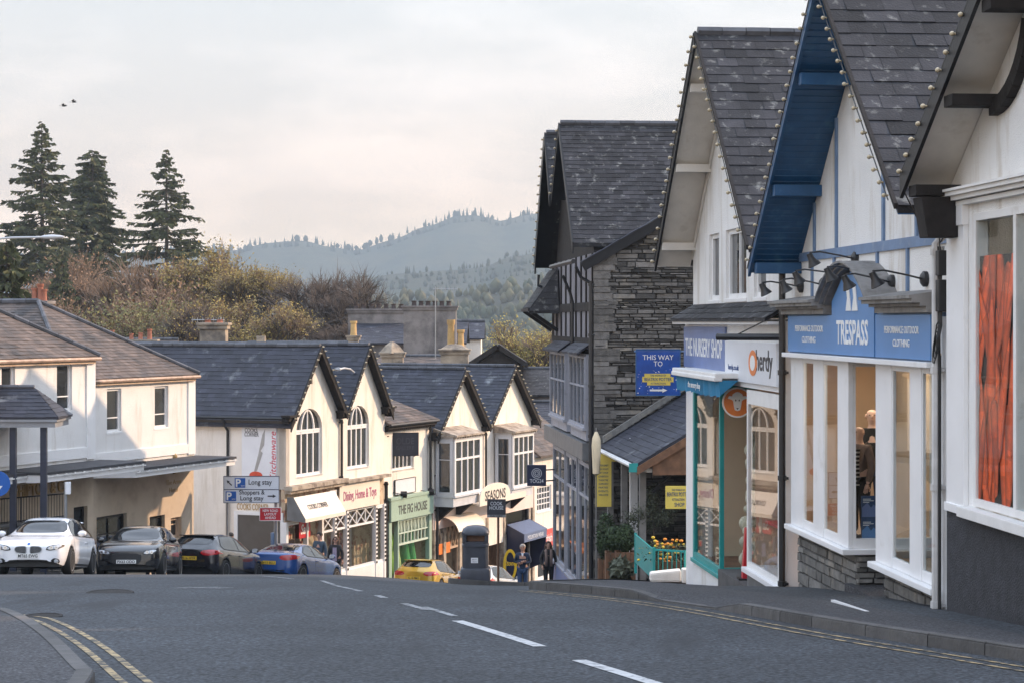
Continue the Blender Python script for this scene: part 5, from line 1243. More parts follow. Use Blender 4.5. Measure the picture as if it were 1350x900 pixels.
def canopy(F, ua, ub, n1, z1, z0, parent, thick=.22):
    m = MB(); m.box(F, ua, ub, .01, n1, z1 - .02, z1 + .05); m.build('canopy_roof', M['canopytop'], parent)
    m = MB(); m.prism([F.pt(ua + .03, .01, z1 - .021), F.pt(ua + .03, n1 - .04, z1 - .021), F.pt(ua + .03, n1 - .04, z1 - thick), F.pt(ua + .03, .01, z1 - thick - .06)], F.U * (ub - ua - .06)); m.build('canopy_fascia', M['paint'], parent)
    m = MB()
    for i in range(12): u = lerp(ua + .15, ub - .15, i / 11); m.box(F, u - .03, u + .03, n1 - .03, n1 + .03, z1 - .08, z1 - .021)
    m.box(F, ua, ub, n1 + .0, n1 + .02, z1 - .08, z1 - .05); m.build('canopy_brackets', M['offpaint'], parent)
def left_white(F, name, label, ua, ub, eave, wins, can, low, roofmat, depth):
    t = thing(name, label, 'building', F.pt((ua + ub) / 2, -2, gzF(F, ua)))
    g = min(gzF(F, ua), gzF(F, ub)) - .6; zc = can[3]
    wall('wall', F, [(ua, zc - .3), (ub, zc - .3), (ub, eave - .1), (ua, eave - .1)], [rect(*w[:4]) for w in wins], 0, .3, M['white'], t)
    for w in wins: window(F, *w[:4], -.07, t, cols=1, rows=1, fw=.07, rowz=w[4], curtain=0)
    m = MB(); m.prism([F.pt(ub - .001, -.305, g), F.pt(ub - .001, -depth, g), F.pt(ub - .001, -depth, eave - .1), F.pt(ub - .001, -.305, eave - .1)], -F.U * .25); m.prism([F.pt(ua + .001, -.305, g), F.pt(ua + .001, -depth, g), F.pt(ua + .001, -depth, eave - .1), F.pt(ua + .001, -.305, eave - .1)], F.U * .25); m.build('side_wall', M['white'], t)
    m = MB(); m.box(F, ub - .42, ub - .0, .001, .05, zc + .1, eave - .1); m.box(F, ua, ub - .42, .001, .045, zc + .15, zc + .45); m.build('corner_strip', M['paint'], t)
    hip_roof(F, ub - depth, ub + .06, eave, .63, .16, -depth - 3, t, roofmat)
    wall('lower_wall', F, [(ua, g), (ub, g), (ub, zc - .302), (ua, zc - .302)], [rect(*w[:4]) for w in low], -.02, .3, M['tanwall'], t)
    for w in low: window(F, *w[:4], -.14, t, cols=w[4], rows=1, fw=.1, gm='dglass', fm=w[5], sill=0, rowz=[.72])
    canopy(F, can[0], can[1], can[2], zc, zc, t)
    return t
# second building (further one) then first (nearer)
def w2(F, px0, px1, z0, z1, rows): return (F.u(px0), F.u(px1), z0, z1, rows)
uB0, uB1 = lu(118), lu(256)
B2 = left_white(FL, 'white_roughcast_house', 'further white roughcast building with hipped slate roof, sunlit on its far half', uB0 - 1.2, uB1, -1.72,
    [w2(FL, 141, 160, -3.36, -2.04, [.3]), w2(FL, 204, 222, -3.36, -2.04, [.3])], (lu(122), lu(312, 1.55) , 1.55, -4.42),
    [(lu(128), lu(168), gzF(FL, 66) + .2, -5.9, 2, 'blkpl'), (lu(198), lu(218), gzF(FL, 66) + .4, -6.15, 1, 'black'), (lu(226), lu(240), gzF(FL, 66) + 1.0, -6.3, 1, 'tanfascia')], 'slatebrown', 7.3)
uA0, uA1 = FL1.u(-130), FL1.u(124)
B1 = left_white(FL1, 'white_roughcast_house', 'nearer white roughcast building with hipped roof and gold lettering under its canopy', uA0, uA1, -1.0,
    [w2(FL1, 2, 20, -2.42, -1.18, [.3]), w2(FL1, 75, 95, -2.52, -1.18, [.28])], (FL1.u(58, 1.55), FL1.u(192, 1.55), 1.55, -4.06),
    [(FL1.u(98), FL1.u(116), gzF(FL, 62) + .3, -5.3, 1, 'black')], 'slatebrown', 9.2)
m = MB()                                                     # woven shutter of the garage and canopy continuing up the street
s = thing('shop_lettering', 'gold raised letters under the near canopy, partly hidden by the porch posts', 'shop sign', FL1.pt(FL1.u(55), .02, -4.8))
ftext('SHIPTON & Co', FL1, (FL1.u(22) + FL1.u(86)) / 2, -4.63, .0, .34, 'gold', s, width=abs(FL1.u(86) - FL1.u(16)), bold=.012, ext=.05)
s = thing('wall_crest', 'small dark crest with lettering on the sunlit tan wall by the corner', 'crest', FL.pt(lu(230), .02, -5.2))
u, z = lu(229), FL.z(612, lu(229)); m = MB()
for dx, dz, r_ in ((0, .0, .16), (-.16, .1, .10), (.16, .1, .10), (0, .26, .12), (-.14, -.12, .09), (.14, -.12, .09), (0, -.2, .1)): m.ball(FL.pt(u + dx, .0, z + dz), (r_, .05, r_), 8, 6)
m.build('emblem', M['gold'], s); ftext('The Arms', FL, u, z - .55, .0, .16, 'gold', s, width=.9); ftext('Hotel', FL, u, z - .8, .0, .16, 'gold', s, width=.5)
canopy(FL1, FL1.u(-60, 1.0), FL1.u(57, 1.0) , 1.0, -4.08, 0, B1, .2)

# ---- covered stair porch at the far left
def lychgate():
    d = 53.2; t = thing('covered_porch', 'small slate-roofed porch on dark posts at the left edge', 'porch', ((40 - CX) * d / FPX, d, gz(-12, d)))
    x = lambda px: (px - CX) * d / FPX; z = lambda py: (HY - py) * d / FPX
    xr, xl, y0, y1 = x(80), x(-60), d - .7, d + 1.0; ze, zr = z(548), z(511); ym = (y0 + y1) / 2
    xg = x(44)
    roof_slab('roof', [(V((xl, y0, ze)), V((xr + .1, y0, ze)), V((xl, ym, zr)), V((xg, ym, zr))), (V((xr + .1, y0, ze)), V((xr + .1, y1, ze)), V((xg, ym, zr)), V((xg, ym, zr))), (V((xr + .1, y1, ze)), V((xl, y1, ze)), V((xg, ym, zr)), V((xl, ym, zr)))], M['slateblue'], t, .16, .3, .05)
    ridge_tiles(V((xl, ym, zr + .03)), V((xg, ym, zr + .03)), t, .06)
    m = MB(); m.box(FW, xl, xr, y0 + .05, y1 - .05, ze - .27, ze - .05); m.box(FW, xl, xr + .06, y0, y1, ze - .12, ze - .055); m.build('fascia', M['porchgrey'], t)
    for px in (23, 63):
        yy = y0 + .25; one(lambda m: m.cbox((x(px), yy, (ze - .27 + gz(x(px), yy)) / 2), .16, .16, ze - .27 - gz(x(px), yy)), 'post', M['navypost'], t)
M['porchgrey'] = pm('grey_porch_boards', (.26, .27, .29), .6, .1, 3)
M['navypost'] = pm('navy_post', (.022, .028, .05), .45, .15, 4)
lychgate()
def railing():
    d = 53.6; x = lambda px: (px - CX) * d / FPX; z = lambda py: (HY - py) * d / FPX
    t = thing('ramp_railing', 'dark iron ramp railing on a low slate wall behind the white car', 'railing', (x(30), d, gz(-12, d)))
    m = MB(); a, b = V((x(-60), d, 0)), V((x(86), d, 0)); za, zb = z(700), z(684)
    k = 40
    for i in range(k + 1):
        s = i / k; p = lerp(a, b, s); zt = lerp(z(662), z(650), s); zl = lerp(za, zb, s) + .05
        m.tube([V((p.x, d, zl)), V((p.x, d, zt))], .009 if i % 8 else .025, 5)
    m.tube([V((a.x, d, z(662))), V((b.x, d, z(650)))], .022, 6); m.tube([V((a.x, d, za + .1)), V((b.x, d, zb + .1))], .014, 6); m.build('rails', M['iron'], t)
    m = MB(); F2 = Frame((a.x, d - .15), d=(1, 0)); F2.N = V((0, -1, 0)); L = b.x - a.x
    stones(m, F2, 0, L, lambda u: gz(-12, d) - .5, lambda u: lerp(za, zb, u / L), .1, (.06, .14), (.2, .6), .04); m.build('low_wall', M['stone2'], t)
    m = MB(); m.prism([V((a.x, d - .2, gz(-12, d) - .6)), V((b.x, d - .2, gz(-12, d) - .6)), V((b.x, d - .2, zb - .005)), V((a.x, d - .2, za - .005))], (0, .4, 0)); m.prism([V((a.x, d - .28, za)), V((b.x, d - .28, zb)), V((b.x, d - .28, zb + .07)), V((a.x, d - .28, za + .07))], (0, .5, 0)); m.build('coping', M['lead'], t)
railing()
p = PP(88, 640, 52.5); t = thing('post_box', 'slim grey post with a small white box near the porch', 'post', (p.x, p.y, gz(p.x, p.y)))
m = MB(); m.tube([V((p.x - .03, p.y, gz(p.x, p.y))), p + V((-.03, 0, .1))], .045, 8); m.build('post', M['galv'], t); m = MB(); m.cbox(p + V((.05, -.06, -.05)), .13, .12, .32); m.build('box', M['signw'], t, bevel=.01)
p = PP(-3, 637, 47.0); t = thing('round_sign', 'round blue road sign cut by the left edge of the view', 'road sign', (p.x, p.y, gz(p.x, p.y)))
axm = Matrix((V((1, 0, 0)), V((0, 0, 1)), V((0, -1, 0)))).transposed()
m = MB(); m.lathe([(.30, 0), (.30, .012)], p, 24, axis=axm); m.build('face', M['pblue'], t); m = MB(); m.tube([V((p.x, p.y + .04, gz(p.x, p.y))), p + V((0, .04, .3))], .038, 8); m.build('post', M['galv'], t)
m = MB(); c_ = p + V((0, -.014, 0)); m.prism([c_ + V((-.04, 0, .18)), c_ + V((-.04, 0, -.05)), c_ + V((-.12, 0, -.05)), c_ + V((0, 0, -.2)), c_ + V((.12, 0, -.05)), c_ + V((.04, 0, -.05)), c_ + V((.04, 0, .18))], (0, -.004, 0)); m.build('arrow', M['ltext'], t)

# ---- terraces with twin gables
def twin(F, t, ua, um, ub, eave, apex, nb, roofmat, far_hip=0, ovn=.3):
    """two steep street gables side by side with a valley between"""
    for a, b in ((ua, um), (um, ub)):
        c = (a + b) / 2; e0 = a - (.22 if a == ua else -.0); e1 = b + (.15 if b == ub else 0)
        sl = (apex - eave) / ((b - a) / 2); z0 = apex - (c - e0) * sl; z1 = apex - (e1 - c) * sl
        gable_roof(F, c, apex, e0, z0, e1, z1, ovn, nb, t, roofmat, 'timber', 'timber', .2, .3, ov=.28, bh=.26)
def bargebulbs(F, a, b, eave, apex, lab, n=.36):
    c = (a + b) / 2; sl = (apex - eave) / ((b - a) / 2)
    bulb_string('festoon bulbs on the ' + lab, [F.pt(a - .1, n, apex - (c - a + .1) * sl + .02), F.pt(c, n, apex + .02), F.pt(b, n, apex - (b - c) * sl + .02)], F.N, .30, .034)
def cooks():
    uA, uM, uB = lu(377), lu(448), lu(507); eave, apex = -3.42, -.90
    t = thing('twin_gabled_shop', 'cream twin-gabled terrace with arched windows above the cookware shops', 'building', FL.pt(uA, -2, gzF(FL, uA)))
    g = gzF(FL, uB) - .8; zf = -5.98
    cs = [((uA + uM) / 2), ((uM + uB) / 2)]
    hs = []
    for c, w in ((lu(408), 1.0), (lu(472.5), .92)): hs.append((c - w, c + w))
    a0 = archpts(hs[0][0], hs[0][1], lz(408, 626), lz(408, 567), lz(408, 538)); a1 = archpts(hs[1][0], hs[1][1], lz(472, 616), lz(472, 561), lz(472, 534))
    def ol(): 
        out = [(uA, zf), (uB, zf), (uB, eave - .12)]
        out += [(cs[1], apex - .14), (uM, eave - .12), (cs[0], apex - .14), (uA, eave - .12)]; return out
    vent = rect(lu(408), lu(412), lz(405, 506), lz(405, 489))
    wall('wall', FL, ol(), [a0, a1, vent], 0, .3, M['white2'], t, .2)
    for (u0, u1), ar, zs_ in ((hs[0], a0, lz(408, 567)), (hs[1], a1, lz(472, 561))):
        z0 = ar[0][1]; w = window(FL, u0, u1, z0, zs_ - .02, -.08, t, cols=4, rows=1, fw=.09, bar=.075, curtain=0)
        cx_ = (u0 + u1) / 2; k = 10; m = MB(); g_ = MB(); top = ar[2 + k // 2][1]
        pts = [(cx_ + (u1 - u0) / 2 * .5 * math.cos(math.pi * i / k), zs_ + (top - zs_) * math.sin(math.pi * i / k)) for i in range(k + 1)]
        for (x0, y0), (x1, y1) in zip(pts, pts[1:]): m.beam(FL.pt(x0, -.1, y0 - .05), FL.pt(x1, -.1, y1 - .05), .07, .07, up=tuple(FL.N))
        m.beam(FL.pt(cx_, -.1, zs_), FL.pt(cx_, -.1, top - .05), .05, .05, up=tuple(FL.N)); m.box(FL, u0, u1, -.14, -.07, zs_ - .018, zs_ + .05); aw = m.build('arched_light', M['paint'], t)
        g_.prism([FL.pt(x, -.13, y) for x, y in archpts(u0 + .02, u1 - .02, zs_, zs_, top - .02)[2:]], FL.N * -.02); g_.build('pane', M['dglass'], aw)
    m = MB(); m.box(FL, lu(408), lu(412), -.12, -.06, vent[0][1], vent[2][1]); m.build('vent', M['timber'], t)
    twin(FL, t, uA, uM, uB, eave, apex, -14, 'slateblue')
    # eave brackets
    for c in (uA, uM, uB):
        m = MB(); m.box(FL, c - .30, c + .30, .002, .30, eave - .12, eave + .02); m.box(FL, c - .36, c + .36, .002, .36, eave + .021, eave + .10)
        for k in range(4): m.box(FL, c - .28 + k * .16, c - .2 + k * .16, .002, .24, eave - .2, eave - .119)
        m.build('eaves_bracket', M['timber'], t)
    # long side wall facing up the hill
    FS = Frame(FL.pt(uA, 0, 0).xy, d=(-FL.N).xy); FS.N = -FL.U.copy()
    wall('side_wall', FS, [(.3, g), (12, g), (12, eave - .1), (.0, eave - .1), (0, zf), (.3, zf)], [], .0, .25, M['white2'], t)
    m = MB(); m.tube([FS.pt(-.1, .28, eave - .02), FS.pt(12, .28, eave - .02)], .06, 6); m.box(FS, -.1, 12, .002, .2, eave - .2, eave - .1); m.build('gutter', M['iron'], t)
    u = 2.35; m = MB(); m.tube([FS.pt(u + .1, .26, eave - .05), FS.pt(u + .05, .2, eave - .3), FS.pt(u, .07, eave - .5), FS.pt(u, .07, g)], .05, 8); m.build('downpipe', M['iron'], t)
    pipe(FL, uM, .08, zf, eave - .25, t, .05)
    m = MB(); m.tube([FL.pt(uM - .25, .12, eave - .2), FL.pt(uM, .1, eave - .5)], .04, 6); m.build('rainwater_head', M['iron'], t)
    # shop storey
    m = MB(); m.box(FL, uA - .15, uM + .1, .003, .34, zf - .03, zf + .12); m.box(FL, uA - .1, uM, .003, .25, zf - .15, zf - .031); m.box(FL, uM + .2, uB + .05, .003, .28, -6.08, -5.97); m.build('cornice', M['stonecor'], t)
    zt = -7.15; zb = gzF(FL, uA) + .35
    m = MB(); m.box(FL, uA, uB, -.2, -.04, zt, zf - .001); m.box(FL, uA, uB, -1.6, -1.5, g, zt); m.box(FL, uA, uB, -1.5, -.05, zt + .0, zt + .05); m.build('shop_inner', M['shopw'], t)
    m = MB(); m.box(FL, uA, uB, -2.5, -.02, g, gzF(FL, uA) - .02 + .1 - .6); m.build('shop_floor', M['woodf'], t)
    posts = [uA, lu(404), lu(424), lu(441), lu(457), lu(495), uB - .06]
    for c, w in zip(posts, (.16, .09, .14, .16, .16, .16, .16)): one(lambda m: m.box(FL, c - w / 2, c + w / 2, -.12, .06, g, zt), 'shop_post', M['paint'], t)
    # dotted pilasters
    m = MB()
    for c in posts[3:]:
        for k in range(14): m.box(FL, c - .05, c + .05, .062, .075, -9.4 + k * .16, -9.4 + k * .16 + .08)
    m.build('post_dots', M['timber'], t)
    for a, b, lat in zip(posts, posts[1:], (0, 0, 1, 1, 1, 0)):
        if b - a < .5: continue
        zl = zt - .62 if lat else zt - .1
        m = MB(); m.box(FL, a + .08, b - .08, -.06, 0, zb - .1, zb); m.box(FL, a + .08, b - .08, -.06, 0, zl - .04, zl + .04); m.box(FL, a + .08, b - .08, -.06, 0, zt - .05, zt)
        if lat:
            kx = max(1, round((b - a) / .75))
            for i in range(kx):
                x0, x1 = lerp(a + .1, b - .1, i / kx), lerp(a + .1, b - .1, (i + 1) / kx)
                m.beam(FL.pt(x0, -.02, zl + .04), FL.pt(x1, -.02, zt - .05), .03, .045, up=tuple(FL.N)); m.beam(FL.pt(x0, -.024, zt - .05), FL.pt(x1, -.024, zl + .04), .03, .045, up=tuple(FL.N)); m.box(FL, x1 - .02, x1 + .02, -.04, .0, zl + .04, zt - .05)
        w = m.build('shop_window', M['paint'], t)
        g_ = MB(); g_.box(FL, a + .06, b - .06, -.085, -.078, zb, zt - .02); g_.build('pane', M['glass'], w)
        r = MB(); r.box(FL, a + .08, b - .08, -.10, .03, g, zb - .1); r.build('stall_riser', M['paint'], w)
    # side return window with its lettering
    zsa = lz(393, 677)
    m = MB(); m.box(FS, .1, 2.1, .003, .05, g, zb); m.box(FS, .1, .2, .003, .06, zb, zsa); m.box(FS, 1.95, 2.1, .003, .06, zb, zsa); m.box(FS, .1, 2.1, .003, .06, zsa, zsa + .12); w = m.build('shop_window', M['paint'], t)
    m = MB(); m.box(FS, .2, 1.95, .004, .02, zb, zsa); m.build('pane', M['dglass'], w)
    s = thing('wall_lettering', 'dark COOKS CORNER lettering on the shaded side wall', 'shop sign', FS.pt(1.6, .02, -6.6))
    ftext('COOKS CORNER', FS, 1.35, FS.z(668, 1.0) + .0, .01, .24, 'gold', s, width=1.3, bold=.012)
    # banner
    c = PP(343, 596, FS.pt(1.45, 0, 0).y - .05); c = FS.pt(1.06, .05, c.z); bw, bh = 1.42, 68 * 72.3 / FPX
    s, pt, F3 = sign_board('wall_banner', 'white banner with a knife over red fruit on the cookshop side wall', 'banner', facing(FS), c, bw, bh, 'signw', .04, None)
    text('COOKS', F3, pt(-.45, .86), .15, 'dtext', s, width=.52, bold=.01); text('CORNER', F3, pt(-.42, .70), .15, 'dtext', s, width=.58, bold=.01)
    text('Kitchenware', (V((0, 0, 1)), -V(F3[0]), F3[2]), pt(.80, -.1), .26, 'rtext', s, width=1.75, shear=.25)
    shape([(-.28, -.72), (-.12, -.70), (.22, .0), (.10, .08), (.30, .30), (.36, .92), (.20, .70), (-.02, -.02)], pt, F3, 'galv', s, 'knife'); 
    shape([(-.45 + .38 * (1 + math.cos(q * math.pi / 8)) , -.86 + .15 * math.sin(q * math.pi / 8)) for q in range(16)], lambda x, y: pt(x - .10, y, .006), F3, 'tomato', s, 'fruit')
    # awning of the cook shop
    t2 = thing('shop_awning', 'white shop awning lettered COOKS CORNER with a dark grey end', 'awning', FL.pt(lu(410), .5, -6.5))
    a, b = uA - .0, lu(431); z1, z0 = -6.25, -7.05
    m = MB(); m.prism([FL.pt(a, .04, z1), FL.pt(a, .30, z1), FL.pt(a, .78, z0 + .05), FL.pt(a, .78, z0 - .08), FL.pt(a, .04, z0 - .02)], FL.U * .02); m.build('awning_end', M['lead'], t2)
    m = MB(); m.prism([FL.pt(a + .021, .30, z1), FL.pt(a + .021, .78, z0 + .05), FL.pt(a + .021, .78, z0 - .08), FL.pt(a + .021, .74, z0 - .08), FL.pt(a + .021, .26, z1 - .02)], FL.U * (b - a)); m.build('awning_front', M['cream2'], t2)
    nF = (FL.N * .8 + V((0, 0, .48))).normalized(); rr = LF[0]; text('COOKS CORNER', (rr, nF.cross(rr) * -1 if nF.cross(rr).z < 0 else nF.cross(rr), nF), FL.pt((a + b) / 2 - .2, .56, (z0 + z1) / 2 + .01), .2, 'dtext', t2, width=1.5, bold=.012)
    s, pt, F3 = sign_board('fascia_sign', 'small white fascia with a red pepper beside the cookshop awning', 'shop sign', LF, FL.pt((lu(432) + lu(442)) / 2, .06, lz(437, 660)), lu(442) - lu(432) - .05, .82, 'signw', .04)
    shape([(-.7, -.8), (-.3, -.85), (0, -.5), (-.2, .1), (-.3, .5), (-.45, .1), (-.7, -.3)], pt, F3, 'tomato', s, 'pepper'); text('COOKS', F3, pt(.4, -.55), .1, 'dtext', s, width=.3)
    a, b = lu(444), lu(497); s, pt, F3 = sign_board('fascia_sign', 'cream fascia with plum script reading Dining, Home & Toys', 'shop sign', LF, FL.pt((a + b) / 2, .10, -6.62), b - a, .98, 'cream2', .05)
    text('Dining, Home & Toys', F3, pt(0, .0), .36, 'ptext', s, width=(b - a) * .82, bold=.02)
    c = FL.pt(lu(401.5), .0, lz(401, 697)); s, pt, F3 = sign_board('window_sign', 'bright red SALE sign in the cookshop window', 'sign', LF, c, .85, .62, 'red', .02)
    text('Sale', F3, pt(0, .05), .36, 'ltext', s, width=.62, shear=.3, bold=.02)
    bargebulbs(FL, uA, uM, eave, apex, 'first cream gable, over the cookshop'); bargebulbs(FL, uM, uB, eave, apex, 'second cream gable, beside the brown roof')
    # goods glimpsed in the windows
    r = random.Random(2)
    labs = ('brown shelf unit of kitchen goods at the back of the cookshop', 'shelf unit of jars behind the lattice window', 'shelf unit of books and toys in the cream-fascia shop')
    for i, (a, b) in enumerate(((uA + .3, lu(420)), (lu(427), lu(438)), (lu(478), lu(490)))):
        s = thing('shelf_unit', labs[i], 'shelves', FL.pt((a + b) / 2, -1.2, -9.4), 'shelf units in the shop windows'); m = MB(); gd = MB()
        for k in range(5):
            zz = -9.3 + k * .42; m.box(FL, a, b, -1.3, -1.0, zz, zz + .03); x = a + .05
            while x < b - .15:
                w_ = r.uniform(.06, .2); gd.box(FL, x, x + w_, -1.25, -1.05, zz + .031, zz + r.uniform(.12, .34), r.random()); x += w_ + r.uniform(.01, .08)
        m.box(FL, a - .03, a, -1.3, -1.0, -9.6, -7.3); m.box(FL, b, b + .03, -1.3, -1.0, -9.6, -7.3); m.build('frame', M['woodf'], s); gd.build('goods', M['goods'], s)
    # white chair and doll in the lattice window
    s = thing('display_chair', 'little white ladder-back chair in the cream-fascia shop window', 'chair', FL.pt(lu(462), -.5, -9.7)); m = MB(); c0 = lu(463)
    for du in (-.16, .16):
        m.box(FL, c0 + du - .02, c0 + du + .02, -.85, -.81, -9.9, -8.75); m.box(FL, c0 + du - .02, c0 + du + .02, -.5, -.46, -9.9, -9.4)
    for zz in (-9.2, -9.0, -8.82): m.box(FL, c0 - .139, c0 + .139, -.845, -.815, zz, zz + .06)
    m.build('frame', M['paint'], s); m = MB(); m.box(FL, c0 - .18, c0 + .18, -.805, -.45, -9.40, -9.35); m.build('seat', M['paint'], s)
M['stonecor'] = pm('weathered_stone_cornice', (.42, .36, .29), .85, .2, 4, .4, 20, col2=(.2, .16, .13), s2=2.5)
M['shopw'] = pm('patchy_tan_shop_wall', (.55, .43, .30), .8, .35, 1.6, col2=(.30, .12, .08), s2=3, th=(.52, .6))  # tan with random red-brown patches
M['cream2'] = pm('cream_fascia', (.80, .72, .62), .5, .04, 2)
M['tomato'] = pm('tomato_print', (.6, .07, .03), .4, .15, 6)
M['goods'] = pm('shop_goods', (.45, .30, .2), .6, .5, 2.5, tone=.7, col2=(.5, .08, .06), s2=4, th=(.48, .52))
cooks()

def fig():
    ua, ub = lu(508), lu(569); eave = -4.02
    t = thing('small_hipped_shop', 'small cream building with low brown roof above the mint green shopfront', 'building', FL.pt(ua, -2, gzF(FL, ua)))
    g = gzF(FL, ub) - .8; zt = -7.05
    w0, w1 = lu(521), lu(549)
    wall('wall', FL, [(ua, zt - .2), (ub, zt - .2), (ub, eave - .1), (ua, eave - .1)], [rect(w0, w1, lz(535, 618), lz(535, 572))], -.12, .3, M['white2'], t)
    window(FL, w0, w1, lz(535, 618), lz(535, 572), -.2, t, cols=5, rows=1, fw=.08, bar=.05, rowz=[.6])
    p = FL.pt; hn = 2.3
    q = [(p(ua - .05, .2, eave), p(ub + .25, .2, eave), p(ua - .05, -2.2, eave + 1.25), p(ub - 1.6, -2.2, eave + 1.25)), (p(ub + .25, .2, eave), p(ub + .25, -9, eave), p(ub - 1.6, -2.2, eave + 1.25), p(ub - 1.6, -9, eave + 1.25)), (p(ua - .05, -9, eave + .2), p(ua - .05, -2.2, eave + 1.25), p(ub - 1.6, -9, eave + 1.25), p(ub - 1.6, -2.21, eave + 1.25))]
    roof_slab('roof', q[:2], M['slatebrown'], t, .2, .3)
    m = MB(); m.box(FL, ua, ub + .2, -.11, .15, eave - .22, eave - .1)
    for k in range(26): u = lerp(ua + .05, ub + .1, k / 25); m.box(FL, u - .03, u + .03, -.11, .10, eave - .32, eave - .221)
    m.build('eaves_board', M['timber'], t); m = MB(); m.tube([p(ua, .22, eave - .06), p(ub + .25, .22, eave - .06)], .06, 6); m.build('gutter', M['iron'], t)
    pipe(FL, ub - .15, .02, zt, eave - .3, t, .05)
    pipe(FL, ua + .12, -.02, gzF(FL, ua), -6.3, t, .07)
    m = MB(); m.box(FL, ua, ub, -1.5, -1.4, g, zt); m.box(FL, ua, ub, -1.4, -.1, zt, zt + .05); m.box(FL, ub - .1, ub, -1.4, -.1, g, zt); m.build('shop_inner', M['shopw'], t)
    # mint shopfront
    zs0, zs1 = -7.92, -7.08; zb = gzF(FL, ub) + .35
    m = MB()
    for a, b in ((ua + .25, ua + .5), (lu(524) - .06, lu(524) + .06), (ub - .32, ub - .08)): m.box(FL, a, b, -.14, .05, g, zs0)
    m.box(FL, ua + .2, ub - .03, -.14, .16, zs1 + .0, zs1 + .12); m.box(FL, ua + .5, ub - .32, -.14, .03, g, zb); m.build('shopfront', M['mint'], t, bevel=.01)
    a, b = ua + .5, ub - .32; zl = -8.95
    m = MB(); m.box(FL, lu(524), b, -.1, 0, zl, zl + .08); m.box(FL, lu(524), b, -.1, 0, zs0 - .08, zs0); x = lu(524)
    k = 9
    for i in range(k):
        x0 = lerp(x, b, i / k); m.box(FL, x0, x0 + .05, -.08, -.01, zl + .08, zs0 - .08); xc = lerp(x, b, (i + .5) / k)
        m.beam(FL.pt(x0 + .05, -.04, zl + .5), FL.pt(xc, -.04, zs0 - .09), .03, .04, up=tuple(FL.N)); m.beam(FL.pt(xc, -.046, zl + .5), FL.pt(lerp(x, b, (i + 1) / k), -.046, zs0 - .09), .03, .04, up=tuple(FL.N))
    m.box(FL, x, b, -.075, -.015, zl + .45, zl + .5)
    w = m.build('transom', M['mintl'], t); g_ = MB(); g_.box(FL, a, b, -.14, -.133, zb, zs0); g_.build('pane', M['glass'], t)
    s, pt, F3 = sign_board('fascia_sign', 'mint green fascia with dark lettering THE FIG HOUSE', 'shop sign', LF, FL.pt((ua + ub) / 2 + .1, .08, (zs0 + zs1) / 2), ub - ua - .35, zs1 - zs0 - .02, 'mint', .1)
    text('THE FIG HOUSE', F3, pt(0, 0), .36, 'dgrey', s, width=(ub - ua) * .62, bold=.02)
    # projecting dark panel and white panel
    c = PP(534, 585, 79.6); s, pt, F3 = sign_board('hanging_sign', 'large dark grey hanging panel with faint pale lettering above the mint shop', 'hanging sign', ((.965, .26, 0), (0, 0, 1), (.26, -.965, 0)), c, 1.08, .92, 'dpanel', .05, None, 'iron')
    text('OLDE', F3, pt(0, .28), .26, 'dpl', s, width=.72); text('GALLERY', F3, pt(0, -.30), .16, 'dpl', s, width=.74); 
    m = MB(); m.tube([c + V((-.5, .1, .35)), FL.pt(lu(514), -.1, c.z + .35)], .02, 5); m.tube([c + V((.5, 0, -.4)), FL.pt(lu(548), -.1, c.z - .6)], .02, 5); m.build('bracket', M['iron'], s)
    s, pt, F3 = sign_board('wall_panel', 'blank pale pink panel between the window and the mint fascia', 'sign', LF, FL.pt(lu(536), -.08, lz(536, 640)), 1.9, .6, 'signw', .05, None, 'timber')
    for px, py, lab in ((527, 651, 'black floodlight left of centre over the mint fascia'), (563, 648, 'black lantern at the far end of the mint fascia')):
        q = FL.pt(lu(px), .18, lz(px, py)); s = thing('floodlight', lab, 'wall lamp', q, 'small lamps over the mint shopfront'); m = MB(); m.cbox(q, .26, .2, .2, rot=Matrix.Rotation(.5, 3, 'X')); m.build('housing', M['iron'], s, bevel=.02); m = MB(); m.tube([q, FL.pt(lu(px) - .4, -.1, q.z + .1)], .015, 5); m.build('arm', M['iron'], s)
    # green dresses on stands
    for i, (px, h, mt, lab) in enumerate(((513.5, 1.75, 'lime', 'long lime green dress at the left of the mint shop window'), (521, 1.65, 'lime2', 'pale green dress second from the left in the mint shop'), (533, 1.5, 'emer', 'emerald green jacket in the right pane of the mint shop'), (541, 1.5, 'emer', 'emerald top furthest right in the mint shop window'))):
        u = lu(px, -.6); b0 = gzF(FL, u) + .38; s = thing('dress_display', lab, 'dress', FL.pt(u, -.6, b0), 'green dresses in the mint shop window'); z0 = -8.42 - h
        m = MB(); m.lathe([(.26, 0), (.24, .3), (.17, h * .5), (.125, h * .62), (.16, h * .8), (.12, h * .9), (.05, h * .93)], FL.pt(u, -.6, z0), 12, R.random()); m.build('dress', M[mt], s, smooth=True)
        m = MB(); m.tube([FL.pt(u, -.6, b0 - .2), FL.pt(u, -.6, z0 + .1)], .02, 6); m.ball(FL.pt(u, -.6, z0 + h * 1.02), (.08, .09, .11)); m.build('stand', M['mskin'], s, smooth=True)
M['mintl'] = pm('pale_green_tracery', (.52, .62, .52), .5, .05, 3)
M['dgrey'] = pm('charcoal_lettering', (.06, .065, .06), .5, .1, 3)
M['dpanel'] = pm('dark_grey_panel', (.045, .045, .055), .5, .15, 3)
M['dpl'] = pm('faint_grey_lettering', (.08, .075, .09), .5, .2, 6)
M['lime'] = pm('lime_cloth', (.22, .42, .04), .8, .2, 5); M['lime2'] = pm('pale_green_cloth', (.35, .48, .18), .8, .2, 5); M['emer'] = pm('emerald_cloth', (.03, .28, .07), .8, .2, 5)
fig()

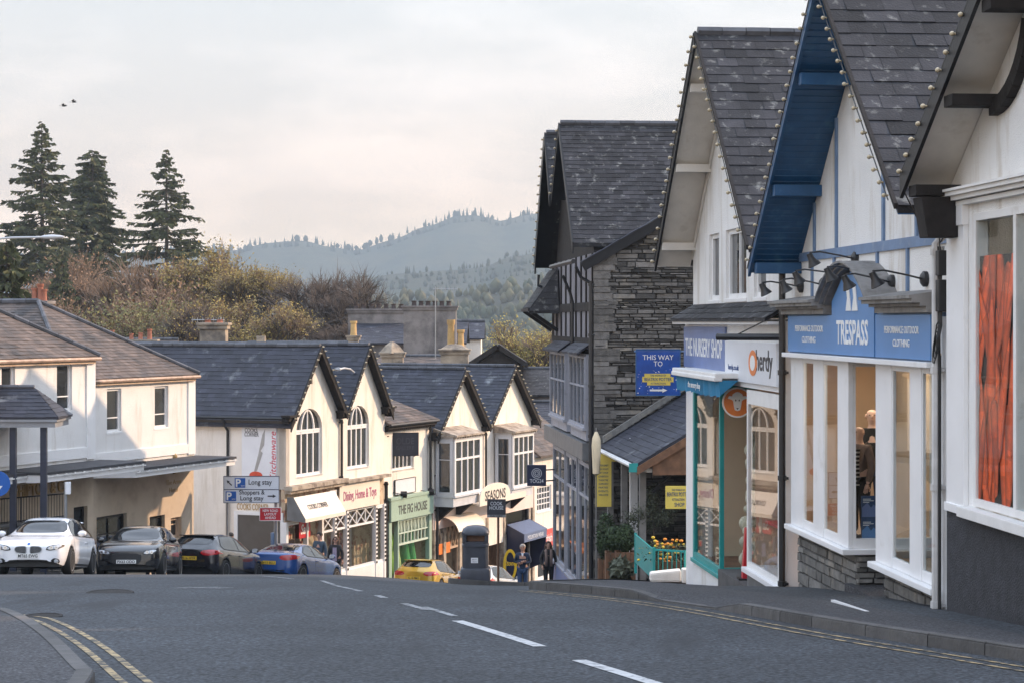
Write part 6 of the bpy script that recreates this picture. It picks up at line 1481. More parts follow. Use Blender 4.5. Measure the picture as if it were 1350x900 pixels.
def seasons():
    ua, um, ub = lu(571), lu(638), lu(703); eave, apex = -4.60, -2.02
    t = thing('twin_gabled_terrace', 'cream twin-gabled terrace with projecting box windows further down the street', 'building', FL.pt(ua, -2, gzF(FL, ua)))
    g = gzF(FL, ub) - 1; cs = [(ua + um) / 2, (um + ub) / 2]; zf = -7.6
    wall('wall', FL, [(ua, zf), (ub, zf), (ub, eave - .12), (cs[1], apex - .14), (um, eave - .12), (cs[0], apex - .14), (ua, eave - .12)], [], 0, .3, M['white2'], t)
    twin(FL, t, ua, um, ub, eave, apex, -13, 'slateblue')
    FS = Frame(FL.pt(ua, 0, 0).xy, d=(-FL.N).xy); FS.N = -FL.U.copy()
    m = MB(); m.prism([FS.pt(.305, 0, g), FS.pt(13, 0, g), FS.pt(13, 0, eave - .1), FS.pt(.305, 0, eave - .1)], FL.U * .25); m.build('side_wall', M['white2'], t)
    FX = Frame(FL.pt(ub, 0, 0).xy, d=(-FL.N).xy); m = MB(); m.prism([FX.pt(.305, 0, g), FX.pt(13, 0, g), FX.pt(13, 0, eave - .1), FX.pt(.305, 0, eave - .1)], -FL.U * .25); m.build('side_wall', M['white2'], t)
    for k, (pa, pb) in enumerate(((580, 634), (655, 705))):
        pj = .95; a, b = lu(pa, pj), lu(pb, pj); z1 = lz(606, 574) if k == 0 else lz(680, 569); z0 = z1 - 2.35
        a = lu(600 if k == 0 else 677, pj) ; b = lu(634 if k == 0 else 704, pj)
        m = MB(); m.box(FL, a, b, .002, pj - .08, z0 - .45, z0); m.box(FL, a - .03, b + .03, .002, pj + .03, z0 - .06, z0 + .02); m.build('bay', M['baypaint'], t); one(lambda m: m.box(FL, a - .03, b + .03, .002, pj + .03, z1 - .02, z1 + .10), 'bay_head', M['baypaint'], t)
        m = MB(); m.box(FL, a - .12, b + .12, .002, pj + .14, z1 + .101, z1 + .18); m.prism([FL.pt(a - .1, .002, z1 + .181), FL.pt(a - .1, pj + .1, z1 + .181), FL.pt(a - .1, .002, z1 + .45)], FL.U * (b - a + .2)); 
        for i in range(12): u = lerp(a - .05, b + .05, i / 11); m.box(FL, u - .04, u + .04, .9, pj + .09, z1 + .03, z1 + .1)
        m.build('bay_roof', M['stonecor'], t)
        window(FL, a, b, z0 + .02, z1 - .02, pj, t, cols=4, rows=1, fw=.1, bar=.09, rowz=[.66], sill=0, name='bay_window', gm='dglass' )
        FE = Frame(FL.pt(a, 0, 0).xy, d=FL.N.xy); FE.N = -FL.U.copy()
        window(FE, .08, pj - .09, z0 + .02, z1 - .02, .03, t, cols=1, rows=1, fw=.14, rowz=[.66], sill=0, name='bay_window', gm='dglass', fm='baypaint')
        m = MB(); m.prism([FL.pt(a + .3, .002, z0 - .46), FL.pt(a + .3, pj - .2, z0 - .46), FL.pt(a + .3, .002, z0 - 1.1)], FL.U * .25); m.build('bay_bracket', M['timber'], t); m = MB(); m.prism([FL.pt(b - .5, .002, z0 - .46), FL.pt(b - .5, pj - .2, z0 - .46), FL.pt(b - .5, .002, z0 - 1.1)], FL.U * .25); m.build('bay_bracket', M['timber'], t)
    for c in (ua, um, ub):
        m = MB(); m.box(FL, c - .3, c + .3, .002, .3, eave - .12, eave + .02)
        for k in range(4): m.box(FL, c - .28 + k * .16, c - .2 + k * .16, .002, .24, eave - .2, eave - .119)
        m.build('eaves_bracket', M['timber'], t)
    pipe(FL, ua + .2, .1, g, eave - .25, t, .06); pipe(FL, um, .1, zf, eave - .25, t, .05)
    m = MB(); m.lathe([(.05, 0), (.10, .1), (.12, .35), (.04, .45)], FL.pt(ua + .3, .3, lz(572, 590) - .2), 8); m.build('wall_lantern', M['iron'], t)
    # shop storey
    zt = -8.65
    m = MB(); m.box(FL, ua, ub, -.3, -.001, zt, zf - .001); m.build('fascia_wall', M['pink'], t)
    m = MB(); m.box(FL, ua, ub, -1.4, -1.3, g, zt); m.box(FL, ua, ub, -1.3, -.1, zt, zt + .04); m.build('shop_inner', M['woodf'], t)
    m = MB(); m.box(FL, ua + .3, ub, .001, .16, zf - .06, zf + .05); m.build('cornice', M['white2'], t)
    posts = [ua + .15, lu(585), lu(606), lu(622), lu(641), lu(664), lu(697), ub - .1]; zb = gzF(FL, ub) + .4
    for c in posts: one(lambda m: m.box(FL, c - .13, c + .13, -.3, .06, g, zt - .001), 'pier', M['stonecor'], t)
    one(lambda m: m.box(FL, lu(626), lu(663), -.3, .03, -9.9, zt - .001), 'panel_wall', M['white2'], t)
    for a, b, lat in ((posts[0], posts[2], 1), (posts[5], posts[6], 0), (posts[6], posts[7], 0), (posts[3], posts[4], 0)):
        m = MB(); zl = zt - .9; m.box(FL, a + .13, b - .13, -.1, 0, zl - .05, zl + .05); m.box(FL, a + .13, b - .13, -.1, .02, g, zb); m.box(FL, a + .13, a + .2, -.1, -.002, zb, zt); m.box(FL, b - .2, b - .13, -.1, -.002, zb, zt)
        if lat:
            k = 6
            for i in range(k):
                x0, x1 = lerp(a + .13, b - .13, i / k), lerp(a + .13, b - .13, (i + 1) / k)
                m.beam(FL.pt(x0, -.03, zl), FL.pt(x1, -.03, zt), .04, .06, up=tuple(FL.N)); m.beam(FL.pt(x0, -.036, zt), FL.pt(x1, -.036, zl), .04, .06, up=tuple(FL.N))
        w = m.build('shop_window', M['tanfascia' if lat else 'black'], t); g_ = MB(); g_.box(FL, a + .1, b - .1, -.12, -.113, zb, zt); g_.build('pane', M['glass'], w)
    # arched awning over the first shop and slanted canopy
    m = MB(); a, b = lu(583), lu(618); k = 8
    for i in range(k):
        q0, q1 = i / k * 1.35, (i + 1) / k * 1.35
        m.prism([FL.pt(a, .02 + .75 * math.sin(q0), zt - .3 + .75 * math.cos(q0)), FL.pt(a, .02 + .75 * math.sin(q1), zt - .3 + .75 * math.cos(q1)), FL.pt(b, .02 + .75 * math.sin(q1), zt - .3 + .75 * math.cos(q1)), FL.pt(b, .02 + .75 * math.sin(q0), zt - .3 + .75 * math.cos(q0))], FL.N * .02)
    tag(m.build('shop_awning', M['cream2']), 'cream rounded awning under the first box window', 'awning')
    s = thing('fascia_sign', 'pale rounded sign with black lettering SEASONS between the box windows', 'shop sign', FL.pt(lu(648), .1, -8)); c0 = lu(651); zc = lz(651, 648)
    c0 = FL.u(652, 1.0); zc = FL.z(650, c0, 1.0)
    m = MB(); m.prism([FL.pt(c0 - 1.7, .98, zc - .42), FL.pt(c0 + 3.6, .98, zc - .42), FL.pt(c0 + 3.6, .98, zc - .15)] + [FL.pt(c0 + 1.7 * math.cos(q * math.pi / 12), .98, zc - .15 + .62 * math.sin(q * math.pi / 12) ** .8) for q in range(13)], FL.N * .06); m.box(FL, c0 - 1.6, c0 + 3.5, .002, .978, zc - .40, zc - .34); m.build('board', M['cream2'], s)
    ftext('SEASONS', FL, c0, zc - .03, 1.045, .42, 'dtext', s, width=2.3, bold=.015)
    bargebulbs(FL, ua, um, eave, apex, 'third cream gable, above the first box window'); bargebulbs(FL, um, ub, eave, apex, 'fourth cream gable, furthest down the row')
    # blue awning with side sheets, yellow ring sign
    t2 = thing('shop_awning', 'dark blue awning with pale lettering and hanging side sheets', 'awning', FL.pt(lu(680), .6, -10)); a, b = lu(667), lu(697); z1 = lz(682, 690) + .1
    m = MB(); m.prism([FL.pt(a, .05, z1), FL.pt(a, .9, z1 - .40), FL.pt(a, .9, z1 - .78), FL.pt(a, .86, z1 - .78), FL.pt(a, .86, z1 - .42), FL.pt(a, .05, z1 - .03)], FL.U * (b - a)); m.build('canopy', M['awnnavy'], t2)
    ftext('MOUNTAIN WEAR', FL, (a + b) / 2, z1 - .6, .905, .2, 'signw', t2, width=(b - a) * .7)
    m = MB(); m.prism([FL.pt(a - .02, .05, z1), FL.pt(a - .02, .9, z1 - .4), FL.pt(a - .02, .8, z1 - 2.3), FL.pt(a - .02, .05, z1 - 2.5)], -FL.U * .03); m.build('side_sheet', M['navy'], t2); m = MB(); m.prism([FL.pt(b + .02, .05, z1), FL.pt(b + .02, .9, z1 - .4), FL.pt(b + .02, .75, z1 - 2.0), FL.pt(b + .02, .05, z1 - 2.3)], FL.U * .03); m.build('side_sheet', M['navy'], t2)
    c = PP(672.5, 744, 86.0); s = thing('ring_sign', 'yellow ring-shaped sign leaning in the shop doorway beneath the blue awning', 'sign', c)
    m = MB(); k = 24
    for i in range(k):
        q0, q1 = 2 * math.pi * i / k, 2 * math.pi * (i + 1) / k
        m.prism([c + V((.30 * math.cos(q0), 0, .68 * math.sin(q0))), c + V((.30 * math.cos(q1), 0, .68 * math.sin(q1))), c + V((.19 * math.cos(q1), 0, .55 * math.sin(q1))), c + V((.19 * math.cos(q0), 0, .55 * math.sin(q0)))], (0, .03, 0))
    m.build('ring', M['gyel'], s); text('Stone', CAMF, c + V((0, -.01, .08)), .22, 'gyel', s, width=.5, bold=.02, shear=.3); m = MB(); m.tube([c + V((0, .02, -.6)), V((c.x, c.y + .02, gz(c.x, c.y)))], .03, 6); m.build('post', M['iron'], s)
    c = FL.pt(lu(586), .0, lz(586, 722)); s, pt, F3 = sign_board('window_notice', 'small orange notice in the lattice-topped shop window', 'notice', LF, c, 1.15, .45, 'orange', .02)
    # hanging square signs
    c = PP(654.5, 670, 66.0); s, pt, F3 = sign_board('hanging_sign', 'black square sign reading COOK HOUSE GALLERY on a pole behind the bin', 'hanging sign', CAMF, c + V((0, 0, .06)), .62, .52, 'dpanel', .05)
    text('COOK', F3, pt(0, .45), .12, 'signw', s, width=.40, bold=.008); text('HOUSE', F3, pt(0, -.10), .12, 'signw', s, width=.46, bold=.008)
    m = MB(); m.prism([pt(-1, -1.32, -.03), pt(1, -1.32, -.03), pt(1, -.98, -.03), pt(-1, -.98, -.03)], (0, -.03, 0)); m.build('lower_panel', M['galv'], s); text('GALLERY', F3, pt(0, -1.15, .004), .07, 'dtext', s, width=.42, bold=.008)
    m = MB(); m.tube([c + V((.06, .05, .2)), V((c.x + .06, c.y + .05, gz(c.x, c.y)))], .04, 8); m.build('post', M['woodf'], s)
    c = PP(707.5, 626, 65.8); s, pt, F3 = sign_board('hanging_sign', 'navy square hanging sign reading TOG24 under a pale ring emblem', 'hanging sign', CAMF, c, .63, .70, 'navy', .06)
    text('TOG24', F3, pt(0, -.52), .13, 'signw', s, width=.45, bold=.008)
    m = MB()
    for r0 in (.17, .115, .065):
        for i in range(20):
            q0, q1 = 2 * math.pi * i / 20, 2 * math.pi * (i + 1) / 20; cc = pt(0, .2); w_ = .018
            m.prism([cc + V((r0 * math.cos(q0), 0, r0 * math.sin(q0))), cc + V((r0 * math.cos(q1), 0, r0 * math.sin(q1))), cc + V(((r0 - w_) * math.cos(q1), 0, (r0 - w_) * math.sin(q1))), cc + V(((r0 - w_) * math.cos(q0), 0, (r0 - w_) * math.sin(q0)))], (0, -.004, 0))
    m.build('emblem', M['signw'], s)
    m = MB(); w_ = FR.pt(66.3, .1, 0)
    for dz in (.18, -.18): m.tube([c + V((.31, 0, dz)), V((w_.x, w_.y, c.z + dz))], .025, 6)
    m.build('bracket', M['iron'], s)
M['baypaint'] = pm('grey_white_bay_paint', (.58, .60, .64), .5, .08, 3)
M['awnnavy'] = pm('slate_blue_awning', (.10, .14, .24), .7, .1, 4)
M['gyel'] = pm('bright_yellow_sign', (.80, .52, .02), .45, .08, 3)
seasons()
def charity():
    ua, ub = lu(704.5), lu(760); eave = -6.3; g = gzF(FL, ub) - 1
    t = thing('cream_shop', 'low cream shop with brown roof and red fascia at the bottom of the street', 'building', FL.pt(ua, -2, gzF(FL, ua)))
    w0, w1 = lu(708), lu(727); wz0, wz1 = lz(716, 673), lz(716, 640)
    wall('wall', FL, [(ua, g), (ub, g), (ub, eave - .1), (ua, eave - .1)], [rect(w0, w1, wz0, wz1), rect(lu(709), lu(734), gzF(FL, ua) + .6, lz(716, 722))], .0, .3, M['white2'], t)
    window(FL, w0, w1, wz0, wz1, -.06, t, cols=5, rows=4, fw=.08, bar=.05)
    window(FL, lu(709), lu(734), gzF(FL, ua) + .6, lz(716, 722), -.06, t, cols=2, rows=1, fw=.1)
    p = FL.pt; roof_slab('roof', [(p(ua + .05, .3, eave), p(ub, .3, eave), p(ua + .05, -2.6, eave + 2.1), p(ub, -2.6, eave + 2.1)), (p(ua + .05, -7, eave), p(ub, -7, eave), p(ua + .05, -2.61, eave + 2.1), p(ub, -2.61, eave + 2.1))], M['slatebrown'], t, .25, .34)
    s, pt, F3 = sign_board('fascia_sign', 'red fascia with white lettering British Heart at the street bottom', 'shop sign', LF, FL.pt((lu(704) + lu(742)) / 2 + .1, .06, lz(718, 709)), 3.4, .85, 'redfas', .06)
    text('British Heart', F3, pt(.1, 0), .4, 'ltext', s, width=2.4, bold=.012)
charity()
# ------------------------------------------------------------------ roofs and chimneys behind
M['potdark'] = pm('dark_chimney_pot', (.05, .035, .032), .8, .2, 4)
def pot(m, c, r, h, tn=.5): m.lathe([(r, 0), (r * .9, h * .1), (r * .78, h * .8), (r, h * .85), (r * 1.02, h), (r * .7, h)], c, 9, tn)
def stack(px0, px1, py0, py1, d, parent, mat='chimst', pots=(), cap=True, dep=None, name='chimney', potmat='terra'):
    """square chimney stack seen between photo pixels at depth d, with its pots"""
    a, b = PP(px0, py1, d), PP(px1, py0, d); w = b.x - a.x; dep = dep or w; m = MB()
    F_ = Frame((a.x, d), d=(1, 0))
    m.box(F_, 0, w, 0, dep, a.z - .6, b.z); 
    if cap: m.box(F_, -.08, w + .08, -.08, dep + .08, b.z - .18, b.z - .02); m.box(F_, -.14, w + .14, -.14, dep + .14, b.z - .02, b.z + .08)
    o = m.build(name, M[mat], parent, bevel=.012)
    for px, h, r in pots:
        q = MB(); pot(q, V((((px - CX) * d / FPX), d + dep / 2, b.z + .08)), r, h); q.build('chimney_pot', M[potmat], o, smooth='auto')
    return o
def aerial(px, y0, y1, d, label, arm=1):
    a, b = PP(px, y1, d), PP(px, y0, d); t = thing('aerial', label, 'aerial', a, 'television aerials on the roofs'); m = MB(); m.tube([a, b], .03, 5); m.build('mast', M['galv'], t)
    m = MB(); e = b + V((arm * 1.15, 0, -.12)); s = b + V((-arm * .12, 0, -.12)); m.tube([s, e], .018, 4)
    for i in range(7): q = lerp(s, e, i / 6); m.tube([q + V((0, -.18, .0)), q + V((0, .18, 0))], .01, 4); m.tube([q + V((0, 0, -.09)), q + V((0, 0, .09))], .012, 4)
    m.build('antenna', M['galv'], t)
stack(35, 58, 400, 414, 63.6, B2, 'chim', ((41, .42, .10), (49, .55, .11), (54, .38, .10)), dep=.9)
TG = [o for o in bpy.data.objects if o.name.startswith('twin_gabled_shop')][0]
stack(263, 297, 428, 462, 80.0, TG, 'chimst', ((272, .12, .14), (288, .12, .14)), dep=.8)
aerial(291, 418, 428, 80.4, 'low flat television aerial on the stone chimney', -1)
def bghouse(name, label, px0, px1, ye, yr, d, dep, mat, wmat='white2', back=0, along='x', gable=None):
    """house behind the street: ridge along x (slope towards the viewer) or towards the viewer (gable to the front)"""
    a, b = PP(px0, ye, d), PP(px1, ye, d); x0, x1, ze = a.x, b.x, a.z; zr = PP(0, yr, d + dep / 2).z; g = gz(x0, min(d, 120)) - 2
    t = thing(name, label, 'house', ((x0 + x1) / 2, d + dep / 2, g)); o = .25
    if along == 'x':
        q = [(V((x0 - o, d - o, ze)), V((x1 + o, d - o, ze)), V((x0 - o, d + dep / 2, zr)), V((x1 + o, d + dep / 2, zr))), (V((x0 - o, d + dep + o, ze)), V((x1 + o, d + dep + o, ze)), V((x0 - o, d + dep / 2, zr)), V((x1 + o, d + dep / 2, zr)))]
        roof_slab('roof', q, M[mat], t, .28, .4); ridge_tiles(V((x0 - o, d + dep / 2, zr + .05)), V((x1 + o, d + dep / 2, zr + .05)), t, .1)
        m = MB(); m.prism([V((x0, d, g)), V((x0, d + dep, g)), V((x0, d + dep, ze)), V((x0, d + dep / 2, zr - .1)), V((x0, d, ze))], (x1 - x0, 0, 0)); m.build('wall', M[wmat], t)
    else:
        xm = (x0 + x1) / 2; zr = PP(0, yr, d).z
        q = [(V((x0 - o, d - o, ze)), V((x0 - o, d + dep, ze)), V((xm, d - o, zr)), V((xm, d + dep, zr))), (V((x1 + o, d - o, ze)), V((x1 + o, d + dep, ze)), V((xm, d - o, zr)), V((xm, d + dep, zr)))]
        roof_slab('roof', q, M[mat], t, .28, .4)
        m = MB(); m.prism([V((x0, d, g)), V((x1, d, g)), V((x1, d, ze - .05)), V((xm, d, zr - .15)), V((x0, d, ze - .05))], (0, dep, 0)); m.build('wall', M[wmat], t)
        m = MB(); m.beam(V((x0 - o, d - o, ze)), V((xm, d - o, zr)), .06, .25); m.beam(V((xm, d - o, zr)), V((x1 + o, d - o, ze)), .06, .25); m.build('barge_board', M['timber'], t)
    return t
h1 = bghouse('background_house', 'house with a low brown lichened roof just behind the far terrace', 498, 585, 488, 470, 104, 9, 'slatebrown')
stack(503, 531, 466, 488, 103, h1, 'chimst', (), dep=.9); q = MB(); a = PP(517, 466, 103.4); q.lathe([(.66, 0), (.68, .04), (.36, .42), (.12, .60), (.08, .62)], a, 4); q.build('chimney_cap', M['chimst'], h1)
stack(581, 617, 462, 488, 99, h1, 'chimst', ((594, 1.45, .21), (607, .95, .19)), dep=1.1, potmat='buff'); q = MB(); a = PP(599, 462, 99.5); q.lathe([(.98, .0), (1.0, .07), (.5, .3), (.1, .34)], a, 4, axis=Matrix.Rotation(rad(45), 3, 'Z')); q.build('chimney_cap', M['chimst'], h1)
aerial(574, 378, 472, 103.5, 'tall television aerial on the low brown roof')
h2 = bghouse('grey_stack_house', 'tall grey rendered house with two long chimney walls of many pots', 470, 610, 452, 424, 124, 9, 'slateblue', 'chim')
stack(459, 534, 409, 500, 128, h2, 'chim', [(468 + 10 * i, .32, .17) for i in range(7)], dep=1.6, name='chimney_wall', potmat='potdark')
stack(532, 601, 405, 520, 121, h2, 'chim', [(545 + 9.2 * i, .30, .17) for i in range(6)], dep=1.6, name='chimney_wall', potmat='potdark')
bghouse('background_house', 'slate house with a steep front gable right of the big chimney', 622, 690, 482, 456, 108, 12, 'slate', 'timber', along='y')
bghouse('background_house', 'small pale lantern-roofed house peeping behind the buff chimney pots', 607, 634, 446, 424, 134, 5, 'slateblue', 'white2')
bghouse('background_house', 'dark slate roof behind the last cream gable, beside the stone building', 668, 745, 520, 486, 112, 10, 'slate', 'chim')
bghouse('background_house', 'lower slate roof at the very foot of the street', 700, 790, 568, 530, 106, 8, 'slateblue', 'chim')
bghouse('background_house', 'pale walled house among the bare trees behind the long slate roof', 120, 215, 470, 448, 118, 8, 'slatebrown', 'chimst')
h3 = bghouse('background_house', 'brown roofed house half hidden behind the long slate roof', 320, 470, 472, 452, 112, 8, 'slatebrown', 'chimst')
stack(338, 349, 443, 462, 113, h3, 'chimst', (), cap=False, dep=.5); stack(459, 472, 444, 462, 110, h3, 'chimst', ((465.5, .8, .2),), dep=.6, potmat='buff')
h4 = [o for o in bpy.data.objects if o.get('label', '').startswith('pale walled house')][0]
stack(138, 150, 446, 466, 117, h4, 'chimst', ((141, .3, .13), (147, .4, .13)), cap=False, dep=.5); stack(165, 205, 449, 466, 119, h4, 'chimst', ((172, .35, .14), (184, .4, .15), (196, .62, .16)), dep=.6)

# ------------------------------------------------------------------ trees
def tube3(m, a, b, r0, r1, tn):
    d = b - a; u = d.orthogonal().normalized(); w = d.cross(u).normalized(); i = len(m.v)
    for p, r_ in ((a, r0), (b, r1)):
        for k in range(3): q = 2.094 * k; m.v.append(p + (u * math.cos(q) + w * math.sin(q)) * r_)
    for k in range(3): k2 = (k + 1) % 3; m.f.append((i + k, i + k2, i + 3 + k2, i + 3 + k)); m.t.append(tn)
def broadleaf(name, label, px, top, d, halfw, seed, twig='twig', leaf=None, nleaf=3, lsize=.16, group=None, levels=5, up=.22, spread=.85, tw=.045, ntw=9, rx=None, tl=1.7):
    r = random.Random(seed); x = (px - CX) * d / FPX; g = gz(x, min(d, 125)) - 42 * sstep(210, 1000, d); H = PP(px, top, d).z - g
    wood, tw_, lv = MB(), MB(), MB()
    def twigs(p, d_, L):
        for _ in range(ntw):
            a = (d_ + V((r.gauss(0, .55), r.gauss(0, .55), r.gauss(.2, .45)))).normalized(); e = p + a * L * r.uniform(.5, 1.2); s = a.orthogonal().normalized() * tw
            q = p - d_ * r.uniform(0, L * .8); tw_.poly([q - s, q + s, e], r.random())
            if r.random() < .8: f = lerp(q, e, .5); tw_.poly([f - s * .7, f + s * .7, f + (a + V((r.gauss(0, .7), r.gauss(0, .7), r.gauss(0, .6)))).normalized() * L * .6], r.random())
            if leaf:
                for _ in range(nleaf):
                    c = lerp(q, e, r.uniform(.3, 1.1)) + V((r.gauss(0, .15), r.gauss(0, .15), r.gauss(0, .15))); u = V((r.gauss(0, 1), r.gauss(0, 1), r.gauss(0, 1))).normalized(); w = u.orthogonal().normalized(); z_ = lsize * r.uniform(.5, 1.3)
                    lv.poly([c - u * z_, c + w * z_ * .6, c + u * z_, c - w * z_ * .6], r.random())
    def grow(p, d_, L, rd_, lv_):
        mid = p + d_ * L * .5 + V((r.gauss(0, .05), r.gauss(0, .05), r.gauss(0, .03))) * L; e = mid + (d_ + V((r.gauss(0, .18), r.gauss(0, .18), up * .25))).normalized() * L * .5
        tube3(wood, p, mid, rd_, rd_ * .85, r.random()); tube3(wood, mid, e, rd_ * .85, rd_ * .66, r.random())
        if lv_ == 0: twigs(e, (e - mid).normalized(), L * tl); return
        n = r.choice((3, 3, 4)) if lv_ < levels else 5
        for k in range(n):
            a = r.uniform(0, 6.283); u = d_.orthogonal().normalized(); w = d_.cross(u); s = r.uniform(.35, 1.0) * spread
            nd = (d_ + (u * math.cos(a) + w * math.sin(a)) * s + V((0, 0, up))).normalized(); q = e if k == 0 else lerp(p, e, r.uniform(.55, 1.0))
            grow(q, nd, L * r.uniform(.66, .86), rd_ * .60, lv_ - 1)
    grow(V((0, 0, 0)), V((0, 0, 1)), 5.0, 1.0 if twig == 'twigd' else .8, levels)
    top_ = sorted(v.z for v in tw_.v)[int(len(tw_.v) * .998)]; hw = sorted(abs(v.x) for v in tw_.v)[int(len(tw_.v) * .97)]
    s_ = halfw * d / FPX / hw; s_ = min(s_, H / top_); lift = H - top_ * s_
    t = thing(name, label, 'tree', (x, d, g), group)
    for m in (wood, tw_, lv): m.v = [V((x + v.x * s_, d + v.y * s_, g + lift + v.z * s_)) for v in m.v]
    wood.tube([V((x, d, g - .3)), V((x, d, g + lift + .3))], [.45 * s_ + .1, .40 * s_], 7)
    wood.build('trunk', M['bark2'] if twig == 'twigd' else M['bark'], t); c = tw_.build('crown', M[twig], t)
    if leaf and lv.v: lv.build('leaves', M[leaf], t)
    return t
def conifer(name, label, px, top, d, halfw, seed, dens=1.0, droop=.25, full=1.0, group='tall conifers on the skyline', gaps=.1, tipup=.0):
    r = random.Random(seed); x = (px - CX) * d / FPX; g = gz(x, min(d, 125)) - 42 * sstep(210, 1000, d); zt = PP(px, top, d).z; H = zt - g; hw = halfw * d / FPX
    t = thing(name, label, 'tree', (x, d, g), group); tr = MB(); tr.tube([V((x, d, g)), V((x + .1, d, g + H * .5)), V((x, d, zt))], [H * .016, H * .009, .03], 7); fo = MB(); br = MB()
    z = H * .995; step = .0
    while z > H * .22:
        f = 1 - z / H; R_ = hw * min(1.0, (f * 1.9) ** .8 if full < 1.5 else (f * 2.6) ** .55) * (1 if f < .55 else 1 - (f - .55) * .4); R_ = R_ if full < 1.5 else hw * min(1.0, (f * 4.2) ** .45)
        for k in range(r.choice((4, 5, 5, 6))):
            if r.random() < gaps: continue
            a = r.uniform(0, 6.283); L = max(.25, R_ * r.uniform(.35, 1.15)); dirh = V((math.cos(a), math.sin(a), 0)); p0 = V((x, d, g + z + r.uniform(-.3, .3)))
            el = r.gauss(0, .12); dp_ = droop * r.uniform(.4, 1.6); pts = [p0 + dirh * L * s + V((0, 0, el * L * s - dp_ * L * s ** 1.4 * (1 - tipup * s) + .05 * L * s)) for s in (0, .4, .75, 1)]
            for A, B in zip(pts, pts[1:]): tube3(br, A, B, .05, .03, .5)
            n = int((4 + L * 6.5) * dens)
            for i in range(n):
                s = r.uniform(.12, 1.0) ** .8; ii = min(2, int(s * 3)); c = lerp(pts[0], pts[3], s); c.z = lerp(pts[ii].z, pts[min(3, ii + 1)].z, s * 3 - ii)
                sd = dirh.cross(V((0, 0, 1))) * r.choice((-1, 1)); wl = (.35 + .30 * L * (1 - s) + .12 * L) * r.uniform(.4, 1.0); wl = min(wl, .95)
                e = c + (sd * r.uniform(.4, 1) + dirh * r.uniform(.3, .9) + V((0, 0, r.uniform(-.75, .15)))).normalized() * wl
                w_ = V((r.gauss(0, .3), r.gauss(0, .3), 1)).normalized() * r.uniform(.05, .10)
                fo.poly([c + w_ * .6, c - w_ * .6, lerp(c, e, .6) - w_ - V((0, 0, .12)), e, lerp(c, e, .5) + w_ * .7], r.random())
        z -= (.24 + .38 * f) * r.uniform(.6, 1.4)
    tr.build('trunk', M['bark'], t); br.build('branches', M['bark'], t); fo.build('crown', M['conifer'], t)
    return t
conifer('spruce_tree', 'tallest tiered conifer at the left edge of the skyline', 55, 162, 215, 96, 1, 1.35, .22, gaps=.04, tipup=.5)
conifer('giant_conifer', 'dense narrow dark conifer second from the left', 122, 199, 225, 48, 2, 2.6, .30, 2.0, gaps=.02)
conifer('spruce_tree', 'open layered conifer standing alone, third from the left', 219, 200, 205, 92, 3, 1.25, .16, gaps=.12, tipup=.6)
M['olivel'] = pm('olive_leaves', (.15, .145, .05), .75, .3, .5, tone=.4)
M['bark2'] = pm('dark_bark', (.055, .044, .038), .9, .3, 3)
GB = 'bare and budding trees behind the roofs'
specs = [('bare_tree', 'bare reddish tree directly under the dense narrow conifer', 112, 332, 185, 68, 11, 'twig', 'bronze', 2),
         ('bare_tree', 'bare russet tree left of the lone layered conifer', 172, 336, 170, 66, 12, 'twig', None, 0),
         ('bare_tree', 'bare brown tree in front of the lone layered conifer', 226, 368, 160, 62, 13, 'twig', 'bronze', 2),
         ('budding_tree', 'golden budding tree right of the lone layered conifer', 282, 322, 165, 62, 14, 'twig', 'spring', 6),
         ('budding_tree', 'golden green tree with thin upright crown left of the bare round tree', 335, 348, 158, 52, 15, 'twig', 'spring', 6),
         ('bare_tree', 'left half of the bare round-headed pair above the cream gables', 412, 354, 150, 64, 16, 'twigd', None, 0),
         ('bare_tree', 'right half of the bare round-headed pair beside the big chimney', 480, 353, 146, 64, 17, 'twigd', None, 0),
         ('budding_tree', 'low yellow green tree right of the background roofs', 690, 420, 165, 56, 18, 'twig', 'yleaf', 4),
         ('bare_tree', 'small bare tree low behind the white hipped roof', 82, 390, 140, 58, 19, 'twig', 'bronze', 2),
         ('bare_tree', 'bare scrubby tree behind the stone chimney on the long slate roof', 258, 392, 138, 62, 20, 'twigd', 'spring', 1),
         ('budding_tree', 'small greenish tree behind the reddish bare trees', 150, 386, 150, 64, 21, 'twig', 'olivel', 4),
         ('budding_tree', 'low golden tree left of the bare round-headed pair', 345, 398, 140, 56, 22, 'twig', 'spring', 4),
         ('bare_tree', 'bare tree filling the gap between the russet and golden trees', 248, 346, 176, 60, 23, 'twig', 'bronze', 2),
         ('budding_tree', 'olive green tree low between the reddish tree and the white chimney', 205, 400, 148, 62, 24, 'twig', 'olivel', 4),
         ('budding_tree', 'golden tree low behind the chimney and left of the bare pair', 305, 392, 150, 62, 25, 'twig', 'spring', 4),
         ('bare_tree', 'low grey bare tree between the bare pair and the chimney walls', 445, 424, 140, 46, 26, 'twigd', None, 0)]
M['twigd'] = pm('grey_brown_twigs', (.085, .066, .055), .85, .25, .6, tone=.3)
for nm, lab, px, top, d, hw, sd_, tw, lf, nl in specs:
    broadleaf(nm, lab, px, top, d, hw, sd_, tw, lf, nl, .17, GB, tw=.066 if tw == 'twigd' else .06, ntw=3, spread=1.1 if tw == 'twigd' else .85, up=.10 if tw == 'twigd' else .28)
conifer('evergreen_tree', 'dark olive evergreen against the left edge above the hipped roof', 8, 322, 92, 42, 9, 2.2, .45, 2.0, group=None, gaps=.0)
conifer('evergreen_tree', 'broad dark conifer under the dense narrow one', 128, 322, 190, 62, 31, 1.6, .3, 1.2, group=None, gaps=.04)
conifer('evergreen_tree', 'low dark conifer between the tall spruces and the reddish trees', 82, 330, 175, 50, 10, 1.6, .3, 1.0, group=None, gaps=.05)
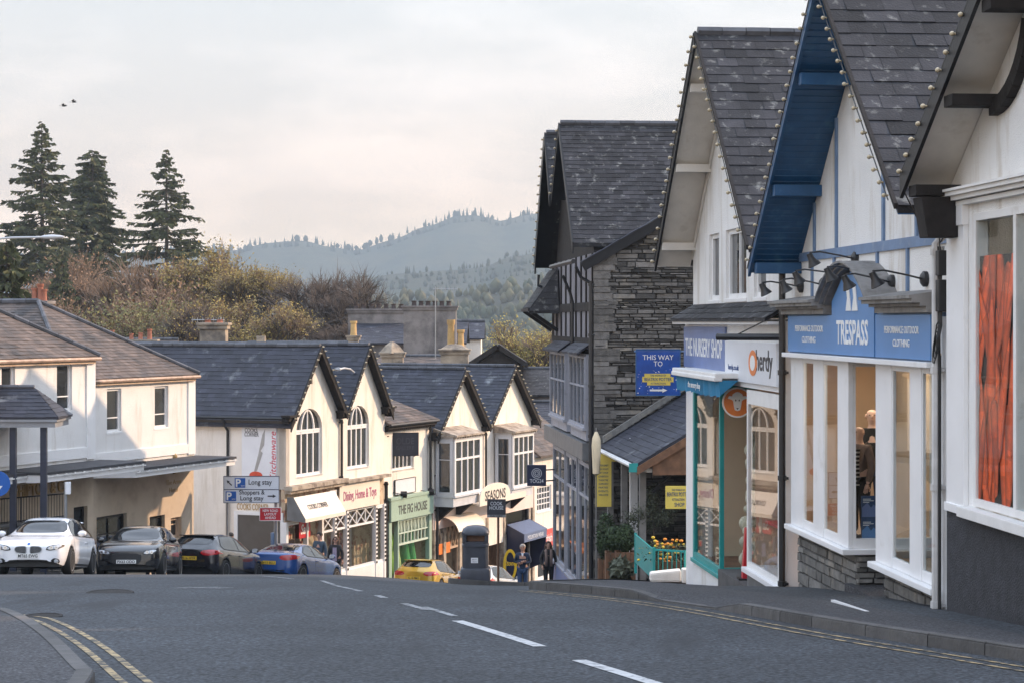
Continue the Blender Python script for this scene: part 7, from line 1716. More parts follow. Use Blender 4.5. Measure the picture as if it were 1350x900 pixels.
# ------------------------------------------------------------------ birds
for i, (px, py, d, w, lab) in enumerate(((84, 140, 130, .28, 'small dark bird flying lower left of the pair'), (97, 135, 140, .26, 'small dark bird flying at the upper right of the pair'))):
    p = PP(px, py, d); m = MB(); m.ball(p, (.16, .06, .05), 8, 6); m.ball(p + V((.16, 0, .01)), (.05, .04, .04), 6, 5)
    for s in (-1, 1): m.prism([p + V((.06, 0, .02)), p + V((.10, s * .3, .12 + .05 * i)), p + V((-.02, s * .6, .05)), p + V((-.06, 0, .02))], (0, 0, .012))
    m.prism([p + V((-.12, .03, 0)), p + V((-.3, .06, .01)), p + V((-.3, -.06, .01)), p + V((-.12, -.03, 0))], (0, 0, .012))
    tag(m.build('bird', M['timber']), lab, 'bird', 'pair of birds in the sky')
# ------------------------------------------------------------------ lamps and road signs
def lamp(label, base, top, arm_to, head_len, hmat='lampgrey', pole=True):
    t = thing('street_lamp', label, 'street lamp', base); b, e = V(top), V(arm_to)
    m = MB()
    if pole: m.tube([base, lerp(V(base), b, .25), b], [.10, .07, .05], 8); m.build('column', M['galv'], t, smooth='auto'); m = MB()
    m.tube([b, lerp(b, e, .3) + V((0, 0, .10)), lerp(b, e, .7) + V((0, 0, .08)), e], .035, 6); m.build('arm', M[hmat], t)
    d = (e - b); d.z = 0; d.normalize(); m = MB(); pts = [e + d * s for s in (-.05, .1, .35, head_len * .8, head_len)]; m.tube(pts, [.05, .10, .12, .09, .04], 8); m.v = [V((v.x, v.y, e.z + (v.z - e.z) * .62)) for v in m.v]; m.build('lantern', M[hmat], t, smooth=True)
M['lampgrey'] = pm('pale_grey_lamp', (.55, .57, .60), .4, .08, 4)
pb = PP(-70, 326, 60); lamp('tall street lamp reaching in from the left edge', (pb.x, pb.y, gz(pb.x, pb.y)), pb, PP(55, 313, 59), .75)
wb = FL.pt(lu(466), .05, lz(466, 491)); lamp('pale lamp on an arm against the slate roof between two cream gables', wb, wb, PP(448, 486, 74.0), .42, pole=False)
def parking():
    d = 65.5; c = PP(331.5, 644.5, d); w, h = 73 * d / FPX, 35 * d / FPX
    s, pt, F3 = sign_board('direction_sign', 'two-panel parking sign with arrows, Long stay and Shoppers', 'road sign', CAMF, c, w, h, 'signw', .03, None, 'navy')
    m = MB(); m.prism([pt(-1, -.025), pt(1, -.025), pt(1, .025), pt(-1, .025)], (0, -.004, 0)); m.build('divider', M['navy'], s)
    for (x, y) in ((-.41, .5), (-.74, -.5)):
        shape([(x - .19, y - .36), (x + .19, y - .36), (x + .19, y + .36), (x - .19, y + .36)], pt, F3, 'pblue', s, 'panel'); text('P', F3, pt(x - .06, y, .006), .25, 'ltext', s, bold=.03)
        text('zone', F3, pt(x + .10, y - .22, .006), .05, 'ltext', s, width=.12)
    text('Long stay', F3, pt(.32, .5), .17, 'dtext', s, width=w * .42, bold=.012); text('Shoppers &', F3, pt(.02, -.26), .15, 'dtext', s, width=w * .46, bold=.012); text('Long stay', F3, pt(.02, -.70), .15, 'dtext', s, width=w * .42, bold=.012)
    ar = [(0, .36), (-.16, .06), (-.055, .10), (-.055, -.36), (.055, -.36), (.055, .10), (.16, .06)]
    def arrow(cx, cy, ang, k):
        c_, s_ = math.cos(ang), math.sin(ang); shape([(cx + (x * c_ - y * s_) * k, cy + (x * s_ + y * c_) * k * w / h) for x, y in ar], pt, F3, 'dtext', s, 'arrow')
    arrow(-.80, .5, rad(45), .36); arrow(.74, -.5, rad(-90), .42)
    m = MB(); m.tube([V((c.x - .80, d + .06, gz(c.x, d))), c + V((-.80, .06, .4))], .055, 8); m.tube([V((c.x + .80, d + .06, gz(c.x, d))), c + V((.80, .06, .4))], .055, 8); m.build('post', M['galv'], s)
    c2 = PP(356.5, 677, d - .1); r_, pt, F3 = sign_board('road_sign', 'small red sign NEW ROAD LAYOUT AHEAD under the parking sign', 'road sign', CAMF, c2, 28 * d / FPX, 17 * d / FPX, 'red', .02, None, 'ltext')
    for i, q in enumerate(('NEW ROAD', 'LAYOUT', 'AHEAD')): text(q, F3, pt(0, .55 - .55 * i), .085, 'ltext', r_, width=(.5, .4, .36)[i], bold=.012)
    m = MB(); m.tube([V((c2.x + .12, d + .2, gz(c2.x, d))), c2 + V((.12, .3, .15))], .05, 8); m.build('post', M['galv'], r_)
    m = MB(); m.lathe([(.12, 0), (.12, .6)], PP(361, 722, d + .1) + V((0, .1, -.1)), 10); m.build('collar', M['bluetrim'], r_)
parking()
# ------------------------------------------------------------------ cars
def interp(tab, y):
    for (a, *pa), (b, *pb) in zip(tab, tab[1:]):
        if a <= y <= b: s = (y - a) / (b - a); return [lerp(p, q, s) for p, q in zip(pa, pb)]
    return list(tab[0][1:]) if y < tab[0][0] else list(tab[-1][1:])
# y, half width, sill-bottom, belt height, top height, half width of top
HATCH = [(-2.12, .66, .40, .80, .92, .52), (-2.04, .80, .30, .88, .98, .60), (-1.90, .85, .24, .93, 1.10, .62), (-1.55, .875, .2, .95, 1.32, .60), (-1.25, .88, .2, .95, 1.40, .59), (-.6, .885, .2, .93, 1.445, .60), (0, .885, .2, .92, 1.43, .59), (.45, .885, .2, .92, 1.31, .60), (.85, .885, .2, .93, 1.10, .66), (1.12, .88, .2, .93, .97, .72), (1.5, .87, .2, .88, .92, .74), (1.9, .83, .21, .78, .83, .70), (2.08, .76, .24, .70, .75, .62), (2.17, .64, .32, .62, .66, .50)]
COUPE = [(-2.3, .66, .40, .86, .92, .56), (-2.2, .80, .30, .93, 1.0, .66), (-2.0, .87, .25, .95, 1.03, .68), (-1.65, .9, .2, .95, 1.08, .64), (-1.1, .905, .2, .93, 1.26, .58), (-.55, .905, .2, .91, 1.355, .57), (0, .905, .2, .90, 1.36, .57), (.5, .90, .2, .89, 1.25, .59), (.95, .90, .2, .90, 1.05, .66), (1.25, .89, .2, .90, .93, .72), (1.6, .88, .2, .85, .89, .74), (2.0, .84, .21, .76, .80, .70), (2.2, .77, .24, .68, .72, .62), (2.3, .64, .32, .6, .64, .5)]
def car(name, label, paint, tab, loc, heading, kind='hatch', front=True, plate=None, group='cars on the hill', wheel=.325, doors=3):
    """body is one smooth shell; glass, lamps, plates and trim follow its surface"""
    L0, L1 = tab[0][0], tab[-1][0]; wy = (L0 + .80, L1 - .82)
    ys = sorted(set([round(q[0], 3) for q in tab] + [round(w + o, 3) for w in wy for o in (-.40, -.33, -.18, 0, .18, .33, .40)] + [-.85, -.3, .25, .68, .98]))
    bm = bmesh.new(); rows = []
    for y in ys:
        hw, zb, zbelt, zt, hwt = interp(tab, y)
        arch = 0
        for w in wy:
            dd = abs(y - w)
            if dd < .375: arch = max(arch, .33 + math.sqrt(max(0, .375 ** 2 - dd ** 2)))
        zl = max(zb, arch); zm = max(.56, min(zl + .06, zbelt - .12)); zm = min(zm, zbelt - .08)
        sec = [(hw * .93 if not arch else hw * .985, zl), (hw * 1.0, max(zl + .03, zb + .14) if not arch else zl + .025), (hw * 1.005, max(zm, zl + .05)), (hw * .975, zbelt - .035), (hw * .935, zbelt), (hwt, zt - .055 if zt - zbelt > .15 else zbelt + (zt - zbelt) * .5), (hwt * .72, zt - .012), (0, zt)]
        rows.append([bm.verts.new((x, y, z)) for x, z in sec] + [bm.verts.new((-x, y, z)) for x, z in sec[-2::-1]])
    for a, b in zip(rows, rows[1:]):
        for i in range(len(a) - 1): bm.faces.new((a[i], a[i + 1], b[i + 1], b[i]))
    for rw in (rows[0], rows[-1]):
        n = len(rw)
        for i in range(n // 2 - 1): bm.faces.new((rw[i], rw[i + 1], rw[n - 2 - i], rw[n - 1 - i])) if i < n // 2 - 1 else None
        bm.faces.new((rw[n // 2 - 1], rw[n // 2], rw[n // 2 + 1]))
    bmesh.ops.recalc_face_normals(bm, faces=bm.faces)
    me = bpy.data.meshes.new('body'); bm.to_mesh(me); bm.free()
    o = bpy.data.objects.new('tmp', me); COL.objects.link(o); sm = o.modifiers.new('s', 'SUBSURF'); sm.levels = sm.render_levels = 2
    dg = bpy.context.evaluated_depsgraph_get(); em = bpy.data.meshes.new_from_object(o.evaluated_get(dg)); bpy.data.objects.remove(o)
    em.polygons.foreach_set('use_smooth', [True] * len(em.polygons)); em.name = 'body'
    t = thing(name, label, 'car', loc, group); ORG[t.name] = V((0, 0, 0)); t.rotation_euler = (0, 0, heading)
    body = link_mesh('body', em, paint, t)
    bvh = BVHTree.FromPolygons([v.co for v in em.vertices], [tuple(p.vertices) for p in em.polygons])
    def decal(nm, poly, ax, mat, off=.005, parent=None, sub=.07):
        """a patch cut to an outline and laid on the shell; ax = 'x+','x-','y+','y-' is the side it faces"""
        b2 = bmesh.new(); vs = [b2.verts.new((p[0], p[1], 0)) for p in poly]; b2.faces.new(vs)
        bmesh.ops.triangulate(b2, faces=b2.faces)
        for _ in range(3):
            long = [e for e in b2.edges if e.calc_length() > sub]
            if not long: break
            bmesh.ops.subdivide_edges(b2, edges=long, cuts=1); bmesh.ops.triangulate(b2, faces=[f for f in b2.faces if len(f.verts) > 3])
        s = 1 if ax[1] == '+' else -1; last = None
        for v in b2.verts:
            a, z = v.co.x, v.co.y
            if ax[0] == 'x': og, dr = V((s * 3, a, z)), V((-s, 0, 0))
            else: og, dr = V((a, s * 4, z)), V((0, -s, 0))
            hit = bvh.ray_cast(og, dr)
            if hit[0] is None:
                q = bvh.find_nearest(V((s * .6 if ax[0] == 'x' else a, a if ax[0] == 'x' else s * 2, z))); h_, nn = q[0], q[1]
            else: h_, nn = hit[0], hit[1]
            if nn.dot(dr) > 0: nn = -nn
            v.co = h_ + nn * off
        m2 = bpy.data.meshes.new(nm); b2.to_mesh(m2); b2.free(); m2.polygons.foreach_set('use_smooth', [True] * len(m2.polygons))
        return link_mesh(nm, m2, M[mat], parent or t)
    def rnd(poly, it=2):
        for _ in range(it):
            q = []
            for a, b in zip(poly, poly[1:] + poly[:1]): q += [(lerp(a[0], b[0], .22), lerp(a[1], b[1], .22)), (lerp(a[0], b[0], .78), lerp(a[1], b[1], .78))]
            poly = q
        return poly
    T = lambda y: interp(tab, y)
    # windscreen, rear window
    if kind == 'hatch': ws = (1.02, .30); rw_ = (-1.93, -1.42)
    else: ws = (1.14, .36); rw_ = (-1.72, -.92)
    for (yb, yt), ax, nm in ((ws, 'y+', 'windscreen'), (rw_, 'y-', 'rear_window')):
        zb, zt = T(yb)[3] + .015, T(yt)[3] - .035; wb, wt = T(yb)[4] * .93, T(yt)[4] * .88
        decal(nm, rnd([(-wb, zb), (-wb * .5, zb - .02), (wb * .5, zb - .02), (wb, zb), (wt, zt), (wt * .5, zt + .02), (-wt * .5, zt + .02), (-wt, zt)], 1), ax, 'cglass', .006)
    # side glass
    yb0, yb1 = (.86, -1.52) if kind == 'hatch' else (.95, -1.28)
    zb = .955 if kind == 'hatch' else .93
    top = [(y, T(y)[3] - .085) for y in ((.40, .0, -.5, -1.0, -1.3) if kind == 'hatch' else (.42, .05, -.45, -.85))]
    bp = -.42 if doors == 3 else -.25
    f_ = [(yb0, zb + .01)] + [q for q in top if q[0] > bp] + [(bp + .035, T(bp)[3] - .085), (bp + .035, zb)]
    r_ = [(bp - .035, zb)] + [(bp - .035, T(bp)[3] - .085)] + [q for q in top if q[0] < bp] + [(yb1, zb + .09), (yb1 + .12, zb + .01)]
    full = [(yb0 + .05, zb - .02)] + [(y, z + .022) for y, z in top] + [(yb1 - .06, zb + .09), (yb1 + .08, zb - .02)]
    for sx in ('x+', 'x-'):
        decal('window_trim', full, sx, 'blkpl', .004); decal('side_window', f_, sx, 'cglass', .008); decal('side_window', r_, sx, 'cglass', .008)
        s = 1 if sx == 'x+' else -1
        # shut lines and handles
        for y0 in ((1.0, bp - .12) if doors == 3 else (1.0, bp, bp - .95)):
            decal('shut_line', [(y0 - .006, .30), (y0 + .006, .30), (y0 + .006, zb - .03), (y0 - .006, zb - .03)], sx, 'blkpl', .003)
        decal('sill_trim', [(wy[0] + .42, .22), (wy[1] - .42, .22), (wy[1] - .42, .27), (wy[0] + .42, .27)], sx, 'blkpl', .004)
        for y0 in ((bp + .05,) if doors == 3 else (bp + .05, bp - .85)):
            m = MB(); p = bvh.ray_cast(V((s * 3, y0, .80)), V((-s, 0, 0)))[0]; m.cbox(p + V((s * .018, 0, 0)), .025, .2, .03); h_ = m.build('door_handle', paint, t, bevel=.008)
        m = MB(); p = bvh.ray_cast(V((s * 3, .78, .97)), V((-s, 0, 0)))
        pm_ = V((s * .98, .72, 1.0)); m.ball(pm_, (.11, .06, .075), 10, 7); m.v = [V((v.x, max(v.y, .67), v.z)) for v in m.v]; mi = m.build('mirror', paint, t, smooth=True)
        m = MB(); m.beam(V((s * .82, .74, .95)), V((s * .92, .72, .98)), .05, .03); m.build('mirror_arm', M['blkpl'], mi); m = MB(); m.cbox(V((s * .98, .665, 1.0)), .16, .012, .11); m.build('mirror_glass', M['chrome'], mi)
    # wheels
    for w in wy:
        for s in (-1, 1):
            c = V((s * .79, w, wheel)); ax = Matrix((V((0, 1, 0)), V((0, 0, 1)), V((s, 0, 0)))).transposed()
            m = MB(); m.lathe([(wheel * .70, -.10), (wheel * .94, -.11), (wheel, -.07), (wheel, .07), (wheel * .94, .105), (wheel * .72, .10)], c, 28, axis=ax); wh = m.build('wheel', M['tyre'], t, smooth='auto')
            m = MB(); m.lathe([(wheel * .70, .02), (wheel * .72, .104), (wheel * .66, .098), (wheel * .64, .04)], c, 28, axis=ax); m.lathe([(wheel * .12, .04), (wheel * .12, .095), (.01, .1)], c, 10, axis=ax)
            for k in range(10):
                a = 2 * math.pi * k / 10; d_ = V((0, math.cos(a), math.sin(a))); m.beam(c + V((s * .085, 0, 0)) + d_ * wheel * .1, c + V((s * .088, 0, 0)) + d_ * wheel * .67, .035, .02, up=(s, 0, 0))
            m.build('rim', M['rim'], wh)
            m = MB(); m.lathe([(wheel * .6, .0), (wheel * .6, .02)], c, 20, axis=ax); m.build('brake', M['blkpl'], wh)
    m = MB(); m.box(FW, -.72, .72, L0 + .15, L1 - .15, .18, .42); m.box(FW, -.62, .62, L0 + .3, L1 - .3, .42, .70); m.build('underbody', M['blkpl'], t)
    # front
    e = L1; mir = lambda p: [(-x, z) for x, z in p][::-1]
    if front:
        if kind == 'hatch' and plate:            # twin-oval grille
            for sg in (1, -1):
                g = rnd([(.045, .50), (.045, .645), (.09, .665), (.28, .655), (.325, .60), (.29, .515), (.09, .49)], 2); g = g if sg > 0 else mir(g)
                gr = decal('grille', g, 'y+', 'blkpl', .012); ring = []
                for i in range(len(g)):
                    a, b = g[i], g[(i + 1) % len(g)]; pa, pb = (bvh.ray_cast(V((q[0], 4, q[1])), V((0, -1, 0)))[0] for q in (a, b)); ring.append((pa, pb))
                m = MB()
                for pa, pb in ring: m.beam(pa + V((0, .014, 0)), pb + V((0, .014, 0)), .014, .014)
                for i in range(9):
                    x = (.07 + .027 * i) * sg; pa, pb = (bvh.ray_cast(V((x, 4, z)), V((0, -1, 0)))[0] for z in (.515, .645)); m.beam(pa + V((0, .014, 0)), pb + V((0, .014, 0)), .004, .006)
                m.build('grille_bars', M['galv'], gr)
            decal('air_intake', rnd([(-.50, .285), (-.40, .215), (.40, .215), (.50, .285), (.42, .35), (-.42, .35)], 1), 'y+', 'blkpl', .008)
            for sg in (1, -1):
                p = [(.52, .27), (.60, .24), (.73, .27), (.72, .36), (.60, .385), (.54, .33)]; decal('fog_surround', rnd(p if sg > 0 else mir(p), 1), 'y+', 'blkpl', .007)
                q = [(.655 + .045 * math.cos(a * .63), .315 + .045 * math.sin(a * .63)) for a in range(10)]; decal('fog_lamp', q if sg > 0 else mir(q), 'y+', 'lamp', .013)
            bd = [(.035 * math.cos(a * .63), .715 + .03 * math.sin(a * .63)) for a in range(10)]; decal('badge', bd, 'y+', 'pblue', .006)
        else:
            decal('grille', rnd([(-.30, .30), (-.40, .42), (-.38, .60), (.38, .60), (.40, .42), (.30, .30)], 1), 'y+', 'blkpl', .010)
            for sg in (1, -1):
                p = [(.50, .28), (.74, .30), (.72, .42), (.52, .38)]; decal('air_intake', p if sg > 0 else mir(p), 'y+', 'blkpl', .008)
        for sg in (1, -1):
            p = [(.40, .575), (.46, .66), (.66, .70), (.80, .70), (.80, .655), (.70, .60), (.52, .555)]
            hl = decal('headlight', rnd(p if sg > 0 else mir(p), 1), 'y+', 'blkpl', .010); 
            q = [(.44, .60), (.48, .645), (.66, .685), (.76, .69), (.74, .655), (.68, .615), (.52, .575)]; decal('headlight_glass', rnd(q if sg > 0 else mir(q), 1), 'y+', 'lamp', .014, hl)
            for xr in (.545, .66):
                cc = bvh.ray_cast(V((sg * xr, 4, .628)), V((0, -1, 0)))[0]; m = MB(); axm_ = Matrix((V((1, 0, 0)), V((0, 0, 1)), V((0, -1, 0)))).transposed()
                m.lathe([(.042, -.02), (.042, .0), (.03, -.004), (.028, -.02)], cc + V((0, .012, 0)), 14, axis=axm_); m.build('headlight_ring', M['chrome'], hl)
        pl = [(-.26, .385 if plate else .33), (.26, .385 if plate else .33), (.26, .485 if plate else .43), (-.26, .485 if plate else .43)]
        po = decal('number_plate', pl, 'y+', 'platew', .018); p0 = bvh.ray_cast(V((0, 4, (pl[0][1] + pl[2][1]) / 2)), V((0, -1, 0)))[0]
        text(plate or 'PX63 ODO', ((-1, 0, 0), (0, 0, 1), (0, 1, 0)), p0 + V((0, .026, 0)), .075, 'dtext', po, width=.46, bold=.012, ext=.003)
    # rear
    for sg in (1, -1):
        p = [(.36, .80), (.40, .885), (.62, .915), (.86, .925), (.86, .80), (.66, .745), (.48, .745)]; decal('tail_light', rnd(p if sg > 0 else mir(p), 1), 'y-', 'tail', .008)
        side = [(L0 + .12, .80), (L0 + .30, .88), (L0 + .42, .86), (L0 + .3, .80)]; decal('tail_light', side, 'x+' if sg > 0 else 'x-', 'tail', .007)
    po = decal('number_plate', [(-.26, .60), (.26, .60), (.26, .71), (-.26, .71)], 'y-', 'platey', .012); p0 = bvh.ray_cast(V((0, -4, .655)), V((0, 1, 0)))[0]
    if not front: text({'coupe': 'KV15 BLU'}.get(kind, plate or 'PE16 HYR'), ((1, 0, 0), (0, 0, 1), (0, -1, 0)), p0 + V((0, -.02, 0)), .075, 'dtext', po, width=.46, bold=.012, ext=.003)
    decal('rear_diffuser', [(-.6, .30), (.6, .30), (.55, .44), (-.55, .44)], 'y-', 'blkpl', .006)
    m = MB(); m.box(FW, -.56, .56, rw_[1] - .18, rw_[1] - .02, T(rw_[1])[3] - .03, T(rw_[1])[3] - .0); 
    if kind == 'hatch': m.build('spoiler', paint, t, bevel=.012)
    return t
def cp(nm, c, fl=.6): return pm(nm, c, .22, .02, 2, coat=1.0, spec=.5, metal=fl)
def seat(t):
    x, y = t.location.x, t.location.y; h = t.rotation_euler.z
    f = V((-math.sin(h), math.cos(h))); s = 1.3
    za, zb = gz(x + f.x * s, y + f.y * s), gz(x - f.x * s, y - f.y * s); t.location.z = (za + zb) / 2 + .004
    t.rotation_euler = (math.atan2(za - zb, 2 * s), 0, h); t.rotation_mode = 'XYZ'
def atpx(px, d): return V(((px - CX) * d / FPX, d, 0))
cw = car('parked_car', 'white hatchback with twin oval grille, at the left end of the cars', cp('white_car_paint', (.80, .81, .84), 0), HATCH, atpx(62, 49.3), rad(181), 'hatch', True, 'MT65 EWG'); seat(cw)
cb = car('parked_car', 'black hatchback facing uphill behind the white hatchback', cp('black_car_paint', (.006, .006, .008), 0), HATCH, atpx(185, 54.6), rad(180.5), 'hatch', True); seat(cb)
cm = car('parked_car', 'black five-door hatchback seen from behind, beside the blue coupe', cp('black_car_paint_deep', (.008, .008, .012), 0), HATCH, atpx(283, 60.6), rad(-14), 'hatch', False, 'PE16 HYR', doors=5); seat(cm)
cbl = car('parked_car', 'metallic blue coupe seen from behind under the parking sign', cp('metallic_blue_car_paint', (.012, .065, .24), .1), COUPE, atpx(388, 64.5), rad(-16), 'coupe', False); seat(cbl)
cy = car('parked_car', 'mustard yellow hatchback seen from behind outside the mint shop', cp('mustard_car_paint', (.55, .33, .02), .3), HATCH, atpx(566, 76.6), rad(-15), 'hatch', False, 'YL13 FMO', doors=5); seat(cy)
cz = car('parked_car', 'pale silver car mostly hidden behind the litter bin', cp('silver_car_paint', (.62, .63, .64), .5), HATCH, atpx(643, 79.0), rad(-20), 'hatch', False, 'NK14 SLV', doors=5); seat(cz)

# ------------------------------------------------------------------ people
def skinned(name, joints, edges, mat, parent, sub=2, root=0):
    """one continuous surface grown over a jointed skeleton; joints = [(x, y, z, radius)]"""
    bm = bmesh.new(); ly = bm.verts.layers.skin.verify(); vs = []
    for i, j in enumerate(joints):
        v = bm.verts.new(j[:3]); rr = j[3] if isinstance(j[3], tuple) else (j[3], j[3]); v[ly].radius = rr; v[ly].use_root = (i == root); vs.append(v)
    for a, b in edges: bm.edges.new((vs[a], vs[b]))
    me = bpy.data.meshes.new(name); bm.to_mesh(me); bm.free(); o = bpy.data.objects.new('tmp', me); COL.objects.link(o)
    o.modifiers.new('k', 'SKIN').use_smooth_shade = True; s = o.modifiers.new('s', 'SUBSURF'); s.levels = s.render_levels = sub
    dg = bpy.context.evaluated_depsgraph_get(); em = bpy.data.meshes.new_from_object(o.evaluated_get(dg)); bpy.data.objects.remove(o)
    em.polygons.foreach_set('use_smooth', [True] * len(em.polygons)); em.name = name
    return link_mesh(name, em, mat, parent)
def person(name, label, cat, loc, rotz, H, pose, top, legs, skin, hair, hairlen='short', shoes='blkpl', group=None, extra=None, hat=None, female=False):
    """standing or walking figure; pose = (left elbow, left wrist, right elbow, right wrist, stride, headturn) in units of height, y is forward"""
    k = H / 1.75; le, lw, re_, rw, st, ht = pose; sw = .185 if not female else .165
    J = [(0, 0, .96, .135), (0, .0, 1.12, .13), (0, .005, 1.30, .14), (0, -.005, 1.44, .085), (0, .005, 1.51, .052), (0, .02, 1.57, .068), (0, .012, 1.655, .095), (0, .0, 1.725, .07),
         (sw, 0, 1.41, .062), le + (.043,), lw + (.030,), (-sw, 0, 1.41, .062), re_ + (.043,), rw + (.030,),
         (.095, 0, .90, .095), (.10, st * .5 + .02, .50, .058), (.10, st, .09, .040), (.105, st + .13, .035, .035), (-.095, 0, .90, .095), (-.10, -st * .5 + .02, .50, .058), (-.10, -st, .09, .040), (-.105, -st + .13, .035, .035), (0, .115, 1.615, .018)]
    E = [(0, 1), (1, 2), (2, 3), (3, 4), (4, 5), (5, 6), (6, 7), (2, 8), (8, 9), (9, 10), (2, 11), (11, 12), (12, 13), (0, 14), (14, 15), (15, 16), (16, 17), (0, 18), (18, 19), (19, 20), (20, 21)]
    sc = lambda js: [tuple(c * k for c in j[:3]) + ((tuple(q * k for q in j[3]) if isinstance(j[3], tuple) else j[3] * k),) for j in js]
    t = thing(name, label, cat, loc, group, rotz); ORG[t.name] = V((0, 0, 0))
    body = skinned('body', sc(J[:22]), E, M[skin], t)
    # face, ears and hands are part of the figure's surface detail
    m = MB(); c = V((0, .012, 1.64)) * k
    m.ball(c + V((0, .098, -.012)) * k, (.014 * k, .022 * k, .024 * k), 8, 6)
    for s in (-1, 1): m.ball(c + V((s * .088, -.005, -.01)) * k, (.014 * k, .024 * k, .034 * k), 8, 6)
    m.ball(c + V((0, .082, -.058)) * k, (.026 * k, .012 * k, .008 * k), 8, 5)
    for sgn, e_, w_ in ((1, le, lw), (-1, re_, rw)):
        d = (V(w_) - V(e_)).normalized(); p = V(w_) * k; u = d.orthogonal().normalized(); v = d.cross(u)
        m.tube([p, p + d * .05 * k, p + d * .085 * k], [.03 * k, .038 * k, .03 * k], 8)
        for i, ln in enumerate((.07, .082, .078, .06)):
            b = p + d * .075 * k + u * (i - 1.5) * .018 * k; m.tube([b, b + (d + v * .15).normalized() * ln * .55 * k, b + (d + v * .5).normalized() * ln * k], [.0095 * k, .009 * k, .006 * k], 6)
        b = p + d * .03 * k + u * .032 * k; m.tube([b, b + (d + u * .7).normalized() * .05 * k, b + (d + u * .3 + v * .3).normalized() * .075 * k], [.012 * k, .010 * k, .007 * k], 6)
    m.build('face_and_hands', M[skin], body, smooth=True)
    m = MB()
    for s in (-1, 1): m.ball(c + V((s * .034, .086, .012)) * k, (.012 * k, .008 * k, .008 * k), 8, 5)
    m.build('eyes', M['dtext'], body, smooth=True)
    # clothing
    g = .022
    TJ = [(0, 0, .88, .165), (0, 0, 1.12, .150), (0, .005, 1.30, .162), (0, -.005, 1.455, .085), (sw + .005, 0, 1.405, .078), le + (.062,), tuple(lerp(V(le), V(lw), .9)) + (.048,), (-sw - .005, 0, 1.405, .078), re_ + (.062,), tuple(lerp(V(re_), V(rw), .9)) + (.048,)]
    skinned('jacket', sc(TJ), [(0, 1), (1, 2), (2, 3), (2, 4), (4, 5), (5, 6), (2, 7), (7, 8), (8, 9)], M[top], t, root=1)
    LJ = [(0, 0, .97, .15), (.098, 0, .88, .112), (.10, st * .5 + .02, .50, .078), (.10, st, .11, .065), (-.098, 0, .88, .112), (-.10, -st * .5 + .02, .50, .078), (-.10, -st, .11, .065)]
    skinned('trousers', sc(LJ), [(0, 1), (1, 2), (2, 3), (0, 4), (4, 5), (5, 6)], M[legs], t)
    m = MB()
    for s, q in ((1, st), (-1, -st)): m.ball(V((s * .10, q + .055, .05)) * k, (.05 * k, .14 * k, .05 * k), 10, 7)
    m.v = [V((v.x, v.y, max(v.z, 0))) for v in m.v]; m.build('shoes', M[shoes], t, smooth=True)
    if hair:
        m = MB(); m.ball(c + V((0, -.016, .034)) * k, (.102 * k, .108 * k, .094 * k), 14, 10)
        m.v = [V((v.x, min(v.y, (.075 - max(0, (1.66 - v.z / k)) * 1.4) * k), v.z)) for v in m.v]
        if hairlen == 'long':
            for s in (-1, 1): m.tube([c + V((s * .07, -.02, .06)) * k, c + V((s * .098, -.03, -.05)) * k, c + V((s * .10, -.01, -.17)) * k, c + V((s * .085, .03, -.25)) * k], [.03 * k, .042 * k, .04 * k, .015 * k], 8)
            m.tube([c + V((0, -.07, .05)) * k, c + V((0, -.10, -.08)) * k, c + V((0, -.10, -.24)) * k], [.05 * k, .085 * k, .05 * k], 10)
        m.build('hair', M[hair], t, smooth=True)
    if hat: m = MB(); m.ball(c + V((0, -.01, .055)) * k, (.108 * k, .112 * k, .085 * k), 14, 9); m.lathe([(.108 * k, 0), (.112 * k, .02 * k), (.106 * k, .05 * k)], c + V((0, -.01, .02)) * k, 14); m.build('beanie', M[hat], t, smooth=True)
    if extra: extra(t, k, c)
    return t
for nm, c_ in (('c_navy', (.02, .035, .07)), ('c_jeans', (.04, .075, .16)), ('c_black', (.012, .012, .014)), ('c_lilac', (.42, .34, .42)), ('c_slate', (.05, .075, .10)), ('c_dark', (.028, .026, .028)), ('c_brown', (.19, .135, .115)), ('h_grey', (.42, .38, .33)), ('h_dark', (.03, .022, .018)), ('h_brown', (.10, .06, .04))):
    M[nm] = pm(nm.replace('c_', 'cloth_').replace('h_', 'hair_'), c_, .85, .2, 8, .3, 40)
def gpt(px, d, up=.12): x = (px - CX) * d / FPX; return (x, d, gz(x, d) + up)
HANG = ((.25, -.02, 1.14), (.255, .06, .90), (-.25, -.02, 1.14), (-.255, .06, .90))
def shades(t, k, c):
    m = MB()
    for s in (-1, 1): m.ball(c + V((s * .036, .095, .010)) * k, (.03 * k, .012 * k, .022 * k), 10, 6)
    m.tube([c + V((-.036, .1, .012)) * k, c + V((.036, .1, .012)) * k], .005 * k, 5); m.build('sunglasses', M['dtext'], t)
    m = MB(); m.prism([V((-.07, .158, 1.38)) * k, V((.07, .158, 1.38)) * k, V((.075, .172, 1.05)) * k, V((.085, .168, .90)) * k, V((-.085, .168, .90)) * k, V((-.075, .172, 1.05)) * k], (0, .006, 0)); m.build('top', M['c_lilac'], t)
def collar(t, k, c):
    m = MB(); m.prism([V((-.05, .13, 1.46)) * k, V((.05, .13, 1.46)) * k, V((0, .165, 1.34)) * k], (0, .008, 0)); m.build('shirt', M['signw'], t)
def scarf(t, k, c):
    m = MB()
    for s in (-1, 1): m.tube([V((s * .07, -.02, 1.50)) * k, V((s * .09, .12, 1.42)) * k, V((s * .08, .175, 1.2)) * k, V((s * .085, .17, .92)) * k], [.035 * k, .05 * k, .055 * k, .045 * k], 8)
    m.build('scarf', M['c_brown'], t, smooth=True)
p1_ = person('person', 'dark-haired man in a slate blue jacket turned towards the woman in sunglasses', 'person', gpt(421.5, 67.2), rad(150), 1.78, HANG + (.08, 0), 'c_slate', 'c_jeans', 'skin', 'h_dark', 'short')
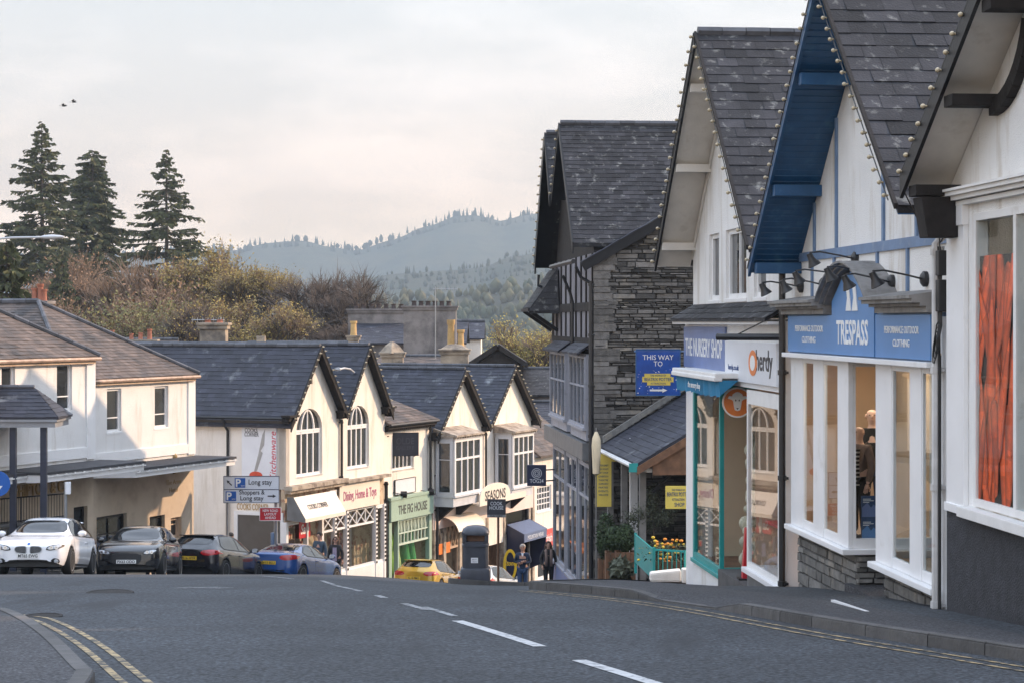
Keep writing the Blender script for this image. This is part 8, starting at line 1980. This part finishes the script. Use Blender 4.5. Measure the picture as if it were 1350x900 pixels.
p2_ = person('person', 'woman in sunglasses and dark open jacket beside the blue coupe', 'person', gpt(442.5, 67.6), rad(172), 1.66, HANG + (.16, 0), 'c_dark', 'c_black', 'skin', 'h_brown', 'long', extra=shades, female=True)
p3_ = person('person', 'person in a dark beanie and coat near the parking sign post', 'person', gpt(304, 67.0), rad(200), 1.74, HANG + (.14, 0), 'c_black', 'c_black', 'skin', None, hat='c_dark')
p4_ = person('person', 'grey-haired man in a navy jumper and jeans with folded arms', 'person', gpt(689, 68.6), rad(178), 1.76, ((.27, .02, 1.14), (.0, .20, 1.18), (-.27, .02, 1.14), (.05, .19, 1.12), .04, 0), 'c_navy', 'c_jeans', 'skin', 'h_grey', 'short', extra=collar)
p5_ = person('person', 'long-haired woman in dark clothes and brown scarf by the stone building corner', 'person', gpt(723, 65.6), rad(184), 1.68, ((.26, .0, 1.13), (.22, .12, .92), (-.25, -.02, 1.14), (-.255, .06, .90), .10, 0), 'c_dark', 'c_black', 'skin', 'h_brown', 'long', extra=scarf, female=True)
p6_ = person('person', 'dark-haired person walking behind the black hatchback, only the head in view', 'person', gpt(199, 60.5, .0), rad(90), 1.70, HANG + (.14, 0), 'c_black', 'c_black', 'skin', 'h_dark', 'short')
# mannequins in the outdoor-clothing shop
def stripes():
    m = bpy.data.materials.new('striped_jersey'); m.use_nodes = True; t = m.node_tree; n = t.nodes; b = n['Principled BSDF']; tc = n.new('ShaderNodeTexCoord'); sp = n.new('ShaderNodeSeparateXYZ'); t.links.new(tc.outputs['Object'], sp.inputs[0])
    ma = n.new('ShaderNodeMath'); ma.operation = 'MULTIPLY'; ma.inputs[1].default_value = 17; mo = n.new('ShaderNodeMath'); mo.operation = 'FRACT'; gt = n.new('ShaderNodeMath'); gt.operation = 'GREATER_THAN'; gt.inputs[1].default_value = .62
    mx = n.new('ShaderNodeMixRGB'); mx.inputs[1].default_value = (.015, .016, .02, 1); mx.inputs[2].default_value = (.6, .58, .55, 1)
    L = t.links.new; L(sp.outputs[2], ma.inputs[0]); L(ma.outputs[0], mo.inputs[0]); L(mo.outputs[0], gt.inputs[0]); L(gt.outputs[0], mx.inputs[0]); L(mx.outputs[0], b.inputs['Base Color']); b.inputs['Roughness'].default_value = .85; M['stripe'] = m
stripes()
def striped(t, k, c):
    q = [(-.115, .10, .84), (-.10, .155, .84), (0, .178, .84), (.10, .155, .84), (.115, .10, .84)]; m = MB(); zs = (.84, 1.0, 1.15, 1.3, 1.4)
    for z0, z1 in zip(zs, zs[1:]):
        for a, b in zip(q, q[1:]):
            sh = lambda z: .0 if z < 1.3 else -.02
            m.poly([V((a[0], a[1] + sh(z0), z0)) * k, V((b[0], b[1] + sh(z0), z0)) * k, V((b[0], b[1] + sh(z1), z1)) * k, V((a[0], a[1] + sh(z1), z1)) * k])
    m.build('striped_top', M['stripe'], t, smooth=True)
    m = MB(); m.tube([V((-.11, -.03, 1.47)) * k, V((-.13, -.11, 1.40)) * k, V((0, -.15, 1.36)) * k, V((.13, -.11, 1.40)) * k, V((.11, -.03, 1.47)) * k], .045 * k, 8); m.build('hood', M['c_dark'], t, smooth=True)
mz = -3.175
pA = FR.pt(29.15, -.34, mz); pB = FR.pt(30.15, -.80, mz)
a_ = person('mannequin', 'nearer shop mannequin in a brown hooded jacket over a striped top', 'mannequin', pA, rad(122), 1.67, ((.23, -.04, 1.12), (.20, .10, .92), (-.23, -.04, 1.12), (-.22, .04, .86), .02, 0), 'c_brown', 'c_black', 'mskin', None, extra=striped)
b_ = person('mannequin', 'rear shop mannequin in a black jacket half hidden by the nearer one', 'mannequin', pB, rad(170), 1.88, HANG + (.02, 0), 'c_black', 'c_navy', 'mskin', None)
# blue leaflet boards at the foot of the mannequins
c = FR.pt(28.66, -.36, -2.82); s, pt, F3 = sign_board('window_poster', 'blue two-part window poster of mountains below the mannequins', 'poster', (V(FR.N) * -1, V((0, 0, 1)), -V(FR.U)), c, .26, .66, 'navyp', .015)
for y, cl in ((.5, 'nblue'), (-.5, 'signblue')):
    shape([(-.9, y - .42), (.9, y - .42), (.9, y - .05), (.4, y + .12), (.1, y - .02), (-.3, y + .2), (-.9, y + .0)], pt, F3, cl, s, 'picture', .002)
    for j, w_ in enumerate((.9, 1.2, .7)): shape([(-.8, y + .34 - j * .07), (-.8 + w_, y + .34 - j * .07), (-.8 + w_, y + .37 - j * .07), (-.8, y + .37 - j * .07)], pt, F3, 'ltext', s, 'print', .003)
